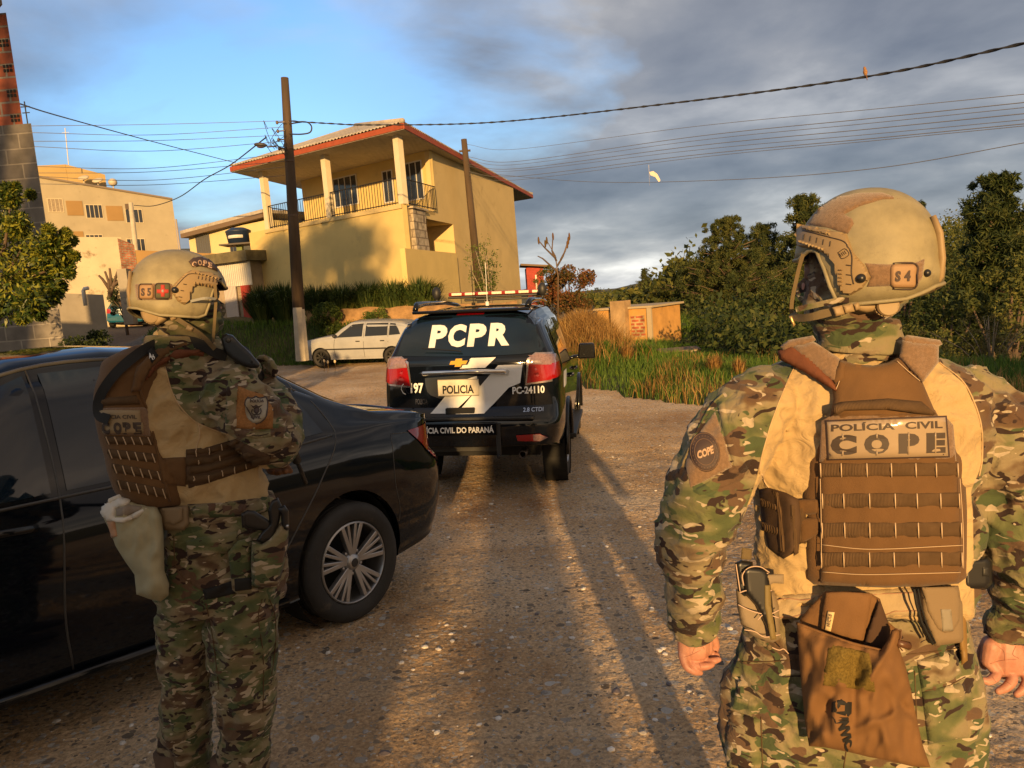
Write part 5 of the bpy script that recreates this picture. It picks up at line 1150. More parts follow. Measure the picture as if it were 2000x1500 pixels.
    def folds(x, y):    # long creases falling from the mouth of the bag
        k = 0
        for (ax, ay, bx, by, w, a_) in ((1745, 1250, 1690, 1345, 9, .022), (1690, 1345, 1600, 1330, 9, .012), (1752, 1262, 1775, 1490, 10, -.014), (1570, 1250, 1602, 1340, 7, -.012), (1600, 1340, 1640, 1380, 8, .010), (1735, 1345, 1790, 1410, 7, -.012), (1660, 1430, 1740, 1400, 9, .013), (1740, 1400, 1775, 1370, 8, .010), (1590, 1400, 1620, 1470, 8, .009)):
            dx, dy = bx-ax, by-ay; t = max(0, min(1, ((x-ax)*dx+(y-ay)*dy)/(dx*dx+dy*dy))); d = math.hypot(x-ax-t*dx, y-ay-t*dy); k += a_*math.exp(-(d/w)**2)*(1-.5*abs(2*t-1))
        return k
    Db0 = Db; Db1 = lambda x, y: Db0(x, y)-folds(x, y)
    frm = pillow(fr, lambda x, y: Db1(x, y)-.01, .030, .03, 34, 5, wr=.026, ws=.026, seed=4); T.part('bag_front', frm, M_bagbr, parent=bag, smooth=True); bf = bvh_of(frm)
    T.part('bag_lining', pillow(cA([(700, 600), (760, 420), (820, 265), (880, 430), (900, 560), (830, 640)]), lambda x, y: Db(x, y)+.030, .006, .006, 4, 8), mat('dark_brown_cloth', (.06, .03, .015), .9), parent=bag, smooth=True)
    T.part('inner_flap', pillow(cA([(425, 212), (560, 208), (765, 222), (735, 400), (690, 588), (540, 545), (385, 492), (400, 350)]), lambda x, y: Db(x, y)+.028, .004, .006, 3, 8, wr=.003), M_bagbr, parent=bag, smooth=True)
    T.part('bag_label', pillow(cA([(438, 352), (488, 360), (460, 500), (415, 488)]), lambda x, y: Db(x, y)+.021, .002, .002, 1, 6), mat('cream_label', (.62, .46, .24), .7), parent=bag, smooth=True)
    T.part('label_lettering', text_on('INVICTUS', cA([(455, 470), (470, 378), (447, 372), (430, 462)]), None, 0, .02, 0, lambda x, y: Db(x, y)+.0175), M_ink, parent=bag)
    T.part('bag_rim', line_on(cA([(212, 440), (330, 485), (450, 530), (620, 588), (820, 636)]), bf, .0035, .0), M_bagbr, parent=bag, smooth=True)
    T.part('velcro_square', pad(cA([(450, 590), (600, 622), (740, 655), (770, 800), (785, 945), (600, 915), (400, 895), (420, 740)]), bf, .003, 2, 8), M_olv, parent=bag, smooth=True)
    T.part('bag_emblem', text_on('INVIC', cA([(480, 1130), (575, 1380), (615, 1330), (585, 1125)]), bf, .0025, .06), M_black, parent=bag)
    em = pad(cA([(465, 1020), (500, 1005), (540, 995), (565, 1012), (615, 1018), (612, 1100), (590, 1125), (500, 1100), (462, 1090)]), bf, .0012, 1, 5); T.part('bag_emblem', em, M_black, parent=bag, smooth=True); be = bvh_of(em)
    T.part('bag_emblem', text_on('I', cA([(505, 1085), (505, 1035), (560, 1038), (560, 1080)]), be, .0015, .08), M_bagbr, parent=bag)
    T.part('cord_lock', (lambda m_: (m_.tube([atD(*cA([(945, 580)])[0], Db(1752, 1255)-.02), atD(*cA([(1030, 605)])[0], Db(1770, 1260)-.02)], [.007, .0085], 12), m_.tube([atD(*cA([q])[0], Db(1752, 1240)-.02) for q in ((930, 480), (975, 490), (975, 540), (950, 600), (985, 640))], .0015, 6), m_)[2])(MB()), mat('brown_plastic', (.10, .045, .02), .4), parent=bag, smooth=True)
    # sleeve patch
    c5 = lambda P: pxs(P, .33333, 1300, 600)
    vp = pad(c5([(290, 610), (345, 780), (390, 935), (270, 1000), (145, 1058), (118, 930), (130, 860), (200, 730)]), bs, .003, 2, 7, wr=.002); T.part('sleeve_velcro', vp, M_velcro, parent=shirt, smooth=True); bv = bvh_of(vp)
    cx, cy = c5([(230, 848)])[0]; circ = lambda r: [(cx+r*(cos(a)*.98+.10*sin(a)), cy+r*1.28*sin(a)) for a in np.linspace(0, 2*pi, 28, endpoint=False)]
    pr = pad(circ(30.5), bv, .003, 1.5, 6); T.part('round_patch', pr, M_darkb, parent=shirt, smooth=True); bpr = bvh_of(pr)
    for r, m_ in ((28.5, M_badge), (20, M_badge)): T.part('patch_ring', line_on(circ(r)+circ(r)[:1], bpr, .0007, .0006, 5, 2), mat('patch_brown', (.16, .10, .07), .8), parent=shirt, smooth=True)
    pts = MB()
    for k in range(26):
        a = 2*pi*k/26; x, y = cx+24.5*(cos(a)*.98+.10*sin(a)), cy+24.5*1.28*sin(a); h = shoot(bpr, x, y)
        if h[0]: pts.ell(h[0], (.0011,)*3, 6, 4)
    T.part('patch_dots', pts, mat('patch_brown'), parent=shirt)
    T.part('patch_lettering', text_on('COPE', c5([(190, 892), (284, 855), (278, 808), (184, 845)]), bpr, .0025, .05), mat('patch_letter', (.42, .28, .19), .7), parent=shirt)
    T.part('sleeve_seam', line_on(c5([(340, 510), (270, 580), (200, 700), (120, 880), (85, 980)]), bs, .003, .001), M_camo, parent=shirt, smooth=True)
    T.part('sleeve_pocket', pad(c5([(300, 560), (345, 545), (370, 700), (430, 830), (490, 965), (470, 1000), (330, 1060), (200, 1105), (160, 1075), (270, 1010), (400, 940), (350, 780)]), bs, .004, 4, 7, wr=.002), M_camo, parent=shirt, smooth=True)
    T.part('cuff', pad([(1310, 1195), (1350, 1203), (1395, 1192), (1398, 1222), (1356, 1234), (1314, 1226)], bs, .004, 3, 6), M_camo, parent=shirt, smooth=True)
    T.part('cuff', pad([(1928, 1190), (1965, 1218), (2010, 1228), (2010, 1262), (1960, 1255), (1920, 1236)], bs, .004, 3, 6), M_camo, parent=shirt, smooth=True)
    return T
OFF4 = officer_right()
# ================================================================== officer on the left
def officer_left():
    global FACE
    FACE = None; Y0 = 2.36
    base = at(430, 1200, Y0); T = Thing('person', 'left officer in helmet marked S 5 with pale dump pouch and rifle', 'person', loc=(base.x, base.y, hz(base.x, base.y)))
    c3 = lambda P: pxs(P, .35333, 160, 470); c4 = lambda P: pxs(P, .36667, 160, 950)
    sh = MB()
    trunk(sh, [(640, 360, 46, .06, .0), (668, 362, 62, .075, 0), (690, 366, 105, .09, 0), (715, 368, 132, .11, 0), (760, 366, 140, .125, 0), (820, 368, 136, .13, 0), (880, 385, 122, .13, 0), (930, 412, 104, .125, 0), (965, 425, 92, .12, 0), (985, 430, 90, .12, 0)], Y0)
    limb(sh, [(420, 742, 50, -.0), (446, 762, 62, -.04), (486, 806, 62, -.06), (522, 852, 58, -.06), (543, 868, 46, -.03), (556, 846, 38, .03), (546, 800, 38, .08), (530, 762, 33, .14), (515, 742, 28, .18)], Y0)
    limb(sh, [(330, 720, 40, .08), (420, 800, 42, .24), (500, 850, 40, .30), (545, 880, 30, .26)], Y0, 14)
    limb(sh, [(535, 880, 40, -.03), (562, 868, 20, -.02)], Y0, 12)
    sh = remesh(sh, .0075, 3); cloth(sh, .014, 10, (1, 1, 1.2), 21); cloth(sh, .008, 20, (1, 1, 1.1), 22)
    poly = [(318, 690), (322, 717), (330, 745), (340, 775), (352, 800), (374, 818), (408, 836), (445, 848), (470, 862), (500, 884), (540, 930), (660, 930), (660, 620), (300, 620)]
    att = []
    for v in sh.v:
        q = pix(v); d = dist_edge(poly, q); ins = False; n = len(poly)
        for i in range(n):
            a, b = poly[i], poly[(i+1) % n]
            if (a[1] > q[1]) != (b[1] > q[1]) and q[0] < (b[0]-a[0])*(q[1]-a[1])/(b[1]-a[1])+a[0]: ins = not ins
        att.append(.5+(d if ins else -d)*.02)
    shirt = T.part('combat_shirt', sh, M_shirt, smooth=True, attr={'camo': att}); bs = bvh_of(sh)
    T.part('seam', line_on([(322, 717), (340, 775), (374, 818), (408, 836), (445, 848)], bs, .002, .001), M_tanc, parent=shirt, smooth=True)
    T.part('seam', line_on([(388, 826), (390, 850), (382, 880)], bs, .0016, .001), M_thread, parent=shirt, smooth=True)
    tr = MB()
    trunk(tr, [(975, 432, 98, .12, 0), (1000, 434, 104, .125, 0), (1050, 436, 112, .13, 0), (1110, 434, 118, .135, 0), (1150, 432, 119, .13, 0), (1180, 430, 116, .12, 0)], Y0)
    limb(tr, [(366, 1150, 56, .02), (362, 1220, 56, .02), (362, 1300, 51, .03), (364, 1380, 49, .05), (362, 1440, 47, .06), (360, 1490, 48, .07)], Y0, 20)
    limb(tr, [(474, 1150, 68, -.02), (475, 1220, 67, -.02), (477, 1300, 62, -.01), (479, 1380, 56, .0), (478, 1440, 51, .0), (476, 1500, 50, .01), (474, 1535, 48, .01)], Y0, 20)
    tr = remesh(tr, .008, 3); cloth(tr, .015, 9, (1, 1, 1.1), 33); cloth(tr, .008, 20, (1, 1, 1), 34)
    trs = T.part('trousers', tr, M_camo, smooth=True); bt = bvh_of(tr)
    T.part('pocket_flap', pad(c4([(555, 290), (660, 265), (830, 240), (835, 320), (770, 350), (560, 398)]), bt, .012, 5, 6, wr=.003), M_camo, parent=trs, smooth=True)
    T.part('pocket_flap', pad(c4([(430, 1285), (560, 1285), (545, 1355), (440, 1350)]), bt, .010, 4, 6, wr=.003), M_camo, parent=trs, smooth=True)
    for P_ in ([(1000, 600), (1030, 700), (1030, 850), (1010, 1000)], [(490, 260), (500, 420), (560, 500), (650, 560)], [(660, 620), (690, 760), (710, 900), (730, 1080)], [(960, 600), (940, 700), (965, 900), (965, 1200)]):
        T.part('seam', line_on(c4(P_), bt, .0018, .0005), M_thread2, parent=trs, smooth=True)
    # skin body
    H = head_frame(350, 571, Y0-.02, 22, 1, pitch=4); R3 = H.to_3x3().to_4x4(); Hc = H.translation; D0 = (Hc-CAM).dot(Fv)
    b0 = MB()
    b0.ell(H @ Vector((.012, 0, -.02)), (.100, .074, .108), 20, 14, R3); b0.ell(H @ Vector((.068, 0, -.105)), (.047, .047, .042), 14, 10); b0.ell(H @ Vector((.118, 0, -.052)), (.018, .013, .022), 10, 8)
    b0.tube([H @ Vector((-.02, 0, -.05)), at(358, 650, Y0), at(366, 740, Y0)], [.055, .05, .06], 16)
    b0.tube([at(366, 720, Y0), at(372, 850, Y0), at(425, 980, Y0), at(434, 1120, Y0)], [.06, .09, .085, .09], 16)
    for pts in ([(380, 750, 30, 0), (446, 768, 24, -.03), (522, 852, 24, -.04), (545, 862, 22, -.01), (544, 800, 18, .09), (526, 757, 16, .15), (514, 738, 15, .18), (508, 724, 16, .19)], [(350, 740, 30, .03), (420, 800, 20, .24), (500, 850, 18, .30), (540, 882, 16, .27), (545, 900, 15, .23)]): limb(b0, pts, Y0, 12, 3)
    HR = [[(508, 722, 17, .19), (520, 712, 15, .18)], [(515, 712, 6, .16), (528, 706, 6, .14), (533, 716, 5, .13)], [(520, 718, 6, .16), (533, 714, 6, .14), (538, 724, 5, .13)], [(520, 726, 6, .16), (532, 724, 6, .14), (536, 732, 5, .13)], [(518, 733, 5.5, .17), (529, 732, 5.5, .15), (532, 739, 4.5, .14)], [(500, 712, 6.5, .17), (508, 700, 5.5, .15), (517, 698, 5, .14)]]
    HL = [[(545, 898, 15, .22), (540, 910, 15, .20)], [(548, 905, 6.5, .18), (560, 912, 6, .16), (567, 920, 5, .15)], [(542, 912, 6.5, .18), (552, 920, 6, .16), (558, 921, 5, .14)], [(532, 912, 6.5, .18), (538, 922, 6, .16), (546, 923, 5, .14)], [(524, 910, 6, .19), (527, 920, 5.5, .17), (534, 923, 4.5, .15)], [(535, 897, 6, .19), (522, 900, 5.5, .17), (514, 906, 5, .16)]]
    for q in HR+HL: limb(b0, q, Y0, 10, 3)
    full = remesh(b0, .0042, 2, .4); bo = T.part('body', full, M_skin, smooth=True)
    for nm, hq in (('glove', HR), ('glove', HL)):
        g = MB()
        for q in hq: limb(g, [(a, b, c*1.12, d) for a, b, c, d in q], Y0, 10, 3)
        T.part(nm, remesh(g, .0028, 2, .4), mat('brown_glove', (.17, .075, .03), .8, var=.3, vs=30) if hq is HL else M_camo, smooth=True)
    ey = MB()
    for sgn in (1, -1): ey.ell(H @ Vector((.100, sgn*.032, -.014)), (.012, .014, .009), 12, 8)
    T.part('eyes', ey, mat('eye'), parent=bo, smooth=True)
    bl = MB()
    bl.ell(H @ Vector((.010, 0, -.02)), (.112, .097, .120), 22, 16, R3); bl.ell(H @ Vector((.072, 0, -.105)), (.054, .054, .050), 16, 12, R3); bl.ell(H @ Vector((.124, 0, -.056)), (.022, .018, .030), 12, 10, R3); bl.ell(H @ Vector((.04, 0, -.085)), (.088, .086, .078), 16, 12, R3)
    bl.tube([H @ Vector((.01, 0, -.08)), at(372, 640, Y0+.0), at(374, 668, Y0), at(372, 690, Y0)], [.072, .075, .08, .088], 24)
    bl = remesh(bl, .0055, 3); cloth(bl, .008, 20, (1, 1, 2.4), 41); bk = T.part('balaclava', bl, camo_mat('dark_camouflage', .5, scale=.8, bump=.008), smooth=True)
    co = MB(); trunk(co, [(655, 352, 62, .095, .0), (672, 356, 68, .10, 0), (690, 362, 78, .105, 0), (705, 364, 84, .105, 0)], Y0, 32); co = remesh(co, .006, 3); cloth(co, .004, 16, (1, 1, 1.5), 3); T.part('shirt_collar', co, M_camod, smooth=True)
    # helmet
    hs = helmet_shell(c=.132); hw = hs.copy_to(H); helm = T.part('helmet', hw, M_helm, smooth=True, solid=-.006); bh = bvh_of(hw)
    li = helmet_shell(.136, .113, .146) if abs(hs.v[-1].z-.155) < .01 else helmet_shell(.136, .113, .123); T.part('helmet_liner', li.copy_to(H), mat('liner_foam', (.012, .011, .010), .95), parent=helm, smooth=True)
    rimv = hs.v[:72]; rm = MB(); rm.tube([H @ v for v in rimv]+[H @ rimv[0]], .0042, 8, caps=False); T.part('rim', rm, M_helm, parent=helm, smooth=True)
    T.part('velcro_panel', pad(c3([(292, 240), (420, 236), (500, 240), (500, 325), (420, 330), (300, 330)]), bh, .002, 2, 6), M_velcro, parent=helm, smooth=True)
    rlm = pad(c3([(500, 250), (560, 188), (600, 163), (700, 172), (762, 205), (775, 245), (765, 272), (720, 262), (650, 245), (612, 262), (598, 330), (565, 356), (528, 335), (498, 290)]), bh, .011, 3, 5); T.part('side_rail', rlm, M_rail, parent=helm, auto=35); br = bvh_of(rlm)
    tt = MB()
    for k in range(7):
        x = 620+k*19; tt.merge(pad(c3([(x, 172+k*5), (x+9, 174+k*5), (x+9, 186+k*5), (x, 184+k*5)]), br, .005, 1, 2)); tt.merge(pad(c3([(x, 226+k*3.5), (x+9, 228+k*3.5), (x+9, 242+k*3.5), (x, 240+k*3.5)]), br, .005, 1, 2))
    T.part('rail_teeth', tt, M_rail, parent=helm, auto=35); sl = MB()
    for k in range(6): sl.merge(line_on(c3([(645+k*20, 196+k*4), (642+k*20, 212+k*4)]), br, .0013, .0008))
    for x, y in ((570, 240), (555, 275), (545, 310)): sl.merge(line_on(c3([(x-10, y), (x+8, y+3)]), br, .0013, .0008))
    sl.merge(line_on(c3([(512, 262), (565, 205), (605, 183), (700, 195), (750, 220)]), br, .0012, .0005)); T.part('rail_slots', sl, M_ink, parent=helm, smooth=True)
    h = shoot(br, *c3([(514, 273)])[0]); q = MB(); q.ell(h[0], (.010,)*3, 14, 8); T.part('rail_bolt', q, M_gun, parent=helm, smooth=True)
    def tag_patch(P_, m_, border=M_darkb):
        p = pad(P_, bh, .006, 3, 4, lift=.002); o_ = T.part('name_patch', p, m_, parent=helm, smooth=True); bp = bvh_of(p); T.part('patch_border', line_on(P_+P_[:1], bp, .0018, .002, 5, 2), border, parent=helm, smooth=True); return bp
    bp = tag_patch(rrect(272, 556, 301, 584, 5), M_badge)
    T.part('patch_lettering', text_on('S', quadpx(276, 578, 283, 563), bp, .002, .05), M_darkb, parent=helm); T.part('patch_lettering', text_on('5', quadpx(288, 578, 295, 562.5), bp, .002, .05), M_darkb, parent=helm)
    bp = tag_patch(rrect(304, 554.5, 333, 583.5, 5), mat('patch_olive', (.08, .075, .04), .9))
    T.part('cross_mark', pad([(314, 556), (322, 556), (322, 565), (331, 565), (331, 573), (322, 573), (322, 582), (314, 582), (314, 573), (306, 573), (306, 565), (314, 565)], bp, .002, 1, 4), mat('red_cloth', (.36, .035, .025), .8), parent=helm, smooth=True)
    T.part('cross_mark', pad(rrect(315, 565, 321, 573, 2.5), bp, .004, 1, 3), mat('grey_thread', (.3, .27, .24), .8), parent=helm, smooth=True, label='small grey emblem at the centre of the cross')
    pc = pad(c3([(588, 118), (612, 98), (655, 92), (705, 108), (740, 140), (748, 172), (722, 162), (690, 150), (650, 143), (610, 148)]), bh, .005, 2, 4, lift=.002); T.part('name_patch', pc, M_darkb, parent=helm, smooth=True); bpc = bvh_of(pc)
    for s, x, y in (('C', 608, 142), ('O', 638, 134), ('P', 667, 137), ('E', 694, 147)):
        T.part('patch_lettering', text_on(s, c3([(x, y), (x+22, y+5), (x+25, y-22), (x+3, y-28)]), bpc, .002, .04), mat('patch_letter'), parent=helm)
    q = MB(); q.tube([H @ Vector((-.139, .0, .06)), H @ Vector((-.146, 0, .0)), H @ Vector((-.143, 0, -.045))], [.008, .012, .010], 8, flat=.6); T.part('rear_bracket', q, M_rail, parent=helm, smooth=True)
    T.part('ear_cup', pillow(c3([(320, 380), (350, 372), (480, 366), (492, 380), (470, 440), (420, 470), (370, 462), (330, 420)]), D0-.070, .02, .03, 6, 5), M_rail, parent=helm, smooth=True)
    ax = -ray(*c3([(382, 420)])[0]).normalized(); Md = Matrix.Translation(atD(*c3([(382, 420)])[0], D0-.088)) @ ax.to_track_quat('Y', 'Z').to_matrix().to_4x4(); q = MB(); q.lathe([(0, .012), (.018, .012), (.021, .008), (.021, -.02)], 28, Md)
    for k in range(22): a = 2*pi*k/22; q.box(Md @ Vector((.0212*cos(a), .002, .0212*sin(a))), (.0022, .012, .004), M=(Md.to_3x3().to_4x4() @ Matrix.Rotation(-a, 4, 'Y')))
    T.part('adjustment_dial', q, M_rail, parent=helm, auto=30)
    def strap(pts, w, m, nm='chin_strap', par=helm):
        Q = crom([(*c3([p[:2]])[0], p[2]) for p in pts], 5); P = []
        for i, q in enumerate(Q):
            t = (Q[min(i+1, len(Q)-1)]-Q[max(i-1, 0)])[:2]; t = t/np.hypot(*t); n_ = np.array([-t[1], t[0]])*w/2; dd = D0+q[2]; P.append([atD(*(q[:2]+n_), dd), atD(*(q[:2]-n_), dd), atD(*(q[:2]-n_), dd+.004), atD(*(q[:2]+n_), dd+.004)])
        mb = MB(); mb.rings(P); return T.part(nm, mb, m, parent=par)
    strap([(455, 395, -.092), (520, 430, -.10), (600, 480, -.10), (670, 530, -.085), (735, 600, -.05)], 9, M_strap)
    strap([(735, 240, -.05), (740, 330, -.045), (735, 420, -.03), (725, 560, -.02)], 6, M_strap)
    strap([(600, 335, -.10), (680, 318, -.10), (740, 322, -.07)], 5, mat('grey_strap', (.22, .22, .2), .7))
    for P_ in ([(480, 410), (512, 400), (522, 432), (492, 445)], [(585, 465), (618, 482), (605, 505), (572, 490)]): T.part('buckle', pillow(c3(P_), D0-.104, .005, .004, 2, 4), M_rail, parent=helm, smooth=True)
    # plate carrier
    vc = trunk(MB(), [(672, 322, 50, .07, -.03), (700, 288, 72, .10, -.05), (730, 268, 66, .115, -.07), (775, 250, 58, .12, -.08), (830, 253, 56, .12, -.09), (900, 277, 62, .12, -.09), (950, 296, 66, .11, -.09), (980, 312, 58, .09, -.08)], Y0, 44, 4)
    vc = remesh(vc, .007, 2); cloth(vc, .004, 10, (1, 1, 1), 51); car = T.part('plate_carrier', vc, M_brown, smooth=True); bv = bvh_of(vc)
    bb_ = MB(); bb_.merge(vc); bb_.merge(sh); ba = bvh_of(bb_)
    T.part('velcro_field', pad(c3([(100, 925), (345, 922), (372, 940), (378, 1082), (330, 1080), (118, 1070)]), bv, .004, 2, 6), M_velcro, parent=car, smooth=True)
    npd = pad(c3([(103, 932), (320, 932), (345, 1072), (120, 1068)]), bv, .009, 2, 6); T.part('name_plate', npd, mat('dull_patch_film', (.27, .20, .11), .5, spec=.4), parent=car, smooth=True); bn = bvh_of(npd)
    T.part('lettering', text_on('POLÍCIA CIVIL', c3([(92, 985), (303, 985), (300, 958), (90, 958)]), bn, .003, .03), M_ink, parent=car)
    for s, x in (('C', 108), ('O', 172), ('P', 222), ('E', 278)):
        T.part('lettering', text_on(s, c3([(x+8, 1066), (x+52, 1066), (x+46, 1004), (x+2, 1004)]), bn, .003, .07), M_ink, parent=car)
    for (xa, ya, xb, yb, hh) in ((125, 1080, 385, 1088, 44), (140, 1150, 410, 1180, 50), (165, 1230, 440, 1278, 50), (188, 1318, 470, 1375, 50)):
        wbm = pad(c3([(xa, ya), ((xa+xb)/2, (ya+yb)/2-2), (xb, yb), (xb+12, yb+hh), ((xa+xb)/2+10, (ya+yb)/2+hh-2), (xa+12, ya+hh)]), bv, .006, 2, 6, wr=.001)
        tb = MB()
        for k in range(6):
            t = (k+.5)/6; x = lerp(xa, xb, t); y = lerp(ya, yb, t); tb.merge(line_on(c3([(x-4, y), (x+5, y+hh/2), (x+14, y+hh)]), bv, .0016, .006))
        tb.mi = [1]*len(tb.f); wbm.merge(tb); T.part('webbing', wbm, [M_web, M_thread], parent=car, smooth=True)
    T.part('panel_edge', line_on(c3([(320, 830), (345, 900), (375, 960), (392, 1060), (420, 1180), (450, 1290), (485, 1440)]), bv, .004, .001), M_brown, parent=car, smooth=True)
    T.part('drag_handle', pad(c3([(100, 872), (300, 855), (325, 905), (100, 915)]), bv, .008, 3, 6), M_web, parent=car, smooth=True)
    T.part('shoulder_strap', pad(c3([(300, 700), (350, 655), (420, 600), (500, 570), (590, 560), (640, 585), (560, 600), (470, 640), (390, 710), (335, 790), (320, 830), (270, 840)]), ba, .016, 5, 7), M_brown, parent=car, smooth=True)
    T.part('shoulder_pad', pad(c3([(330, 790), (380, 700), (460, 640), (560, 600), (650, 600), (690, 640), (600, 640), (500, 660), (420, 700), (370, 760)]), ba, .020, 6, 6), mat('mesh_padding'), parent=car, smooth=True)
    pk = pad(c3([(362, 635), (392, 608), (418, 652), (385, 688)]), ba, .004, 1, 4, lift=.018); T.part('blood_patch', pk, M_black, parent=car, smooth=True); bk2 = bvh_of(pk)
    T.part('patch_lettering', text_on('A+', c3([(372, 652), (408, 662), (398, 628), (368, 620)]), bk2, .002, .05), M_whitev, parent=car)
    for P_, m_, th in (([(420, 1205), (480, 1200), (575, 1195), (580, 1290), (575, 1360), (480, 1350), (440, 1340)], M_brown, .010), ([(575, 1155), (700, 1140), (850, 1095), (960, 1150), (1030, 1180), (1040, 1230), (880, 1280), (700, 1340), (590, 1370), (570, 1280)], mat('dark_brown_webbing'), .010)):
        pp = pad(c3(P_), ba, th, 3, 7, wr=.001); T.part('cummerbund', pp, m_, parent=car, smooth=True)
    bcm = MB(); bcm.merge(vc); bcm.merge(sh); bcm.merge(pp); bc = bvh_of(bcm)
    for P_ in ([(575, 1155), (640, 1155), (720, 1140), (850, 1100), (870, 1120), (720, 1175), (580, 1185)], [(440, 1205), (600, 1200), (700, 1190), (790, 1160), (870, 1145), (880, 1165), (700, 1235), (580, 1245), (440, 1245)], [(590, 1250), (700, 1240), (820, 1200), (950, 1160), (960, 1185), (800, 1250), (650, 1290), (590, 1290)], [(450, 1290), (590, 1300), (700, 1290), (900, 1225), (1030, 1190), (1040, 1215), (880, 1275), (700, 1330), (590, 1350), (450, 1330)]):
        T.part('side_strap', pad(c3(P_), bc, .007, 2, 6, wr=.001), M_web, parent=car, smooth=True)
    tb = MB()
    for x, y in ((628, 1160), (700, 1150), (770, 1130), (640, 1210), (760, 1190), (620, 1300), (700, 1300), (770, 1270), (840, 1250), (900, 1230)): tb.merge(line_on(c3([(x, y), (x+3, y+30)]), bc, .0015, .008))
    T.part('stitching', tb, M_thread, parent=car, smooth=True)
    # belt, pouches, holster, dump pouch
    bw_ = MB(); bw_.merge(tr); bw_.merge(sh); bb2 = bvh_of(bw_)
    belt = T.part('belt', pad(c4([(560, 95), (750, 85), (900, 65), (1000, 60), (1010, 130), (860, 160), (600, 170)]), bb2, .010, 3, 6), M_camod, smooth=True)
    for k, x in enumerate((665, 745, 830)): T.part('belt_slot', pad(c4([(x, 95), (x+50, 92), (x+52, 140), (x+2, 142)]), bb2, .013, 1, 5), mat('slot_brown', (.10, .055, .035), .9), parent=belt, smooth=True)
    Dq = (at(480, 1060, Y0-.14)-CAM).dot(Fv)
    ps = T.part('radio_pouch', pillow(c4([(400, 110), (570, 100), (575, 200), (545, 238), (440, 232), (415, 190)]), (at(330, 1010, Y0-.13)-CAM).dot(Fv), .03, .04, 7, 5), mat('khaki_cordura'), smooth=True)
    T.part('pouch_flap', pillow(c4([(425, 115), (535, 110), (535, 180), (490, 205), (440, 190)]), (at(330, 1010, Y0-.165)-CAM).dot(Fv), .004, .006, 3, 5), mat('khaki_cordura'), parent=ps, smooth=True)
    T.part('thigh_strap', pad(c4([(640, 550), (700, 535), (790, 505), (900, 480), (905, 550), (800, 575), (740, 590), (660, 605)]), bt, .006, 2, 6), M_black, smooth=True)
    Dh = lambda x, y: (at(500, y, Y0-.13)-CAM).dot(Fv)+.0006*(x-500)
    hp = T.part('holster', pillow(c4([(905, 290), (960, 305), (1000, 270), (1060, 190), (1100, 230), (1100, 300), (1080, 400), (1050, 530), (1000, 540), (905, 530), (900, 420)]), lambda x, y: Dh(x, y)-.012, .035, .04, 10, 6), M_camo, smooth=True)
    T.part('holster_plate', pillow(c4([(778, 350), (830, 290), (900, 270), (905, 400), (905, 530), (970, 560), (900, 572), (830, 575), (800, 550), (790, 450)]), lambda x, y: Dh(x, y)+.012, .012, .02, 5, 6), M_camo, parent=hp, smooth=True)
    T.part('leg_band', pillow(c4([(812, 492), (905, 485), (905, 548), (815, 560)]), lambda x, y: Dh(x, y)-.004, .004, .006, 2, 5), M_black, parent=hp, smooth=True)
    T.part('retention_hood', pillow(c4([(1040, 115), (1080, 100), (1102, 130), (1105, 230), (1080, 245), (1062, 200), (1060, 150)]), lambda x, y: Dh(x, y)-.03, .014, .02, 4, 5), M_gun, parent=hp, smooth=True)
    q = MB(); q.ell(atD(*c4([(1094, 212)])[0], Dh(560, 1030)-.046), (.005,)*3, 10, 6); T.part('holster_screw', q, M_alloy, parent=hp, smooth=True)
    bag = pillow(c4([(106, 150), (120, 100), (170, 75), (210, 50), (300, 85), (400, 108), (425, 160), (435, 250), (440, 450), (465, 520), (462, 580), (420, 615), (360, 600), (290, 575), (280, 470), (230, 400), (180, 320), (150, 240)]), (at(280, 1060, Y0-.17)-CAM).dot(Fv), .055, .05, 26, 5, wr=.018, ws=.035, seed=8)
    dp = T.part('dump_pouch', bag, M_pale, smooth=True); bd_ = bvh_of(bag)
    T.part('pouch_rim', pad(c4([(104, 148), (112, 105), (150, 78), (205, 50), (260, 70), (250, 95), (180, 120), (175, 165), (230, 165), (300, 130), (350, 112), (300, 165), (220, 195), (140, 185)]), bd_, .008, 3, 4, wr=.004, ws=.2), M_white, parent=dp, smooth=True)
    T.part('pouch_mouth', pad(c4([(180, 122), (250, 95), (330, 108), (300, 130), (240, 158), (185, 160)]), bd_, .002, 1, 4), mat('grey_brown_cloth', (.22, .18, .14), .9), parent=dp, smooth=True)
    T.part('pouch_tab', pad(c4([(132, 186), (175, 180), (190, 265), (158, 275)]), bd_, .004, 1, 4), mat('peach_label', (.46, .26, .15), .9), parent=dp, smooth=True)
    q = MB()
    for k in range(7): P0 = c4([(150+k*9, 78-k*4)])[0]; q.ell(atD(*P0, (at(280, 1060, Y0-.17)-CAM).dot(Fv)-.03), (.006, .006, .009), 8, 6)
    T.part('drawcord', q, M_white, parent=dp, smooth=True)
    # sleeve pocket and shield badge
    vq = pad(c3([(860, 800), (930, 830), (1000, 850), (1060, 925), (1055, 1040), (960, 1045), (850, 1035), (852, 920)]), bs, .004, 2, 6); T.part('sleeve_velcro', vq, mat('copper_velcro', (.30, .145, .055), 1, var=.2, vs=160, bump=.002, bs=500, spec=.1), parent=shirt, smooth=True); bvq = bvh_of(vq)
    shp = [(962, 862), (985, 872), (1018, 866), (1026, 900), (1022, 950), (1008, 985), (965, 1013), (922, 990), (905, 955), (902, 905), (912, 872), (940, 872)]
    sd = pad(smooth_poly(c3(shp), 2), bvq, .005, 2, 4); T.part('shield_badge', sd, mat('badge_grey', (.30, .26, .19), .6), parent=shirt, smooth=True); bsd = bvh_of(sd)
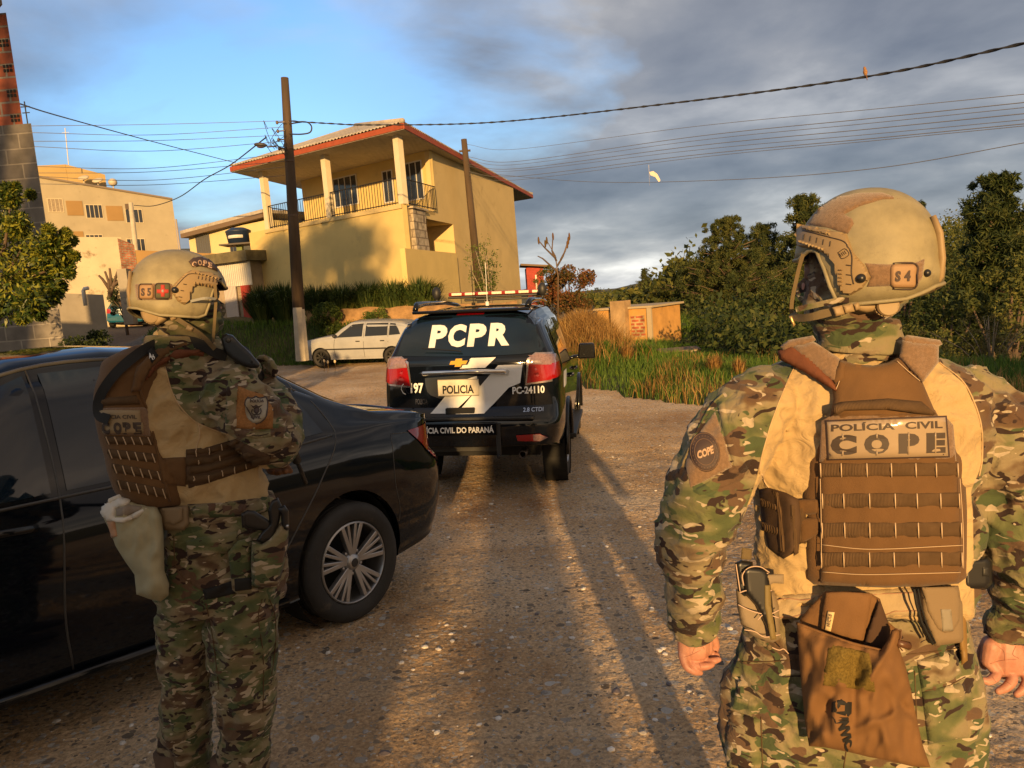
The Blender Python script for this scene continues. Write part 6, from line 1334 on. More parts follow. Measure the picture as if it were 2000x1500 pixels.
    T.part('badge_border', line_on(c3(shp+shp[:1]), bsd, .0022, .001), M_darkb, parent=shirt, smooth=True)
    T.part('badge_lettering', text_on('POLÍCIA', c3([(928, 894), (1003, 894), (1003, 876), (928, 876)]), bsd, .003, .04), M_darkb, parent=shirt)
    T.part('badge_lettering', text_on('CIVIL', c3([(935, 986), (992, 986), (992, 969), (935, 969)]), bsd, .003, .04), M_darkb, parent=shirt)
    T.part('badge_emblem', pad(smooth_poly(c3([(965, 920), (980, 926), (980, 945), (965, 960), (950, 945), (950, 926)]), 2), bsd, .004, 1, 3), M_darkb, parent=shirt, smooth=True)
    T.part('badge_wings', pad(c3([(930, 906), (950, 915), (962, 905), (975, 915), (998, 906), (982, 924), (965, 920), (946, 924)]), bsd, .004, 1, 3), M_darkb, parent=shirt, smooth=True)
    T.part('badge_wreath', line_on(c3([(942, 930), (938, 948), (950, 962), (980, 962), (992, 948), (988, 930)]), bsd, .0016, .003), M_darkb, parent=shirt, smooth=True)
    T.part('sleeve_pocket', pad(c3([(800, 770), (862, 780), (858, 1040), (950, 1060), (1060, 1050), (1105, 980), (1110, 1010), (1060, 1085), (960, 1095), (790, 1060)]), bs, .005, 3, 5, wr=.002), M_camo, parent=shirt, smooth=True)
    for cx, px, dy in ((360, 1490, .07), (474, 1540, .01)):
        p = at(cx, px, Y0+dy); q = MB(); boots(q, p.x+.0, p.y+.01, radians(-35)); T.part('boot', q, M_boot, smooth=True)
    # ---- pistol in the holster: a thing of its own
    D1 = lambda x, y: Dh(x, y)-.02
    pis = Thing('pistol', 'black pistol sitting in the camouflage thigh holster of the left officer', 'pistol', loc=atD(*c4([(960, 220)])[0], Dh(510, 1030)))
    pis.part('grip', pillow(c4([(850, 145), (880, 125), (920, 130), (990, 175), (1010, 190), (1000, 240), (930, 232), (880, 222), (852, 210)]), D1, .014, .014, 4, 4), M_gun, smooth=True)
    pis.part('magazine_base', pillow(c4([(848, 140), (872, 132), (880, 215), (852, 222)]), lambda x, y: D1(x, y), .017, .017, 2, 4), M_gun, smooth=True)
    pis.part('slide', pillow(c4([(990, 130), (1010, 75), (1045, 60), (1070, 110), (1050, 200), (1020, 280), (960, 305), (925, 290), (960, 240), (1000, 200)]), D1, .015, .015, 4, 4), M_gun, smooth=True)
    # ---- rifle
    rf = Thing('rifle', 'black rifle held muzzle down by the left officer, stock at the shoulder', 'rifle', loc=at(470, 690, Y0+.10))
    dR = (at(470, 690, Y0-.06)-CAM).dot(Fv)
    rs = pillow(c3([(768, 545), (775, 522), (800, 514), (835, 522), (868, 560), (925, 612), (978, 672), (984, 690), (972, 705), (930, 706), (880, 690), (820, 650), (785, 610)]), dR, .020, .030, 4, 4); stk = rf.part('stock', rs, M_gun, smooth=True); brs = bvh_of(rs)
    rf.part('stock_button', pad([(446+6*cos(a), 664+6*sin(a)) for a in np.linspace(0, 2*pi, 14, endpoint=False)], brs, .003, 1, 3), M_blkpl, parent=stk, smooth=True)
    rf.part('stock_screw', pad([(491.5+3*cos(a), 707+3*sin(a)) for a in np.linspace(0, 2*pi, 10, endpoint=False)], brs, .003, 1, 3), M_black, parent=stk, smooth=True)
    rc = MB(); A = at(474, 690, Y0+.02); B = at(540, 800, Y0+.30); C2 = at(580, 900, Y0+.55); rc.tube([A, A.lerp(B, .5), B], [.022, .026, .028], 10, flat=1.3); rf.part('receiver', rc, M_gun, smooth=True)
    rc = MB(); rc.tube([B, C2], [.020, .018], 12); rf.part('handguard', rc, M_gun, smooth=True)
    rc = MB(); E_ = C2+(C2-B)*.5; rc.tube([C2, E_], .009, 10); rf.part('barrel', rc, M_gun, smooth=True)
    rc = MB(); m0 = A.lerp(B, .75); rc.box(m0+Vector((.06, -.02, -.09)), (.03, .07, .18)); rf.part('magazine', rc, M_gun, bevel=.004)
    sg = MB(); SP = [(*c3([(150, 990)])[0], -.10), (*c3([(92, 960)])[0], -.13), (*c3([(100, 860)])[0], -.14), (*c3([(180, 740)])[0], -.14), (*c3([(290, 640)])[0], -.13), (*c3([(400, 575)])[0], -.12), (*c3([(520, 548)])[0], -.11), (*c3([(640, 568)])[0], -.10), (*c3([(740, 620)])[0], -.08), (*c3([(800, 640)])[0], -.05)]
    bsl = bvh_of(bb_); P = []
    Q = crom(SP, 6)
    for i, q in enumerate(Q):
        t = (Q[min(i+1, len(Q)-1)]-Q[max(i-1, 0)])[:2]; t = t/np.hypot(*t); n_ = np.array([-t[1], t[0]])*10; h = shoot(bsl, q[0], q[1]); dd = ((h[0]-CAM).dot(Fv)-.020) if h[0] else (at(q[0], q[1], Y0+q[2]*.6)-CAM).dot(Fv); P.append([q, n_, dd])
    ds = np.array([p[2] for p in P]); 
    for _ in range(6): ds[1:-1] = (ds[:-2]+ds[1:-1]*2+ds[2:])/4
    for (q, n_, _), dd in zip(P, ds): pass
    sg.rings([[atD(*(q[:2]+n_), dd), atD(*(q[:2]-n_), dd), atD(*(q[:2]-n_), dd+.004), atD(*(q[:2]+n_), dd+.004)] for (q, n_, _), dd in zip(P, ds)])
    rf.part('sling', sg, M_black, auto=30)
    return T
OFF5 = officer_left()
# ================================================================== buildings
def wallmat(name, col, var=.08, dirt=None, bump=.004): return mat(name, col, .9, var=var, vs=.8, bump=bump, bs=40, spec=.2, dirt=dirt)
M_yel = wallmat('yellow_render', (.62, .48, .20), .07, ((.47, .36, .17), 1.1, .60)); M_yel2 = wallmat('pale_render', (.58, .45, .22), .06, ((.44, .33, .16), .9, .58))
M_conc = wallmat('weathered_concrete', (.30, .27, .22), .2, ((.12, .10, .08), 1.4, .55)); M_old = wallmat('old_whitewash', (.58, .50, .36), .1, ((.22, .17, .11), 2.2, .56))
M_cream = wallmat('cream_render', (.40, .35, .25), .08, ((.27, .23, .16), 1.2, .62)); M_ochre = wallmat('ochre_render', (.33, .21, .09), .08)
M_win = mat('house_glass', (.03, .035, .045), .06, spec=.8); M_frame = mat('white_frame', (.62, .60, .55), .5); M_curt = mat('curtain', (.30, .24, .17), .9, var=.3, vs=12)
M_iron = mat('black_iron', (.014, .013, .012), .5); M_redw = mat('red_paint', (.33, .035, .02), .7, var=.2, vs=6)
M_orange = mat('orange_fascia', (.30, .062, .022), .7, var=.15, vs=5)
def brick_mat(name, c1, c2, mort, sc, bw, rh, bump=.01, msize=.02, axes=(0, 2), uneven=.5):
    M = bpy.data.materials.new(name); M.use_nodes = True; nt = M.node_tree; N = nt.nodes; K = nt.links; b = N['Principled BSDF']; b.inputs['Roughness'].default_value = .92
    tc = N.new('ShaderNodeTexCoord'); sp = N.new('ShaderNodeSeparateXYZ'); K.new(tc.outputs['Object'], sp.inputs[0]); cb = N.new('ShaderNodeCombineXYZ'); K.new(sp.outputs[axes[0]], cb.inputs[0]); K.new(sp.outputs[axes[1]], cb.inputs[1])
    br = N.new('ShaderNodeTexBrick'); br.inputs['Scale'].default_value = sc; br.inputs['Color1'].default_value = (*c1, 1); br.inputs['Color2'].default_value = (*c2, 1); br.inputs['Mortar'].default_value = (*mort, 1)
    br.inputs['Mortar Size'].default_value = msize; br.inputs['Brick Width'].default_value = bw; br.inputs['Row Height'].default_value = rh; br.inputs['Bias'].default_value = 0; K.new(cb.outputs[0], br.inputs['Vector'])
    nz = N.new('ShaderNodeTexNoise'); nz.inputs['Scale'].default_value = 5; nz.inputs['Detail'].default_value = 6; K.new(tc.outputs['Object'], nz.inputs['Vector'])
    r = ramp_nodes(N, K, nz.outputs[0], [(.3, (1-uneven,)*3), (.7, (1+uneven*.6,)*3)]); mx = N.new('ShaderNodeMix'); mx.data_type = 'RGBA'; mx.blend_type = 'MULTIPLY'; mx.inputs[0].default_value = 1; K.new(br.outputs[0], mx.inputs[6]); K.new(r, mx.inputs[7]); K.new(mx.outputs[2], b.inputs['Base Color'])
    bp = N.new('ShaderNodeBump'); bp.inputs['Distance'].default_value = bump; bp.invert = True; K.new(br.outputs['Fac'], bp.inputs['Height']); K.new(bp.outputs[0], b.inputs['Normal']); return M
def V2(p): return Vector((p.x, p.y, 0))
class Wall:
    """vertical plane through two ground points"""
    def __init__(s, A, B): s.A = V2(A); s.B = V2(B); s.u = (s.B-s.A).normalized(); s.n = Vector((s.u.y, -s.u.x, 0)); s.n = s.n if s.n.dot(s.A-V2(CAM)) < 0 else -s.n
    def hit(s, px, py): d = ray(px, py); t = (s.A-CAM).dot(s.n)/d.dot(s.n); P = CAM+d*t; return (P-s.A).dot(s.u), P.z
    def P(s, a, z, out=0): return s.A+s.u*a+Vector((0, 0, z))+s.n*out
    def quad(s, mb, a0, a1, z0, z1, out=0, th=.1, mi=0, z1b=None):
        z1b = z1 if z1b is None else z1b
        f = [s.P(a0, z0, out), s.P(a1, z0, out), s.P(a1, z0, out-th), s.P(a0, z0, out-th), s.P(a0, z1, out), s.P(a1, z1b, out), s.P(a1, z1b, out-th), s.P(a0, z1, out-th)]
        if (f[1]-f[0]).cross(f[4]-f[0]).dot(s.n) < 0: f = [f[1], f[0], f[3], f[2], f[5], f[4], f[7], f[6]]
        mb.hexa([f[3], f[2], f[1], f[0], f[7], f[6], f[5], f[4]][::1] if False else f, mi); return mb
    def panes(s, T, px0, py0, px1, py1, nm='window', bars=2, frame=M_frame, glass=M_win, out=0., depth=.08, curtain=False):
        a0, z1 = s.hit(px0, py0); a1, z0 = s.hit(px1, py1)
        if a0 > a1: a0, a1 = a1, a0
        w = .05; mb = MB(); s.quad(mb, a0, a1, z0, z0+w, out+.03, .1); s.quad(mb, a0, a1, z1-w, z1, out+.03, .1); s.quad(mb, a0, a0+w, z0+w, z1-w, out+.03, .1); s.quad(mb, a1-w, a1, z0+w, z1-w, out+.03, .1)
        for k in range(1, bars+1): x = lerp(a0, a1, k/(bars+1)); s.quad(mb, x-.02, x+.02, z0+w, z1-w, out+.028, .05)
        f = T.part(nm, mb, frame); g = MB(); s.quad(g, a0+w, a1-w, z0+w, z1-w, out+.012, .02); T.part('pane', g, M_curt if curtain else glass, parent=f); return f
def yellow_house():
    A = at(785, 398, 28); zf = A.z; B = at(520, 445, 33); Cc = at(1010, 470, 44); T = Thing('yellow_house', 'two storey yellow house with corner balcony and orange fascia on the bank', 'house', loc=(A.x, A.y, hz(A.x, A.y)))
    WL = Wall(A, B); WR = Wall(A, Cc); uL, uR = WL.u, WR.u; zg = .6; LL = (V2(B)-V2(A)).length; LR = (V2(Cc)-V2(A)).length; zc = zf+2.62
    # lower storey, left face
    mb = MB(); a1, _ = WL.hit(489, 480); WL.quad(mb, 0, a1, zg-.8, zf-.0, 0, .25); WL.quad(mb, a1+.001, a1+.45, zg-.8, WL.hit(482, 524)[1], -.01, .25); T.part('lower_wall', mb, M_yel)
    # right face built round the barbecue recess
    o0, zt = WR.hit(799, 420); o1, _ = WR.hit(886, 450); zb = WR.hit(886, 497)[1]; 
    q = lambda a0, a1, z0, z1, out=0, th=.25, m=M_yel2: T.part('side_wall', WR.quad(MB(), a0, a1, z0, z1, out, th), m)
    q(.26, o0, zg-.8, zf-.02); q(o0, o1, zt, zf-.02); q(o0, o1, zg-.8, zb); q(o1, LR, zg-.8, zf-.02)
    rb = MB(); WR.quad(rb, o0+.35, o1+.3, zb-.3, zt+.2, -1.3, .1); rb.hexa([WR.P(o1, zb, -.25), WR.P(o1+.1, zb, -.25), WR.P(o1+.1, zb, -1.3), WR.P(o1, zb, -1.3), WR.P(o1, zt, -.25), WR.P(o1+.1, zt, -.25), WR.P(o1+.1, zt, -1.3), WR.P(o1, zt, -1.3)]); T.part('recess_wall', rb, M_yel2)
    fl = MB(); WR.quad(fl, o0, o1, zb, zb+.05, .04, .3); T.part('parapet_cap', fl, mat('brown_tile', (.22, .10, .05), .7))
    cl = MB(); WR.quad(cl, o0+.35, o1, zt, zt+.05, -.26, 1.0); T.part('recess_ceiling', cl, M_yel2)
    c0, _ = WR.hit(806, 470); c1, _ = WR.hit(830, 470); ch = MB(); WR.quad(ch, c0, c1, zb+.9, zt+.25, .12, .5); WR.quad(ch, c0-.15, c1+.15, zt+.25, zt+.32, .2, .6); cm = (c0+c1)/2
    ch.hexa([WR.P(cm-.7, zb-.1, .2), WR.P(cm+.6, zb-.1, .2), WR.P(cm+.6, zb-.1, -.5), WR.P(cm-.7, zb-.1, -.5), WR.P(c0, zb+.9, .12), WR.P(c1, zb+.9, .12), WR.P(c1, zb+.9, -.38), WR.P(c0, zb+.9, -.38)]); bq = T.part('barbecue_chimney', ch, brick_mat('barbecue_blocks', (.36, .31, .24), (.42, .36, .27), (.2, .16, .12), 1, .4, .3, .01, .02))
    fb = MB(); WR.quad(fb, o0+.0, WR.hit(803, 460)[0], zb+.5, zt-.05, -.3, .02); WR.quad(fb, WR.hit(846, 480)[0], WR.hit(866, 480)[0], zb, zb+.55, -1.27, .02); T.part('recess_door', fb, M_black)
    # balcony slab, back walls
    sl = MB(); D_ = 3.3; sl.hexa([A+uR*a+uL*b+Vector((0, 0, z)) for z in (-.16, 0) for a, b in ((-.06, -.0), (-.06, LL+.1), (D_+.1, LL+.1), (D_+.1, -.0))]); 
    for i in range(8): sl.v[i] = Vector((sl.v[i].x, sl.v[i].y, zf-.16 if i < 4 else zf)); 
    T.part('balcony_slab', sl, M_yel2)
    WB = Wall(V2(A)+uR*D_, V2(A)+uR*D_+uL*LL); e1, _ = WB.hit(598, 380); bw = MB(); WB.quad(bw, 0.02, e1, zf, zc, 0, .2); T.part('balcony_wall', bw, M_yel)
    sw = MB(); WR.quad(sw, D_+.003, LR, zf-.02, zc, 0, .2); T.part('side_wall', sw, M_yel2)
    PE = WB.P(e1, 0); WE = Wall(PE, PE+uR*11); we = MB(); WE.quad(we, .0, 11, zf, zc, 0, .2); T.part('far_side_wall', we, M_yel2)
    for (a, b, c, d, n_) in ((632, 352, 650, 403, 0), (650, 350, 702, 398, 3), (746, 335, 772, 394, 1), (788, 320, 830, 388, 2)):
        f = WB.panes(T, a, b, c, d, 'balcony_door', n_, M_frame, M_win, .01)
    # columns
    for px, py in ((783, 398), (641, 420), (521, 446)):
        a, _ = WL.hit(px, py); P = WL.P(a, 0, -.14); c = MB(); c.box((P.x, P.y, (zf+zc)/2), (.26, .26, zc-zf), M=Matrix.Rotation(atan2(uL.y, uL.x), 4, 'Z')); T.part('column', c, mat('column_paint', (.62, .55, .40), .8, var=.05))
    def rail(P0, P1):
        m_ = MB(); L_ = (P1-P0).length; 
        for z in (.08, .98): m_.tube([P0+Vector((0, 0, z)), P1+Vector((0, 0, z))], .022, 5)
        k = max(2, int(L_/.145))
        for i in range(k+1): p = P0.lerp(P1, i/k); m_.tube([p+Vector((0, 0, .02)), p+Vector((0, 0, .98))], .012, 4)
        T.part('railing', m_, M_iron)
    p = lambda a: WL.P(a, zf, -.08)
    cs = [WL.hit(783, 398)[0], WL.hit(641, 420)[0], WL.hit(521, 446)[0]]
    rail(p(cs[0]+.2), p(cs[1]-.15)); rail(p(cs[1]+.15), p(cs[2]-.15)); rail(WR.P(.15, zf, -.05), WR.P(D_, zf, .12)); rail(p(cs[2]+.05), p(cs[2]+.05)+uR*2.8)
    # roof
    zr = at(787, 240, 27.2).z; R1 = at(787, 240, 27.2); 
    def solve(px, py):
        lo, hi = 20, 80
        for _ in range(40):
            m_ = (lo+hi)/2
            if at(px, py, m_).z < zr: lo = m_
            else: hi = m_
        return at(px, py, lo)
    R2 = solve(450, 326); R3 = solve(1040, 381); R4 = R2+(R3-R1); v1 = (R2-R1); v2 = (R3-R1); hgt = 1.65; w_ = v1.length/2
    c12 = R1+v1*.5+v2.normalized()*w_*.95+Vector((0, 0, hgt)); c34 = R3+v1*.5-v2.normalized()*w_*.95+Vector((0, 0, hgt))
    def corr(P0, P1, Q0, Q1, nm='roof'):
        m_ = MB(); L_ = (P1-P0).length; n_ = int(L_/.177)*6; V = []
        for j in range(9):
            for i in range(n_+1):
                u = i/n_; a = P0.lerp(P1, u); b_ = Q0.lerp(Q1, u) if Q0 != Q1 else Q0
                # fall lines perpendicular to the eave, clipped at the hips
                t = j/8; pt = a.lerp(b_, t); x_ = (pt-P0).dot((P1-P0).normalized()); V.append(pt+Vector((0, 0, .028*sin(2*pi*x_/.177)+.05)))
        m_.add(V, [(j*(n_+1)+i, j*(n_+1)+i+1, (j+1)*(n_+1)+i+1, (j+1)*(n_+1)+i) for j in range(8) for i in range(n_)]); return T.part(nm, m_, mat('fibre_cement', (.40, .36, .31), .9, var=.2, vs=3, dirt=((.2, .17, .14), 2, .6)), smooth=True, solid=.02)
    corr(R1, R2, c12, c12); corr(R1, R3, c12, c34); corr(R2, R4, c12, c34); corr(R3, R4, c34, c34)
    so = MB(); d = Vector((0, 0, -.20)); so.add([R1+d, R2+d, R4+d, R3+d], [(0, 1, 2, 3)]); T.part('soffit', so, mat('soffit_board', (.42, .38, .32), .8, var=.1, bump=.01, wave=('X', 1.6)), solid=.04)
    for a, b in ((R1, R2), (R1, R3), (R3, R4), (R2, R4)):
        fm = MB(); n = (b-a).cross(Vector((0, 0, 1))).normalized()*.04; fm.hexa([a-n+d, b-n+d, b+n+d, a+n+d, a-n-Vector((0, 0, .01)), b-n-Vector((0, 0, .01)), b+n-Vector((0, 0, .01)), a+n-Vector((0, 0, .01))]); T.part('fascia', fm, M_orange)
    cm_ = MB(); cm_.tube([R1+Vector((0, 0, .08)), c12+Vector((0, 0, .08)), c34+Vector((0, 0, .08)), R3+Vector((0, 0, .08))], .09, 8); T.part('ridge_tiles', cm_, mat('fibre_cement'), smooth=True)
    # low front wall of the forecourt
    F = at(858, 560, 27.0); G = at(920, 520, 30.5); WF = Wall(V2(A)-uL*0+WR.n*.25, V2(A)+uR*5+WR.n*.25); fw = MB(); e0, _ = WF.hit(800, 560); e2, _ = WF.hit(896, 540); WF.quad(fw, e0-.1, e2, zg-.8, zb+.02, .0, .2); T.part('forecourt_wall', fw, M_yel)
    return T, WR, WL
YH, YWR, YWL = yellow_house()
def block_house():
    E1 = at(118, 620, 10.5); z0 = hz(E1.x, E1.y)-.4; T = Thing('block_house', 'unfinished house at the left edge, grey concrete blocks below red hollow brick', 'house', loc=(E1.x, E1.y, z0))
    zt = at(70, 240, 10.5).z-z0; h = at(20, 24, 10.6).z-z0-zt
    def vol(x0, y0, z, hh, w):   # sheared box in local coordinates: front along -x, side running back and left
        m_ = MB(); F = [(x0, y0), (x0-w, y0), (x0-w-4, y0+4), (x0-4.4, y0+4)]; m_.hexa([Vector((x, y, z)) for x, y in (F[1], F[0], F[3], F[2])]+[Vector((x, y, z+hh)) for x, y in (F[1], F[0], F[3], F[2])]); return m_
    T.part('block_wall', vol(0, 0, 0, zt, 8), brick_mat('concrete_blocks', (.155, .14, .125), (.20, .18, .155), (.30, .27, .23), 1, .40, .20, .012, .011, uneven=.35), world=False)
    xb = at(44, 236, 10.6).x-E1.x; bw = T.part('brick_wall', vol(xb, .1, zt, h, 5), brick_mat('hollow_brick', (.36, .10, .05), (.25, .075, .04), (.26, .22, .18), 1, .29, .165, .014, .014), world=False)
    hm = MB()
    for k in range(int(h/.33)):
        z = zt+.08+k*.33
        for i in range(3):
            for j in range(2): hm.box((xb-.045-i*.045, .096, z+j*.055), (.03, .012, .038))
    T.part('brick_holes', hm, M_black, parent=bw, world=False)
    T.part('roof', vol(xb+.12, -.15, zt+h, .07, 5.3), mat('dark_timber', (.16, .11, .07), .8), world=False)
    an = MB(); x = at(52, 228, 10.6).x-E1.x; an.tube([(x, .1, zt), (x, .1, zt+.32)], .008, 6); an.box((x, .1, zt+.25), (.12, .01, .012)); an.box((x, .1, zt+.17), (.10, .01, .012)); T.part('bracket', an, M_iron, world=False)
block_house()
def apartment():
    A = at(348, 480, 57); B = at(60, 440, 51); T = Thing('apartment_building', 'beige three storey apartment block with flat roof behind the left officer', 'building', loc=(A.x, A.y, hz(A.x, A.y))); Wf = Wall(A, B)
    L_ = (V2(B)-V2(A)).length+8; z1 = Wf.hit(345, 389)[1]; z2 = Wf.hit(85, 347)[1]; sl = (z2-z1)/(Wf.hit(85, 347)[0])
    mb = MB(); Wf.quad(mb, 0, L_, -2, z1, 0, 9, z1b=z1+sl*L_); T.part('wall', mb, M_cream)
    cp = MB(); Wf.quad(cp, -.1, L_, z1+.0, z1+.12, .08, 9.2, z1b=z1+.12+sl*L_); 
    for i in range(4): pass
    T.part('roof_edge', MB().tube([Wf.P(0, z1, .05), Wf.P(L_, z1+sl*L_, .05)], .08, 6), mat('grey_flashing', (.25, .2, .15), .7))
    tw = MB(); W2 = Wall(Wf.P(Wf.hit(205, 350)[0], 0, -1.5), Wf.P(Wf.hit(128, 330)[0], 0, -1.5)); a0, zt = W2.hit(205, 341); a1, zu = W2.hit(128, 321); W2.quad(tw, a0, a1, zt-3, zt, 0, 5, z1b=zu); W2.quad(tw, a1+.01, a1+4, zt-3, zu, -.02, 5, z1b=zu-.4); T.part('roof_tower', tw, mat('amber_render', (.46, .33, .14), .9, var=.06, vs=1))
    for k, (px, py) in enumerate(((168, 357), (196, 362), (226, 366))):
        a, z = Wf.hit(px, py); m_ = MB(); m_.ell(Wf.P(a, z+.45, -.6), (.38, .34, .10) if k < 2 else (.3, .3, .28), 14, 8, Matrix.Rotation(.6 if k < 2 else 0, 4, 'X')); m_.tube([Wf.P(a, z-.3, -.6), Wf.P(a, z+.4, -.6)], .04, 6); T.part('satellite_dish' if k < 2 else 'roof_tank', m_, mat('dish_grey', (.5, .44, .33), .6), smooth=True)
    def band(p0, p1): a0, z1_ = Wf.hit(*p0); a1_, z0_ = Wf.hit(*p1); m_ = MB(); Wf.quad(m_, min(a0, a1_), max(a0, a1_), z0_, z1_, .03, .06); T.part('wall_band', m_, M_ochre)
    band((128, 392), (164, 421)); band((206, 402), (242, 431)); band((130, 452), (166, 480)); band((205, 464), (232, 490))
    for a, b, c, d, n_, cu in ((91, 387, 126, 415, 3, 1), (165, 399, 203, 427, 3, 0), (243, 408, 281, 436, 3, 0), (92, 448, 126, 474, 3, 1), (166, 458, 204, 484, 3, 0), (246, 466, 286, 492, 3, 0)): Wf.panes(T, a, b, c, d, 'window', n_, mat('cream_frame', (.55, .47, .32), .6), M_win if not cu else M_win, .0, curtain=bool(cu))
    pp = MB(); a, _ = Wf.hit(343, 430); pp.tube([Wf.P(a, z1-1.5, .1), Wf.P(a, -1, .1)], .07, 8); T.part('downpipe', pp, mat('grey_pipe', (.35, .3, .25), .6), smooth=True)
    am = MB(); P = at(134, 322, 53); Q = at(127, 250, 53); am.tube([P, Q], .03, 6); am.box(Q-Vector((0, 0, .3)), (.5, .02, .02)); T.part('antenna_mast', am, M_frame)
apartment()
def pale_house():
    A = at(512, 470, 37); B = at(366, 480, 40.5); T = Thing('pale_house', 'pale yellow house with lean-to roof between the apartment block and the yellow house', 'house', loc=(A.x, A.y, hz(A.x, A.y))); Wf = Wall(A, B)
    a1, z1 = Wf.hit(368, 462); _, z0 = Wf.hit(508, 432); mb = MB(); Wf.quad(mb, -.6, a1, 1.0, z0, 0, 5, z1b=z1); T.part('wall', mb, mat('pale_yellow_render', (.66, .55, .28), .9, var=.05, vs=1, dirt=((.4, .32, .2), 2, .68)))
    P0, P1 = at(352, 457, 40.0), at(512, 415, 36.5); r = MB(); d = -Wf.n*5.5; up = Vector((0, 0, .16)); r.hexa([P0, P1, P1+d, P0+d, P0+up, P1+up, P1+d+up, P0+d+up]); T.part('roof', r, mat('fibre_cement'))
    r = MB(); Q0, Q1 = P0-Vector((0, 0, .22)), P1-Vector((0, 0, .22)); r.hexa([Q0, Q1, Q1+d*.1, Q0+d*.1, P0, P1, P1+d*.1, P0+d*.1]); T.part('fascia', r, mat('dark_timber', (.16, .11, .07), .8))
    Wf.panes(T, 382, 463, 413, 494, 'window', 5, mat('grey_frame', (.12, .12, .12), .6), mat('shutter_grey', (.10, .10, .10), .7)); Wf.panes(T, 446, 452, 476, 490, 'window', 3, mat('grey_frame'), M_win)
    # water tank on its pedestal
    t = Thing('water_tank', 'dark blue water tank on a green pedestal in front of the pale house', 'tank', loc=at(468, 500, 36)); c = at(468, 476, 36); m_ = MB(); R_ = Matrix.Translation(c) @ Matrix.Rotation(pi/2, 4, 'X'); m_.lathe([(0, -.0), (.50, 0), (.58, .55), (.60, .57), (.56, .62), (.3, .74), (0, .76)], 28, Matrix.Translation(c) @ Matrix.Rotation(pi/2, 4, 'X')); t.part('tank', m_, mat('navy_plastic', (.015, .03, .07), .5), smooth=True)
    m_ = MB(); m_.box(c+Vector((0, 0, -.04)), (1.55, 1.2, .07)); t.part('platform', m_, mat('dark_slab', (.10, .085, .07), .8)); m_ = MB(); m_.box(c+Vector((0, 0, -.45)), (.26, .26, .75)); t.part('pedestal', m_, mat('green_paint', (.16, .20, .06), .8))
    m_ = MB(); m_.tube([c+Vector((.46*cos(a), -.57*abs(sin(a))-.01, .3)) for a in np.linspace(pi+.8, 2*pi-.8, 8)], .05, 6, flat=1.6); t.part('tank_band', m_, M_frame)
    # lower buildings in front
    g = Thing('garage', 'low garage with white shutter and red wall below the water tank', 'garage', loc=gz(470, 600)); Wg = Wall(at(494, 560, 32.5), at(395, 560, 34.0))
    def blk(nm, x0, y0, x1, y1, m, out=0, th=.2): a, z = Wg.hit(x0, y0); b, w = Wg.hit(x1, y1); m_ = MB(); Wg.quad(m_, min(a, b), max(a, b), w, z, out, th); return g.part(nm, m_, m)
    blk('wall', 392, 508, 494, 625, mat('brown_wall', (.33, .26, .18), .9, var=.2, vs=2), -.1, 4); blk('roof_slab', 388, 502, 494, 508, mat('mossy_slab', (.13, .11, .06), .9, var=.3, vs=3), .35, 1.2)  # garage wall in mottled brown
    blk('shutter', 424, 517, 492, 556, mat('white_shutter', (.58, .55, .48), .6, bump=.02, wave=('X', 3)), .0, .05); blk('red_wall', 470, 558, 494, 622, M_redw, .02, .1); blk('striped_gate', 437, 560, 468, 622, mat('striped_gate', (.5, .45, .42), .6, bump=.02, wave=('X', 4)), .02, .05); blk('orange_panel', 402, 512, 422, 556, M_orange, .0, .05)
pale_house()
def left_walls():
    T = Thing('boundary_wall', 'weathered cream boundary wall with a broken red brick corner behind the teal car', 'wall', loc=gz(180, 600)); Wf = Wall(at(228, 520, 35), at(110, 520, 33.5)); a1, z1 = Wf.hit(236, 463); b1, zb = Wf.hit(132, 470)
    m_ = MB(); Wf.quad(m_, a1, b1+3, 0.5, z1, 0, .25, z1b=zb+.2); T.part('wall', m_, M_old)
    W2 = Wall(at(229, 500, 35.05), at(420, 545, 37)); m_ = MB(); a, z = W2.hit(262, 478); W2.quad(m_, .02, a, 0.5, z1, -.02, .25, z1b=z); T.part('brick_corner', m_, brick_mat('red_brick', (.38, .10, .04), (.30, .08, .04), (.25, .2, .15), 1, .22, .08)); m_ = MB(); a2, z2 = W2.hit(400, 505); W2.quad(m_, a+.01, a2+3, .5, z-.25, -.02, .25, z1b=z2); T.part('side_wall', m_, M_ochre)
    t2 = Thing('retaining_wall', 'low grey concrete retaining wall with a white pipe beside the teal car', 'wall', loc=gz(150, 600)); W3 = Wall(at(205, 600, 28.5), at(110, 590, 27.5)); a, z = W3.hit(190, 545); b, zz = W3.hit(112, 556); m_ = MB(); W3.quad(m_, 0, b+3, .2, z-.6, 0, .25, z1b=zz); T2 = t2.part('wall', m_, M_conc)
    m_ = MB(); P = at(167, 597, 27.6); m_.tube([P, P+Vector((0, 0, .55)), P+Vector((.06, 0, .62)), P+Vector((.2, 0, .63))], .07, 10); t2.part('pipe', m_, M_frame, smooth=True)
    t3 = Thing('gate_post', 'square concrete gate post beside the pruned shrub at left', 'post', loc=gz(247, 590)); m_ = MB(); c = at(246, 560, 30); m_.box((c.x, c.y, c.z-.4), (.38, .38, 2.2)); t3.part('post', m_, M_conc)
left_walls()
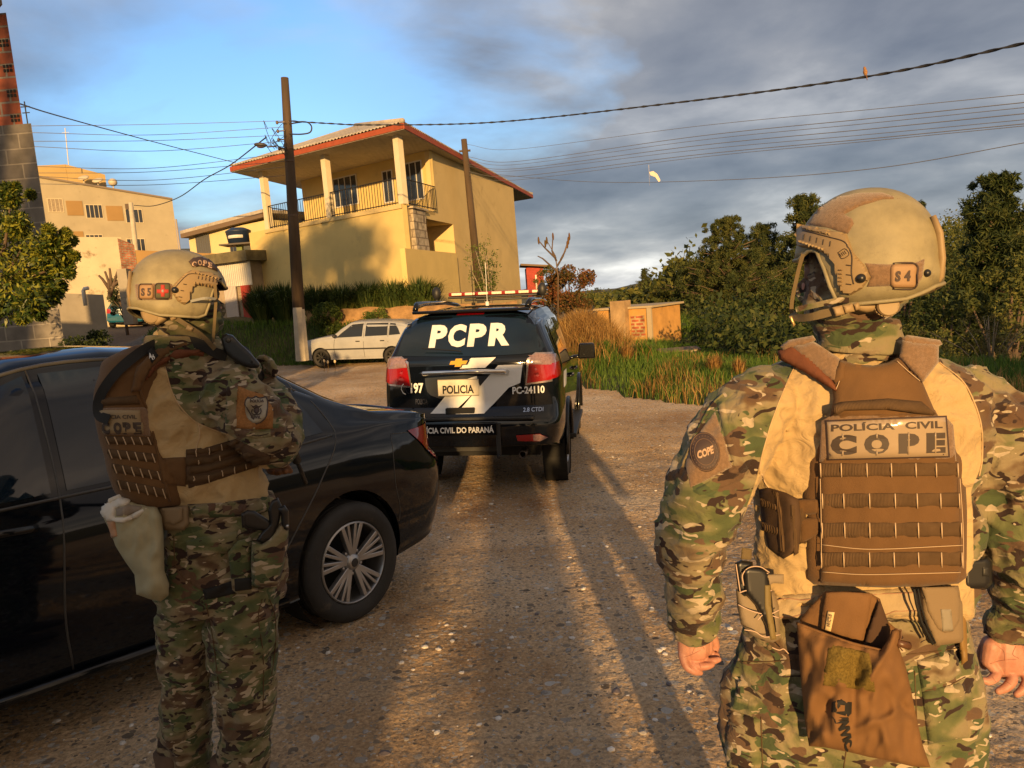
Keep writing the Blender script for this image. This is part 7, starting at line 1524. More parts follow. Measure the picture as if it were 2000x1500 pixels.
def hut():
    Y = 25; A = at(1168, 640, Y+1.2); B = at(1275, 640, Y); T = Thing('brick_hut', 'small orange hut with flat roof and square chimney in the grass', 'hut', loc=(B.x, B.y, hz(B.x, B.y))); Wf = Wall(A, B); a1 = Wf.hit(1272, 640)[0]
    zt = Wf.hit(1250, 602)[1]; m_ = MB(); Wf.quad(m_, 0, a1, -4, zt, 0, 2.6); T.part('wall', m_, mat('orange_render', (.50, .27, .075), .9, var=.15, vs=2, dirt=((.3, .17, .07), 3, .6)))
    m_ = MB(); Wf.quad(m_, -.1, a1+.12, zt, zt+.07, .08, 2.8); T.part('roof', m_, mat('pale_slab', (.4, .32, .2), .8)); a, z = Wf.hit(1199, 588); b, _ = Wf.hit(1230, 640); m_ = MB(); Wf.quad(m_, a, b, -4, z, .32, .5); T.part('chimney', m_, mat('sooty_render', (.36, .24, .12), .9, var=.3, vs=2)); 
    m_ = MB(); Wf.quad(m_, a+.12, b-.12, z-.0, z+.004, .26, .38); T.part('chimney_mouth', m_, M_black)
    a, z = Wf.hit(1232, 617); b, w = Wf.hit(1261, 658); m_ = MB(); Wf.quad(m_, a, b, w, z, .02, .05); T.part('brick_panel', m_, brick_mat('hut_brick', (.40, .10, .04), (.33, .085, .04), (.42, .28, .13), 1, .26, .12, .01, .03)); m_ = MB(); a, _ = Wf.hit(1268, 620); Wf.quad(m_, a-.06, a+.10, -4, zt-.0, .06, .1); T.part('corner_post', m_, mat('pale_slab'))
hut()
def red_shed():
    T = Thing('red_shed', 'red walled shed half hidden behind the yellow house', 'shed', loc=at(1030, 560, 50)); m_ = MB(); c = at(1032, 545, 50); m_.box((c.x+.4, c.y, c.z-.6), (1.1, 3, 2.6)); T.part('wall', m_, M_redw); m_ = MB(); m_.box((c.x+.5, c.y, c.z+.8), (2.0, 4, .12), M=Matrix.Rotation(.12, 4, 'Y')); T.part('roof', m_, mat('dark_timber'))
    m_ = MB(); m_.box((c.x+.45, c.y-1.52, c.z-.4), (.10, .05, 1.2)); T.part('door_frame', m_, M_frame)
red_shed()
def fence_bits():
    T = Thing('old_fence', 'broken low fence of pale posts in the grass right of the hut', 'fence', loc=gz(1330, 700)); P0, P1 = at(1290, 692, 21), at(1362, 690, 20)
    m_ = MB(); m_.box((P0+P1)/2+Vector((0, 0, .12)), ((P1-P0).length*.9, .5, .04), M=Matrix.Rotation(.1, 4, 'X')); T.part('board', m_, mat('dark_timber'))
    for t in (.62, .75, .86, .95):
        m_ = MB(); p = P0.lerp(P1, t); m_.box(p-Vector((0, 0, .2)), (.07, .06, .6)); T.part('post', m_, mat('pale_slab'))
    t2 = Thing('stone_retaining_wall', 'rough ochre retaining wall behind the white parked car', 'wall', loc=at(700, 640, 26)); W_ = Wall(at(600, 630, 27.2), at(1010, 590, 26.2)); a0 = W_.hit(600, 630)[0]; m_ = MB(); V = []; Fc = []
    L_ = W_.hit(1010, 590)[0]; n = 60; R = []
    for i in range(n+1):
        a = L_*i/n; zt = W_.hit(*([lerp(600, 1010, i/n), lerp(606, 590, i/n)]))[1]+.10*noise.noise((a*1.5, 0, 0)); 
        for j in range(9): V.append(W_.P(a, lerp(-.8, zt, j/8), .08*noise.fractal((a*1.8, j*.6, 5), 1, 2, 4)))
        V.append(W_.P(a, zt, -.8))
    m_.add(V, [(i*10+j, (i+1)*10+j, (i+1)*10+j+1, i*10+j+1) for i in range(n) for j in range(9)]); t2.part('stonework', m_, mat('ochre_stone', (.30, .18, .08), .95, var=.35, vs=3, bump=.05, bs=7), smooth=True)
fence_bits()
# ================================================================== poles and wires
M_wood = mat('dark_wood_pole', (.075, .05, .03), .9, var=.3, vs=5, stretch=(1, 1, .12), bump=.006, bs=20); M_wire = mat('black_wire', (.03, .03, .032), .7); M_wireg = mat('grey_wire', (.16, .16, .17), .6)
def wire(pts, r, label, twist=False, m=None, group=None):
    Q = [at(*q) for q in pts]; P = [Vector(q) for q in crom(Q, 14 if not twist else 26)]; m_ = MB(); m_.tube(P, r, 5, caps=True)
    if twist:
        for k in (0, 1):
            H_ = []; s_ = 0
            for i, p in enumerate(P):
                if i: s_ += (p-P[i-1]).length
                t = (P[min(i+1, len(P)-1)]-P[max(i-1, 0)]).normalized(); a_ = t.cross(Vector((0, 0, 1))).normalized(); b_ = t.cross(a_); w = s_*9+k*pi; H_.append(p+(a_*cos(w)+b_*sin(w))*r*1.1)
            m_.tube(H_, r*.7, 5)
    o = Thing('power_cable', label, 'cable', loc=P[0], group=group); o.part('strand', m_, m or M_wire, smooth=True); return o
def poles():
    b = at(588, 680, 23.6); t = at(556, 152, 23.6); T = Thing('utility_pole', 'tall dark utility pole with street lamp in front of the yellow house', 'pole', loc=b); m_ = MB(); p1 = b.lerp(t, .15); m_.tube([p1, b.lerp(t, .5), t], [.19, .165, .115], 16); T.part('shaft', m_, M_wood, smooth=True)
    m_ = MB(); R_ = Matrix.Rotation(.2, 4, 'Z'); dl_ = (p1-b)/2; m_.tube([b-Vector((0, 0, .4)), p1+Vector((0, 0, .05))], [.25, .22], 8, flat=.85); T.part('concrete_base', m_, mat('pale_concrete', (.46, .41, .32), .9, var=.15, vs=4, bump=.004, bs=40))
    for k, (f, r) in enumerate(((.70, .15), (.50, .17), (.745, .15))):
        c = b.lerp(t, f); m_ = MB(); m_.tube([c-Vector((0, 0, .03)), c+Vector((0, 0, .03))], r, 12); T.part('clamp', m_, mat('rusty_steel', (.10, .07, .05), .7, metal=.3), smooth=True)
    for k in range(4):
        c = at(557+k*1.4, 238+k*17, 23.5); m_ = MB(); m_.tube([c+Vector((-.28, 0, 0)), c+Vector((.12, 0, 0))], .02, 6); m_.ell(c+Vector((-.25, 0, 0)), (.045, .045, .06)); T.part('insulator', m_, mat('ceramic', (.16, .12, .1), .3), smooth=True)
    rnd = random.Random(5)
    for k in range(7):
        a = at(558+rnd.uniform(-2, 4), 240+k*12, 23.4); e = at(520+rnd.uniform(-8, 14), 236+rnd.uniform(0, 50), 23.3+rnd.uniform(-.3, .2)); m_ = MB(); mid = (a+e)/2+Vector((rnd.uniform(-.2, .2), 0, rnd.uniform(-.4, .25))); m_.tube([Vector(q) for q in crom([a, mid, e, e+Vector((.1, 0, -.25))], 6)], .009, 4); T.part('service_drop', m_, M_wire, smooth=True)
    a = at(563, 296, 23.5); e = at(522, 287, 22.9); m_ = MB(); m_.tube([a, a.lerp(e, .5)+Vector((0, 0, .10)), e], .022, 8); T.part('lamp_arm', m_, mat('grey_metal', (.2, .18, .16), .5, metal=.5), smooth=True); m_ = MB(); m_.ell(at(509, 283, 22.8), (.20, .13, .065), 16, 8, Matrix.Rotation(.15, 4, 'Y')); T.part('lamp_head', m_, mat('grey_metal'), smooth=True); m_ = MB(); m_.ell(at(510, 286, 22.8), (.13, .09, .05), 14, 8); T.part('lamp_glass', m_, M_clear, smooth=True)
    m_ = MB(); m_.tube([Vector(q) for q in crom([at(565, 242, 23.4), at(596, 238, 23.3), at(608, 246, 23.3), at(606, 258, 23.3), at(590, 262, 23.3), at(566, 262, 23.4)], 5)], .022, 6); T.part('cable_loop', m_, M_wire, smooth=True)
    aw, _ = YWR.hit(905, 400); base = YWR.P(aw-.8, 0, 1.4); Yp = base.y; b = at(934, 540, Yp); t = at(906, 272, Yp); T = Thing('utility_pole', 'thinner wooden pole against the side wall of the yellow house', 'pole', loc=b); m_ = MB(); m_.tube([b-Vector((0, 0, 1)), t], [.19, .13], 14); T.part('shaft', m_, M_wood, smooth=True); m_ = MB(); m_.box(t-Vector((0, 0, .5)), (.5, .08, .08)); T.part('crosspiece', m_, M_wood)
    b = at(270, 540, 43); t = at(255, 396, 43); T = Thing('utility_pole', 'pale concrete pole in front of the apartment block', 'pole', loc=b); m_ = MB(); m_.tube([b-Vector((0, 0, 1.5)), t], [.17, .12], 10); T.part('shaft', m_, mat('pale_concrete'), smooth=True); m_ = MB(); m_.box(t-Vector((.15, 0, .2)), (.3, .15, .3)); T.part('meter_box', m_, mat('rusty_steel'))
    wire([(565, 236, 23.4), (640, 241, 22.8), (730, 244, 22), (960, 239, 20), (1300, 203, 16), (1690, 150, 12.5), (2030, 78, 10)], .014, 'thick twisted cable crossing the sky above the police car', True)
    wire([(30, 200, 11), (120, 228, 14), (300, 277, 20), (460, 318, 27)], .012, 'single wire dropping from the brick wall to the yellow house', m=M_wireg)
    wire([(262, 401, 42.9), (300, 402, 40), (350, 385, 36), (400, 350, 32), (450, 322, 30), (520, 268, 24.2)], .022, 'slack cable from the pale concrete pole to the tall pole')
    G = 'thin wires to the right of the yellow house'; rows = [(190, 336), (208, 330), (222, 325), (236, 340), (249, 350), (200, 347), (183, 318)]
    for k, (yr, yl) in enumerate([(188, 292), (204, 316), (214, 322), (226, 330), (238, 334), (246, 345), (250, 352)]):
        wire([(912, yl-10, Yp), (1000, yl+0, Yp-3), (1350, lerp(yl, yr, .52)+10, 22), (1700, lerp(yl, yr, .8)+5, 17), (2040, yr-8, 14)], .007+.002*(k % 2), '%s of the thin wires between the thinner pole and the right edge' % ('topmost', 'second from the top', 'third from the top', 'fourth from the top', 'third from the bottom', 'second from the bottom', 'bottom one')[k], m=M_wireg, group=G)
    wire([(960, 340, Yp), (1150, 355, 26), (1400, 352, 20), (1700, 330, 16), (2040, 272, 13)], .008, 'lowest thin wire sagging above the pine trees', m=M_wireg)
    for k, yy in enumerate((240, 252, 268, 280, 318, 330, 338, 352)):
        wire([(60, yy+6+k % 3, 20), (300, yy+3+(k*7) % 11*1.2, 22), (556, yy+(-4 if k < 4 else -30+k*3), 23.5)], .008, '%s of the thin wires between the block house and the tall pole' % ('topmost', 'second from the top', 'third from the top', 'fourth from the top', 'fourth from the bottom', 'third from the bottom', 'second from the bottom', 'bottom one')[k], m=M_wireg, group='thin wires left of the tall pole')
    B = Thing('bird', 'small brown bird perched on the thick cable', 'bird', loc=at(1690, 149, 12.5)); m_ = MB(); c = at(1690, 141, 12.5); pr = [(0, -.075), (.018, -.055), (.032, -.02), (.034, .015), (.024, .04), (.022, .055), (.024, .068), (.018, .082), (.004, .09)]; m_.lathe(pr, 14, Matrix.Translation(c) @ Matrix.Rotation(radians(75), 4, 'X')); m_.tube([c+Vector((0, .03, .095)), c+Vector((0, .06, .09))], [.008, .001], 6); m_.tube([c+Vector((0, -.03, -.05)), c+Vector((0, -.06, -.14))], [.014, .010], 6, flat=.4); B.part('body', m_, mat('bird_brown', (.26, .13, .05), .8, var=.3, vs=40), smooth=True); m_ = MB()
    for s_ in (-.012, .012): m_.tube([c+Vector((s_, 0, -.03)), c+Vector((s_, 0, -.075))], .003, 4)
    B.part('legs', m_, M_black)
    R = Thing('kite_scrap', 'torn white plastic scrap hanging from the wires', 'scrap', loc=at(1268, 325, 23)); m_ = MB(); m_.tube([at(1267, 322, 23), at(1268, 345, 23), at(1269, 364, 23)], [.02, .012, .006], 5, flat=.3); R.part('string', m_, M_white, smooth=True); V = [at(*q, 23) for q in ((1268, 336), (1276, 334), (1284, 340), (1290, 352), (1287, 356), (1280, 346), (1270, 342))]; m_ = MB(); m_.prism(V, (0, .01, 0)); R.part('scrap', m_, M_white)
poles()
# ================================================================== plants
def leafmat(name, cols, rough=.75, tl=.25):
    M = bpy.data.materials.new(name); M.use_nodes = True; nt = M.node_tree; N = nt.nodes; K = nt.links; b = N['Principled BSDF']; b.inputs['Roughness'].default_value = rough; b.inputs['Specular IOR Level'].default_value = .35
    g = N.new('ShaderNodeNewGeometry'); o = N.new('ShaderNodeObjectInfo'); tc = N.new('ShaderNodeTexCoord'); n = N.new('ShaderNodeTexNoise'); n.inputs['Scale'].default_value = .9; K.new(tc.outputs['Object'], n.inputs['Vector'])
    a = N.new('ShaderNodeMath'); a.operation = 'MULTIPLY_ADD'; K.new(g.outputs['Random Per Island'], a.inputs[0]); a.inputs[1].default_value = .55; K.new(n.outputs[0], a.inputs[2]); a2 = N.new('ShaderNodeMath'); a2.operation = 'SUBTRACT'; K.new(a.outputs[0], a2.inputs[0]); a2.inputs[1].default_value = .27
    c = ramp_nodes(N, K, a2.outputs[0], [(.2, cols[0]), (.5, cols[1]), (.8, cols[2])]); K.new(c, b.inputs['Base Color'])
    t = N.new('ShaderNodeBsdfTranslucent'); K.new(c, t.inputs[0]); ms = N.new('ShaderNodeMixShader'); ms.inputs[0].default_value = tl; K.new(b.outputs[0], ms.inputs[1]); K.new(t.outputs[0], ms.inputs[2]); K.new(ms.outputs[0], N['Material Output'].inputs[0]); return M
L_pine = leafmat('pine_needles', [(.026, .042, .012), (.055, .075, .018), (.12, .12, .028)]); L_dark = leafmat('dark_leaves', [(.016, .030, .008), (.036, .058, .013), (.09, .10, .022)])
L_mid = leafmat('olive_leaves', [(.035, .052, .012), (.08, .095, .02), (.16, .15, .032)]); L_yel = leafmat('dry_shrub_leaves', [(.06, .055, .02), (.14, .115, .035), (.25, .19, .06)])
L_cit = leafmat('citrus_leaves', [(.015, .035, .007), (.045, .075, .012), (.26, .26, .03)], .38, .2); L_red = leafmat('reddish_leaves', [(.05, .055, .015), (.12, .07, .02), (.22, .075, .03)])
L_box = leafmat('hedge_leaves', [(.03, .055, .010), (.08, .12, .018), (.16, .20, .03)]); L_grass = leafmat('green_grass', [(.035, .075, .010), (.08, .16, .020), (.17, .25, .035)], .6, .35); L_dry = leafmat('dry_grass', [(.16, .085, .025), (.34, .19, .055), (.52, .34, .12)], .8, .35)
L_strap = leafmat('strap_leaves', [(.028, .055, .014), (.06, .095, .02), (.13, .16, .04)], .6)
M_bark = mat('bark', (.11, .075, .05), .95, var=.3, vs=6, bump=.01, bs=18, stretch=(1, 1, .3)); M_barkp = mat('pale_bark', (.26, .21, .15), .95, var=.3, vs=8)
def npmesh(name, V, quads, m, parent=None):
    me = bpy.data.meshes.new(name); nq = len(quads); me.vertices.add(len(V)); me.vertices.foreach_set('co', np.ascontiguousarray(V, np.float32).ravel()); k = quads.shape[1]
    me.loops.add(nq*k); me.loops.foreach_set('vertex_index', np.ascontiguousarray(quads, np.int32).ravel()); me.polygons.add(nq); me.polygons.foreach_set('loop_start', np.arange(nq, dtype=np.int32)*k); me.materials.append(m); me.update(calc_edges=True)
    o = bpy.data.objects.new(name, me); COL.objects.link(o)
    if parent: o.parent = parent
    return o
def unit(a): return a/np.maximum(np.linalg.norm(a, axis=1, keepdims=True), 1e-9)
def leaves(C, size, aspect, up=.0, droop=None, r=rng):
    """quads (diamond leaves) at centres C; returns V, F"""
    n = len(C); d = r.normal(size=(n, 3)); d[:, 2] += up
    if droop is not None: d = d*.6+droop
    d = unit(d); s = unit(np.cross(d, r.normal(size=(n, 3)))); L_ = (size*(.6+.8*r.random(n)))[:, None]; w = L_*aspect
    V = np.stack([C-d*L_*.5, C+s*w*.5-d*L_*.05, C+d*L_*.5, C-s*w*.5-d*L_*.05], 1).reshape(-1, 3); return V, np.arange(4*n).reshape(n, 4)
def clumps(cent, rad, n_per, flat=.8, shell=.55, r=rng):
    cent = np.array(cent); rad = np.array(rad); k = np.repeat(np.arange(len(cent)), n_per); d = unit(r.normal(size=(len(k), 3))); rr = shell+(1-shell)*r.random(len(k))**.7; rr *= np.where(r.random(len(k)) < .25, r.random(len(k)), 1)
    q = d*rr[:, None]*rad[k][:, None]; q[:, 2] *= flat; return cent[k]+q, d
def tree_obj(name, label, cat, kind, P, H, Wd, seed, mleaf, group=None, n_per=None, lean=0, mid=.52, amp=.38):
    """a tree of its own: trunk with limbs and a crown of leaves"""
    r = np.random.default_rng(seed); T = Thing(name, label, cat, loc=P, group=group); C = []; R = []; tb = MB(); bk = M_bark
    if kind == 'pine':
        tb.tube([(0, 0, -.5), (lean*H*.3, 0, H*.4), (lean*H*.5, 0, H*.75), (lean*H*.6, 0, H*.97)], [.03*H, .022*H, .012*H, .004*H], 9)
        nl = 17
        for i in range(nl):
            t = i/(nl-1); z = H*(.12+.84*t); R0 = Wd/2*(1.05-t**1.45)*(.68+.5*r.random())*(.8 if t < .12 else 1); nb = int(6+6*(1-t))
            for k in range(nb):
                a = r.random()*6.28; L_ = R0*(.6+.5*r.random()); dz = L_*(.10+.25*r.random())*(1-.2*t); p0 = Vector((lean*H*t*.6, 0, z)); p1 = p0+Vector((cos(a)*L_, sin(a)*L_, dz)); tb.tube([p0, p0.lerp(p1, .5)+Vector((0, 0, -.03*L_)), p1], [.008*H*(1-t*.6), .005*H, .002*H], 5)
                for f in (.4, .62, .82, 1.02): q = p0.lerp(p1, f); C.append((q.x+r.normal()*.05*Wd, q.y+r.normal()*.05*Wd, q.z+.02*H+r.normal()*.028*H*(1-t*.6))); R.append(H*.046*(1.35-t*.85)*(.55+.8*r.random()))
        C.append((lean*H*.6, 0, H*.975)); R.append(H*.02); n_per = int((n_per or 95)*.55); cc, d = clumps(C, R, n_per, .95, .25, r); V, F_ = leaves(cc, H*.030, .17, .4, None, r)
    elif kind == 'broad':
        tb.tube([(0, 0, -.5), (0, 0, H*.25), (.03*H, 0, H*.5)], [.028*H, .022*H, .014*H], 8); nb = 34
        for i in range(nb):
            a = r.random()*6.28; u = r.random(); ph = math.acos(1-1.5*u); rr = .72+.28*r.random(); c = Vector((cos(a)*sin(ph)*Wd*.42*rr, sin(a)*sin(ph)*Wd*.42*rr, H*(mid+amp*cos(ph)*rr))); C.append(tuple(c)); R.append(min(H, Wd)*.13*(.6+.8*r.random()))
            if i % 3 == 0: tb.tube([(0, 0, H*.22), Vector((0, 0, H*.35)).lerp(c, .4), c], [.013*H, .008*H, .003*H], 5)
        n_per = n_per or 210; cc, d = clumps(C, R, n_per, .85, .6, r); V, F_ = leaves(cc, min(H, Wd)*.040, .5, .1, None, r)
    elif kind == 'ball':
        tb.tube([(0, 0, -.3), (0, 0, H*.4)], [.05*H, .03*H], 7)
        for i in range(26):
            d_ = unit(r.normal(size=(1, 3)))[0]; C.append((d_[0]*Wd*.40, d_[1]*Wd*.40, H*.5+d_[2]*H*.40)); R.append(Wd*.14)
        C.append((0, 0, H*.5)); R.append(Wd*.4); n_per = n_per or 200; cc, d = clumps(C, R, n_per, 1., .7, r); V, F_ = leaves(cc, H*.045, .55, .1, None, r)
    elif kind == 'sparse':
        bk = M_barkp
        for i in range(16):
            a = r.random()*6.28; L_ = H*(.5+.5*r.random()); s_ = Wd/2*r.random(); p = [Vector((0, 0, -.2)), Vector((cos(a)*s_*.5, sin(a)*s_*.5, L_*.55)), Vector((cos(a)*s_, sin(a)*s_, L_))]; tb.tube(p, [.012*H, .008*H, .003*H], 5)
            for f in (.5, .65, .8, 1.0): q = p[0].lerp(p[2], f)+Vector((r.normal()*.06*Wd, r.normal()*.06*Wd, 0)); C.append(tuple(q)); R.append(H*.085*(.6+.8*r.random()))
        n_per = n_per or 60; cc, d = clumps(C, R, n_per, 1, .4, r); V, F_ = leaves(cc, H*.030, .4, .2, None, r)
    elif kind == 'tuft':
        n = n_per or 420; a = r.random(n)*6.28; L_ = H*(.6+.5*r.random(n)); sp = (.15+.85*r.random(n))*Wd/2; b0 = np.stack([np.cos(a)*.12*Wd*r.random(n), np.sin(a)*.12*Wd*r.random(n), np.zeros(n)], 1); t1 = b0+np.stack([np.cos(a)*sp*.5, np.sin(a)*sp*.5, L_*.75], 1); t2 = b0+np.stack([np.cos(a)*sp, np.sin(a)*sp, L_*(1-.35*(sp/Wd*2)**2)], 1); s = np.stack([-np.sin(a), np.cos(a), np.zeros(n)], 1)*H*.014
        V = np.stack([b0-s, b0+s, t1+s*.8, t1-s*.8, t2, t2], 1).reshape(-1, 3); i = np.arange(n)*6; F_ = np.concatenate([np.stack([i, i+1, i+2, i+3], 1), np.stack([i+3, i+2, i+4, i+4], 1)[:0]]); i3 = np.stack([i+3, i+2, i+4], 1)
        o = npmesh('leaf_blades', V, F_, mleaf, T.o); o2 = npmesh('leaf_blades', V, i3, mleaf, T.o); 
        bpy.data.objects.remove(o2); me = o.data
        VV = [tuple(v) for v in V]; FF = [tuple(f) for f in F_]+[tuple(f) for f in i3]; bpy.data.objects.remove(o); me2 = bpy.data.meshes.new('leaf_blades'); me2.from_pydata(VV, [], FF); me2.materials.append(mleaf); o = bpy.data.objects.new('leaf_blades', me2); COL.objects.link(o); o.parent = T.o; return T
    npmesh('crown', V, F_, mleaf, T.o); T.part('trunk', tb, bk, world=False, smooth=True); return T
def place(name, label, cat, kind, px, top, wpx, Y, seed, m, group=None, zbase=None, **k):
    t = at(px, top, Y); zb = hz(t.x, Y) if zbase is None else zbase; D = (t-CAM).dot(Fv); return tree_obj(name, label, cat, kind, (t.x, Y, zb), t.z-zb, wpx*D/FPX, seed, m, group, **k)
# --- right hand wood
place('pine_tree', 'broad pine with rust lit lower branches, left of the right officer', 'tree', 'pine', 1420, 428, 260, 38, 1, L_pine, n_per=190)
place('pine_tree', 'tall dark pine rising just left of the S 4 helmet', 'tree', 'pine', 1572, 388, 240, 42, 2, L_pine, n_per=180)
place('pine_tree', 'pine crown in the gap between the broad pine and the tall dark pine', 'tree', 'pine', 1490, 440, 190, 46, 27, L_pine, n_per=140)
place('pine_tree', 'slim pine top showing right of the S 4 helmet', 'tree', 'pine', 1795, 398, 60, 62, 3, L_pine)
place('pine_tree', 'tallest dark pine at the right edge of the photo', 'tree', 'pine', 1945, 345, 270, 36, 4, L_dark, n_per=170)
place('pine_tree', 'small dark pine above the roof of the brick hut', 'tree', 'pine', 1258, 525, 62, 62, 5, L_pine)
place('broad_tree', 'olive crowned tree between the helmet and the tallest pine', 'tree', 'broad', 1862, 402, 170, 48, 6, L_mid)
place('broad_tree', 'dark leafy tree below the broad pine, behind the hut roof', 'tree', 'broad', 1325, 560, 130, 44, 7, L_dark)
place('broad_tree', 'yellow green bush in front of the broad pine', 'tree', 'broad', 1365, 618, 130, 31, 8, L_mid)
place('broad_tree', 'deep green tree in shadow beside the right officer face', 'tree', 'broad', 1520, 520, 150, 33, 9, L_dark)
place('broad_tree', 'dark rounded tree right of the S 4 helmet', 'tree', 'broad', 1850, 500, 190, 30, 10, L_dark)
place('broad_tree', 'big green tree below the tallest pine at the right edge', 'tree', 'broad', 1970, 450, 190, 27, 11, L_mid)
place('broad_tree', 'tall olive crown behind the tallest pine at the right edge', 'tree', 'broad', 1985, 400, 170, 50, 24, L_mid)
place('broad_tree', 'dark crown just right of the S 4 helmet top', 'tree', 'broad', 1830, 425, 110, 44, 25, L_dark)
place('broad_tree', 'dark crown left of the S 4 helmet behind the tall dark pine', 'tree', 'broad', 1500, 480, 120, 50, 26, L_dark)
place('shrub', 'dry yellowish shrub at the right edge behind the officer shoulder', 'shrub', 'sparse', 1935, 615, 230, 14.5, 12, L_yel, n_per=80)
place('shrub', 'olive shrub between the officer collar and the dry yellowish shrub', 'shrub', 'broad', 1810, 600, 150, 20, 13, L_mid)
place('shrub', 'thin branched shrub with bare pale stems left of the right officer shoulder', 'shrub', 'sparse', 1452, 612, 110, 24, 14, L_mid)
place('shrub', 'low green bush behind the shoulder pad of the right officer', 'shrub', 'broad', 1500, 655, 110, 20, 15, L_mid)
place('shrub', 'dark low bush behind the broken fence', 'shrub', 'broad', 1300, 640, 110, 27, 16, L_dark)
place('shrub', 'rounded green bush right of the broken fence', 'shrub', 'broad', 1402, 660, 110, 23, 17, L_mid)
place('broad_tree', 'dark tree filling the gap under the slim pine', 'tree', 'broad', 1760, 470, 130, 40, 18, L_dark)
place('broad_tree', 'olive tree far back between the small pine and the broad pine', 'tree', 'broad', 1330, 580, 90, 58, 19, L_mid)
rr_ = np.random.default_rng(3)
for k in range(9):
    px = 1150+k*30+rr_.normal()*8; top = 585-ss(1300, 1700, px)*90+rr_.normal()*9; Y = 75+rr_.random()*50
    place('far_tree', ('leftmost', 'second', 'third', 'fourth', 'fifth', 'sixth', 'seventh', 'eighth', 'ninth')[k]+' from the left of the small trees on the far slope', 'tree', 'broad' if k % 3 else 'pine', px, top, 50+rr_.random()*26, Y, 100+k, (L_dark, L_mid, L_pine)[k % 3], group='small trees on the far wooded slope', n_per=60)
place('shrub', 'reddish autumn bush right of the yellow house', 'shrub', 'broad', 1105, 498, 130, 34, 40, L_red)
place('shrub', 'green bush right behind the corner of the yellow house', 'shrub', 'broad', 1062, 500, 60, 42, 41, L_mid)
def bare():
    T = Thing('bare_tree', 'leafless tree with knobbly twigs above the reddish bush', 'tree', loc=gz(1090, 640)); m_ = MB(); Y = 30
    for P in ([(1090, 640), (1090, 540), (1085, 500), (1068, 470)], [(1088, 520), (1100, 500), (1112, 462)], [(1087, 510), (1078, 490), (1080, 462)], [(1086, 505), (1065, 485), (1052, 470)], [(1095, 508), (1104, 490), (1108, 478)], [(1088, 530), (1060, 505), (1050, 500)]): m_.tube([at(a, b, Y) for a, b in P], [.045, .03, .02, .014][:len(P)], 5)
    T.part('trunk', m_, M_bark, smooth=True)
    for a, b in ((1068, 470), (1112, 462), (1080, 462), (1052, 470), (1108, 478), (1065, 476), (1110, 470)): m_ = MB(); m_.ell(at(a, b, Y), (.04, .04, .16), 6, 6); T.part('seed_head', m_, L_red)
bare()
# --- in front of the yellow house
for k, (px, top, w, s, lab) in enumerate([(512, 556, 60, 'a', 'strap leaved clump left of the tall pole'), (556, 550, 70, 'b', 'strap leaved clump touching the tall pole on its left'), (620, 556, 60, 'c', 'strap leaved clump right of the tall pole'), (668, 552, 66, 'd', 'strap leaved clump above the first round bush'), (722, 548, 66, 'e', 'strap leaved clump above the gap between round bushes'), (770, 544, 74, 'f', 'strap leaved clump above the second round bush'), (822, 541, 84, 'g', 'largest strap leaved clump, left of the police car roof')]):
    P = at(px, 612, 27.6); t = at(px, top, 27.6); tree_obj('agapanthus_clump', lab, 'plant', 'tuft', (P.x, P.y, hz(P.x, P.y)-.05), max(.6, t.z-hz(P.x, P.y)+.05), w*1.9*27.5/FPX, 60+k, L_strap, 'strap leaved plants on the retaining wall', n_per=1000)
place('round_bush', 'clipped round bush beside the tall pole', 'bush', 'ball', 635, 588, 64, 26.4, 70, L_box, zbase=.35); place('round_bush', 'clipped round bush above the white car roof', 'bush', 'ball', 733, 596, 62, 26.3, 71, L_box, zbase=.35)
place('young_tree', 'slender young tree in front of the yellow side wall', 'tree', 'sparse', 948, 466, 90, 27.5, 72, L_box, zbase=1.0, n_per=34)
place('shrub', 'low dark shrub at the foot of the block house', 'shrub', 'broad', 165, 615, 150, 9.6, 73, L_dark, n_per=260)
place('shrub', 'dark bush behind the gate post left of the officer helmet', 'shrub', 'broad', 232, 530, 60, 31, 74, L_dark)
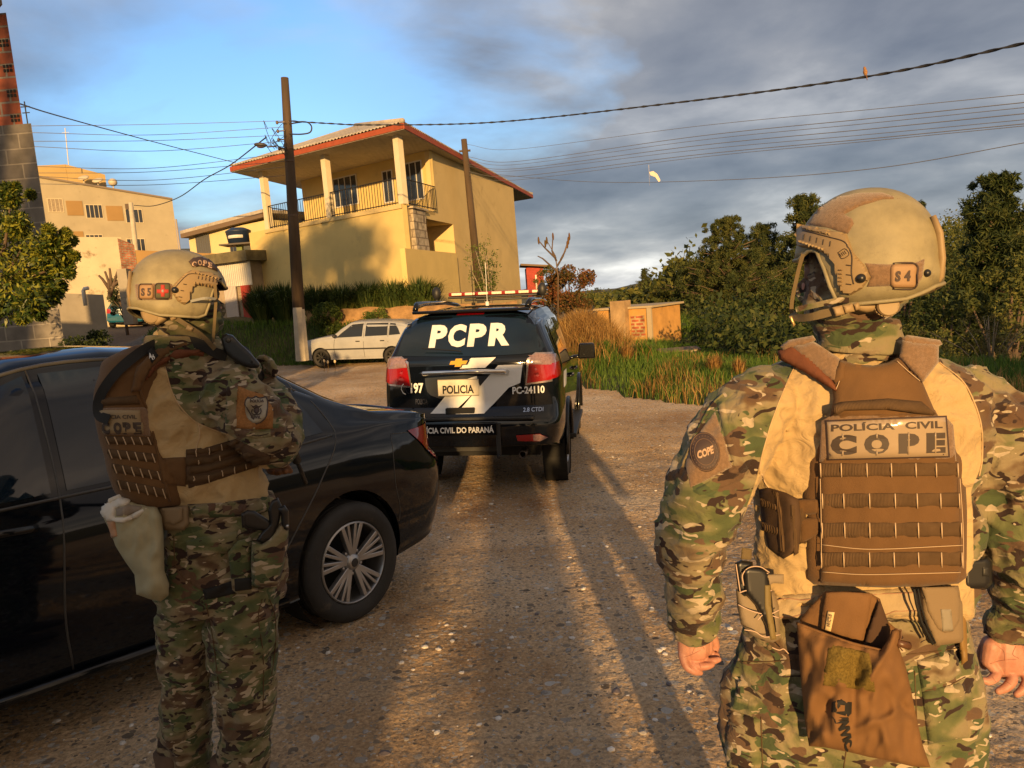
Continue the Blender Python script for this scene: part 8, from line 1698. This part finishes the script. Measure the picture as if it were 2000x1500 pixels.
def citrus():
    c = at(35, 480, 8.2); T = Thing('orange_tree', 'glossy leaved citrus tree at the left edge before the block wall', 'tree', loc=(c.x-.75, c.y, hz(c.x, c.y))); r = np.random.default_rng(11); C = []; R = []
    for px, py, rp in ((20, 385, 22), (70, 410, 0), (0, 430, 50), (40, 490, 55), (90, 490, 38), (110, 480, 24), (30, 550, 62), (85, 545, 45), (120, 520, 26), (130, 500, 16), (60, 590, 36), (10, 600, 40), (-40, 480, 80), (-60, 560, 90), (35, 440, 26), (100, 575, 22), (15, 370, 14), (140, 470, 10), (128, 455, 9), (145, 500, 9), (118, 560, 11), (135, 535, 9), (80, 615, 10), (45, 622, 12), (60, 380, 8), (30, 366, 8), (95, 450, 11)):
        if rp: q = at(px, py, 8.2+r.normal()*.25); C.append(tuple(q)); R.append(rp*8.2/FPX)
    C = np.array(C); R = np.array(R); cc, d = clumps(C, R, 800, 1, .3, r); cc -= np.array(T.M.translation); V, F_ = leaves(cc, .068, .34, -.2, d*.9, r); npmesh('crown', V, F_, L_cit, T.o)
    m_ = MB(); b = T.M.translation; m_.tube([b, at(-60, 640, 8.2), at(-10, 540, 8.2)], [.06, .05, .03], 8)
    for a in ((40, 490), (90, 500), (20, 400), (120, 520), (60, 590)): m_.tube([at(-20, 560, 8.2), at(a[0]*.5, (560+a[1])/2, 8.2), at(*a, 8.2)], [.03, .018, .008], 6)
    T.part('trunk', m_, M_bark, smooth=True)
    q = Thing('pruned_shrub', 'pruned leafless shrub stubs before the boundary wall', 'shrub', loc=gz(215, 600)); m_ = MB(); 
    for P in ([(215, 580), (212, 550), (205, 530)], [(215, 580), (222, 555), (230, 528)], [(214, 565), (200, 545), (193, 538)], [(217, 560), (216, 540), (214, 524)], [(220, 560), (232, 548), (238, 540)]): m_.tube([at(a, b, 30) for a, b in P], [.07, .05, .04], 6)
    q.part('stems', m_, M_bark, smooth=True)
citrus()
# --- grass: blades as stuff
def grass(name, n, fx, hgt, m, seed, lean=.35, wid=.006, zf=hz, curl=.3):
    r = np.random.default_rng(seed); P = []
    while len(P) < n:
        x, y, w = fx(r)
        if w > r.random(): P.append((x, y, zf(x, y)-.03))
    P = np.array(P); a = r.random(n)*6.28; h = hgt*(.45+.8*r.random(n)); s = np.stack([np.cos(a), np.sin(a), np.zeros(n)], 1)*wid*(.7+.6*r.random(n))[:, None]; a2 = r.random(n)*6.28; l = np.stack([np.cos(a2), np.sin(a2), np.zeros(n)], 1)*(h*lean*r.random(n))[:, None]; up = np.stack([np.zeros(n), np.zeros(n), h], 1)
    m1 = P+l*.35+up*.6; t = P+l+up*(1-curl*r.random(n)[:, None]*.4); V = np.stack([P-s, P+s, m1+s*.8, m1-s*.8, t+s*.15, t-s*.15], 1).reshape(-1, 3); i = np.arange(n)*6; F_ = np.concatenate([np.stack([i, i+1, i+2, i+3], 1), np.stack([i+3, i+2, i+4, i+5], 1)])
    o = npmesh(name, V, F_, m); o['kind'] = 'stuff'; return o
def rb(r, y0=6, y1=25, w=9):
    y = y0+(y1-y0)*r.random()**1.2; x = road_right(y)-.1+w*r.random()**1.3; e = x-road_right(y); return x, y, (min(1, .35+e*.8)*(.55+.6*noise.noise((x*.7, y*.7, 2))) if e > .25*noise.noise((x*1.3, y*1.3, 0)) else 0)
grass('green_grass', 60000, rb, .24, L_grass, 1, .5, .007)
def rdry(r): x, y, w = rb(r, 7, 20, 8); return x, y, w*max(0, min(1, noise.noise((x*.5, y*.5, 7))*2.6+.15))
grass('dry_grass', 6000, rdry, .34, L_dry, 2, .6, .006)
def rm(r): x, y = 2.1+r.normal()*.62, 21.2+r.normal()*1.3; return x, y, 1 if x > road_right(y)+.2 else 0
grass('tall_dry_grass', 5000, rm, .55, L_dry, 3, .8, .008)
def rbk(r): y = 24.9+r.random()*2.6; x = -13+14.5*r.random(); return x, y, .8
grass('bank_grass', 16000, rbk, .20, L_grass, 4, .6, .010)
def rlf(r): y = 10+r.random()*18; x = -6.5-6*r.random(); return x, y, .8 if x < -7.2-(y-10)*.2 and x > -11.4-(y-10)*.1 else 0
grass('verge_grass', 9000, rlf, .22, L_grass, 5, .6, .010)
def rmd(r): y = 27+r.random()*12; x = 1.5+r.random()*7; return x, y, .9
grass('tall_weeds', 9000, rmd, .7, L_grass, 6, .5, .010)
for k, (px, top, w, Y, m_, lab) in enumerate([(1255, 668, 60, 19, L_grass, 'tall green grass tussock left of the broken fence'), (1225, 690, 46, 18, L_dry, 'brown seeded tussock below the brick hut'), (1395, 715, 60, 15.5, L_dry, 'straw coloured tussock by the elbow of the right officer'), (1445, 735, 50, 14.5, L_dry, 'straw coloured tussock behind the shoulder of the right officer'), (1185, 690, 40, 18.5, L_grass, 'green tussock right of the police car mirror')]):
    P = at(px, top, Y); zb = hz(P.x, P.y); tree_obj('grass_tussock', lab, 'grass tussock', 'tuft', (P.x, P.y, zb-.05), max(.5, P.z-zb), w*Y/FPX, 80+k, m_, 'grass tussocks on the right bank', n_per=260)
def weeds():
    for k, (px, py) in enumerate(((633, 705), (640, 707), (654, 706))):
        P = gz(px, py+22); T = Thing('seed_weed', ('leftmost', 'middle', 'rightmost')[k]+' of three pale seed heads standing behind the black sedan', 'weed', loc=P, group='pale seed heads behind the sedan'); m_ = MB(); t = at(px, py, P.y); m_.tube([P, (P+t)/2+Vector((.02, 0, 0)), t], .006, 4); T.part('stem', m_, L_dry); m_ = MB(); m_.ell(t, (.035, .035, .05), 8, 6); T.part('seed_head', m_, mat('seed_head', (.6, .48, .3), 1))
weeds()
# ================================================================== unseen things behind the photographer, in part added to throw the shade
def wood():
    r = np.random.default_rng(77); C = []; R = []
    while len(C) < 1500:
        Y = 40+80*r.random(); px = 1130+900*r.random(); x = (px-1000)/FPX*Y
        if x < road_right(min(Y, 60))+1: continue
        C.append((x, Y, hz(x, Y)+r.random()*(1+3.6*ss(1240, 1400, px)+1.5*ss(1500, 1700, px)))); R.append((1.1+1.3*r.random())*(.6+.4*ss(1250, 1450, px)))
    cc, d = clumps(C, R, 75, .8, .6, r); V, F_ = leaves(cc, .42, .5, .1, None, r); o = npmesh('wooded_slope', V, F_, L_mid); o['kind'] = 'stuff'
    C = []; R = []
    while len(C) < 420:
        Y = 17+24*r.random(); px = 1290+720*r.random(); x = (px-1000)/FPX*Y
        if x < road_right(Y)+4.5: continue
        C.append((x, Y, hz(x, Y)+r.random()*1.2)); R.append(.5+.6*r.random())
    cc, d = clumps(C, R, 110, .8, .6, r); V, F_ = leaves(cc, .17, .5, .1, None, r); o = npmesh('undergrowth', V, F_, L_dark); o['kind'] = 'stuff'
wood()
def behind():
    T = Thing('added_shade_block', 'low dark rendered garage with flat roof behind the photographer', 'garage', loc=(-7, -8, hz(-7, -8))); dk = mat('dark_render', (.10, .075, .05), .9, var=.2, vs=1)  # garage-shaped block added out of view to shade the left foreground
    m_ = MB(); m_.box((-7.45, -9, 1.22), (14.0, 6, 3.76)); T.part('wall', m_, dk); m_ = MB(); m_.box((-7.45, -9, 3.16), (14.3, 6.3, .12)); T.part('roof', m_, mat('dark_slab')); m_ = MB(); m_.box((-5, -5.97, 1.2), (3, .05, 2.4)); T.part('shutter', m_, M_conc)
    t = Thing('added_shade_pillar', 'plastered gate pillar right of the low garage behind the photographer', 'pillar', loc=(.2, -8, 0)); m_ = MB(); m_.box((.22, -6.6, 1.6), (.56, .5, 3.9)); t.part('shaft', m_, dk); m_ = MB(); m_.box((.22, -6.6, 3.6), (.66, .6, .1)); t.part('cap', m_, mat('dark_slab'))  # pillar added out of view; its shadow edges the sunlit strip
    tree_obj('shade_tree', 'big leafy tree behind the low garage', 'tree', 'broad', (-7.0, -16, 0), 15.0, 7.5, 200, L_mid, n_per=230, mid=.80, amp=.15)
    tree_obj('shade_tree', 'small open crowned tree beside the low garage', 'tree', 'broad', (-1.5, -8, 0), 6.0, 4.5, 203, L_mid, n_per=26)  # sparse crown added so only part of the sun reaches the left officer
    tree_obj('shade_tree', 'leafy tree far behind to the right of the photographer', 'tree', 'broad', (9.5, -12, 0), 6.5, 7, 202, L_mid, n_per=140)
behind()
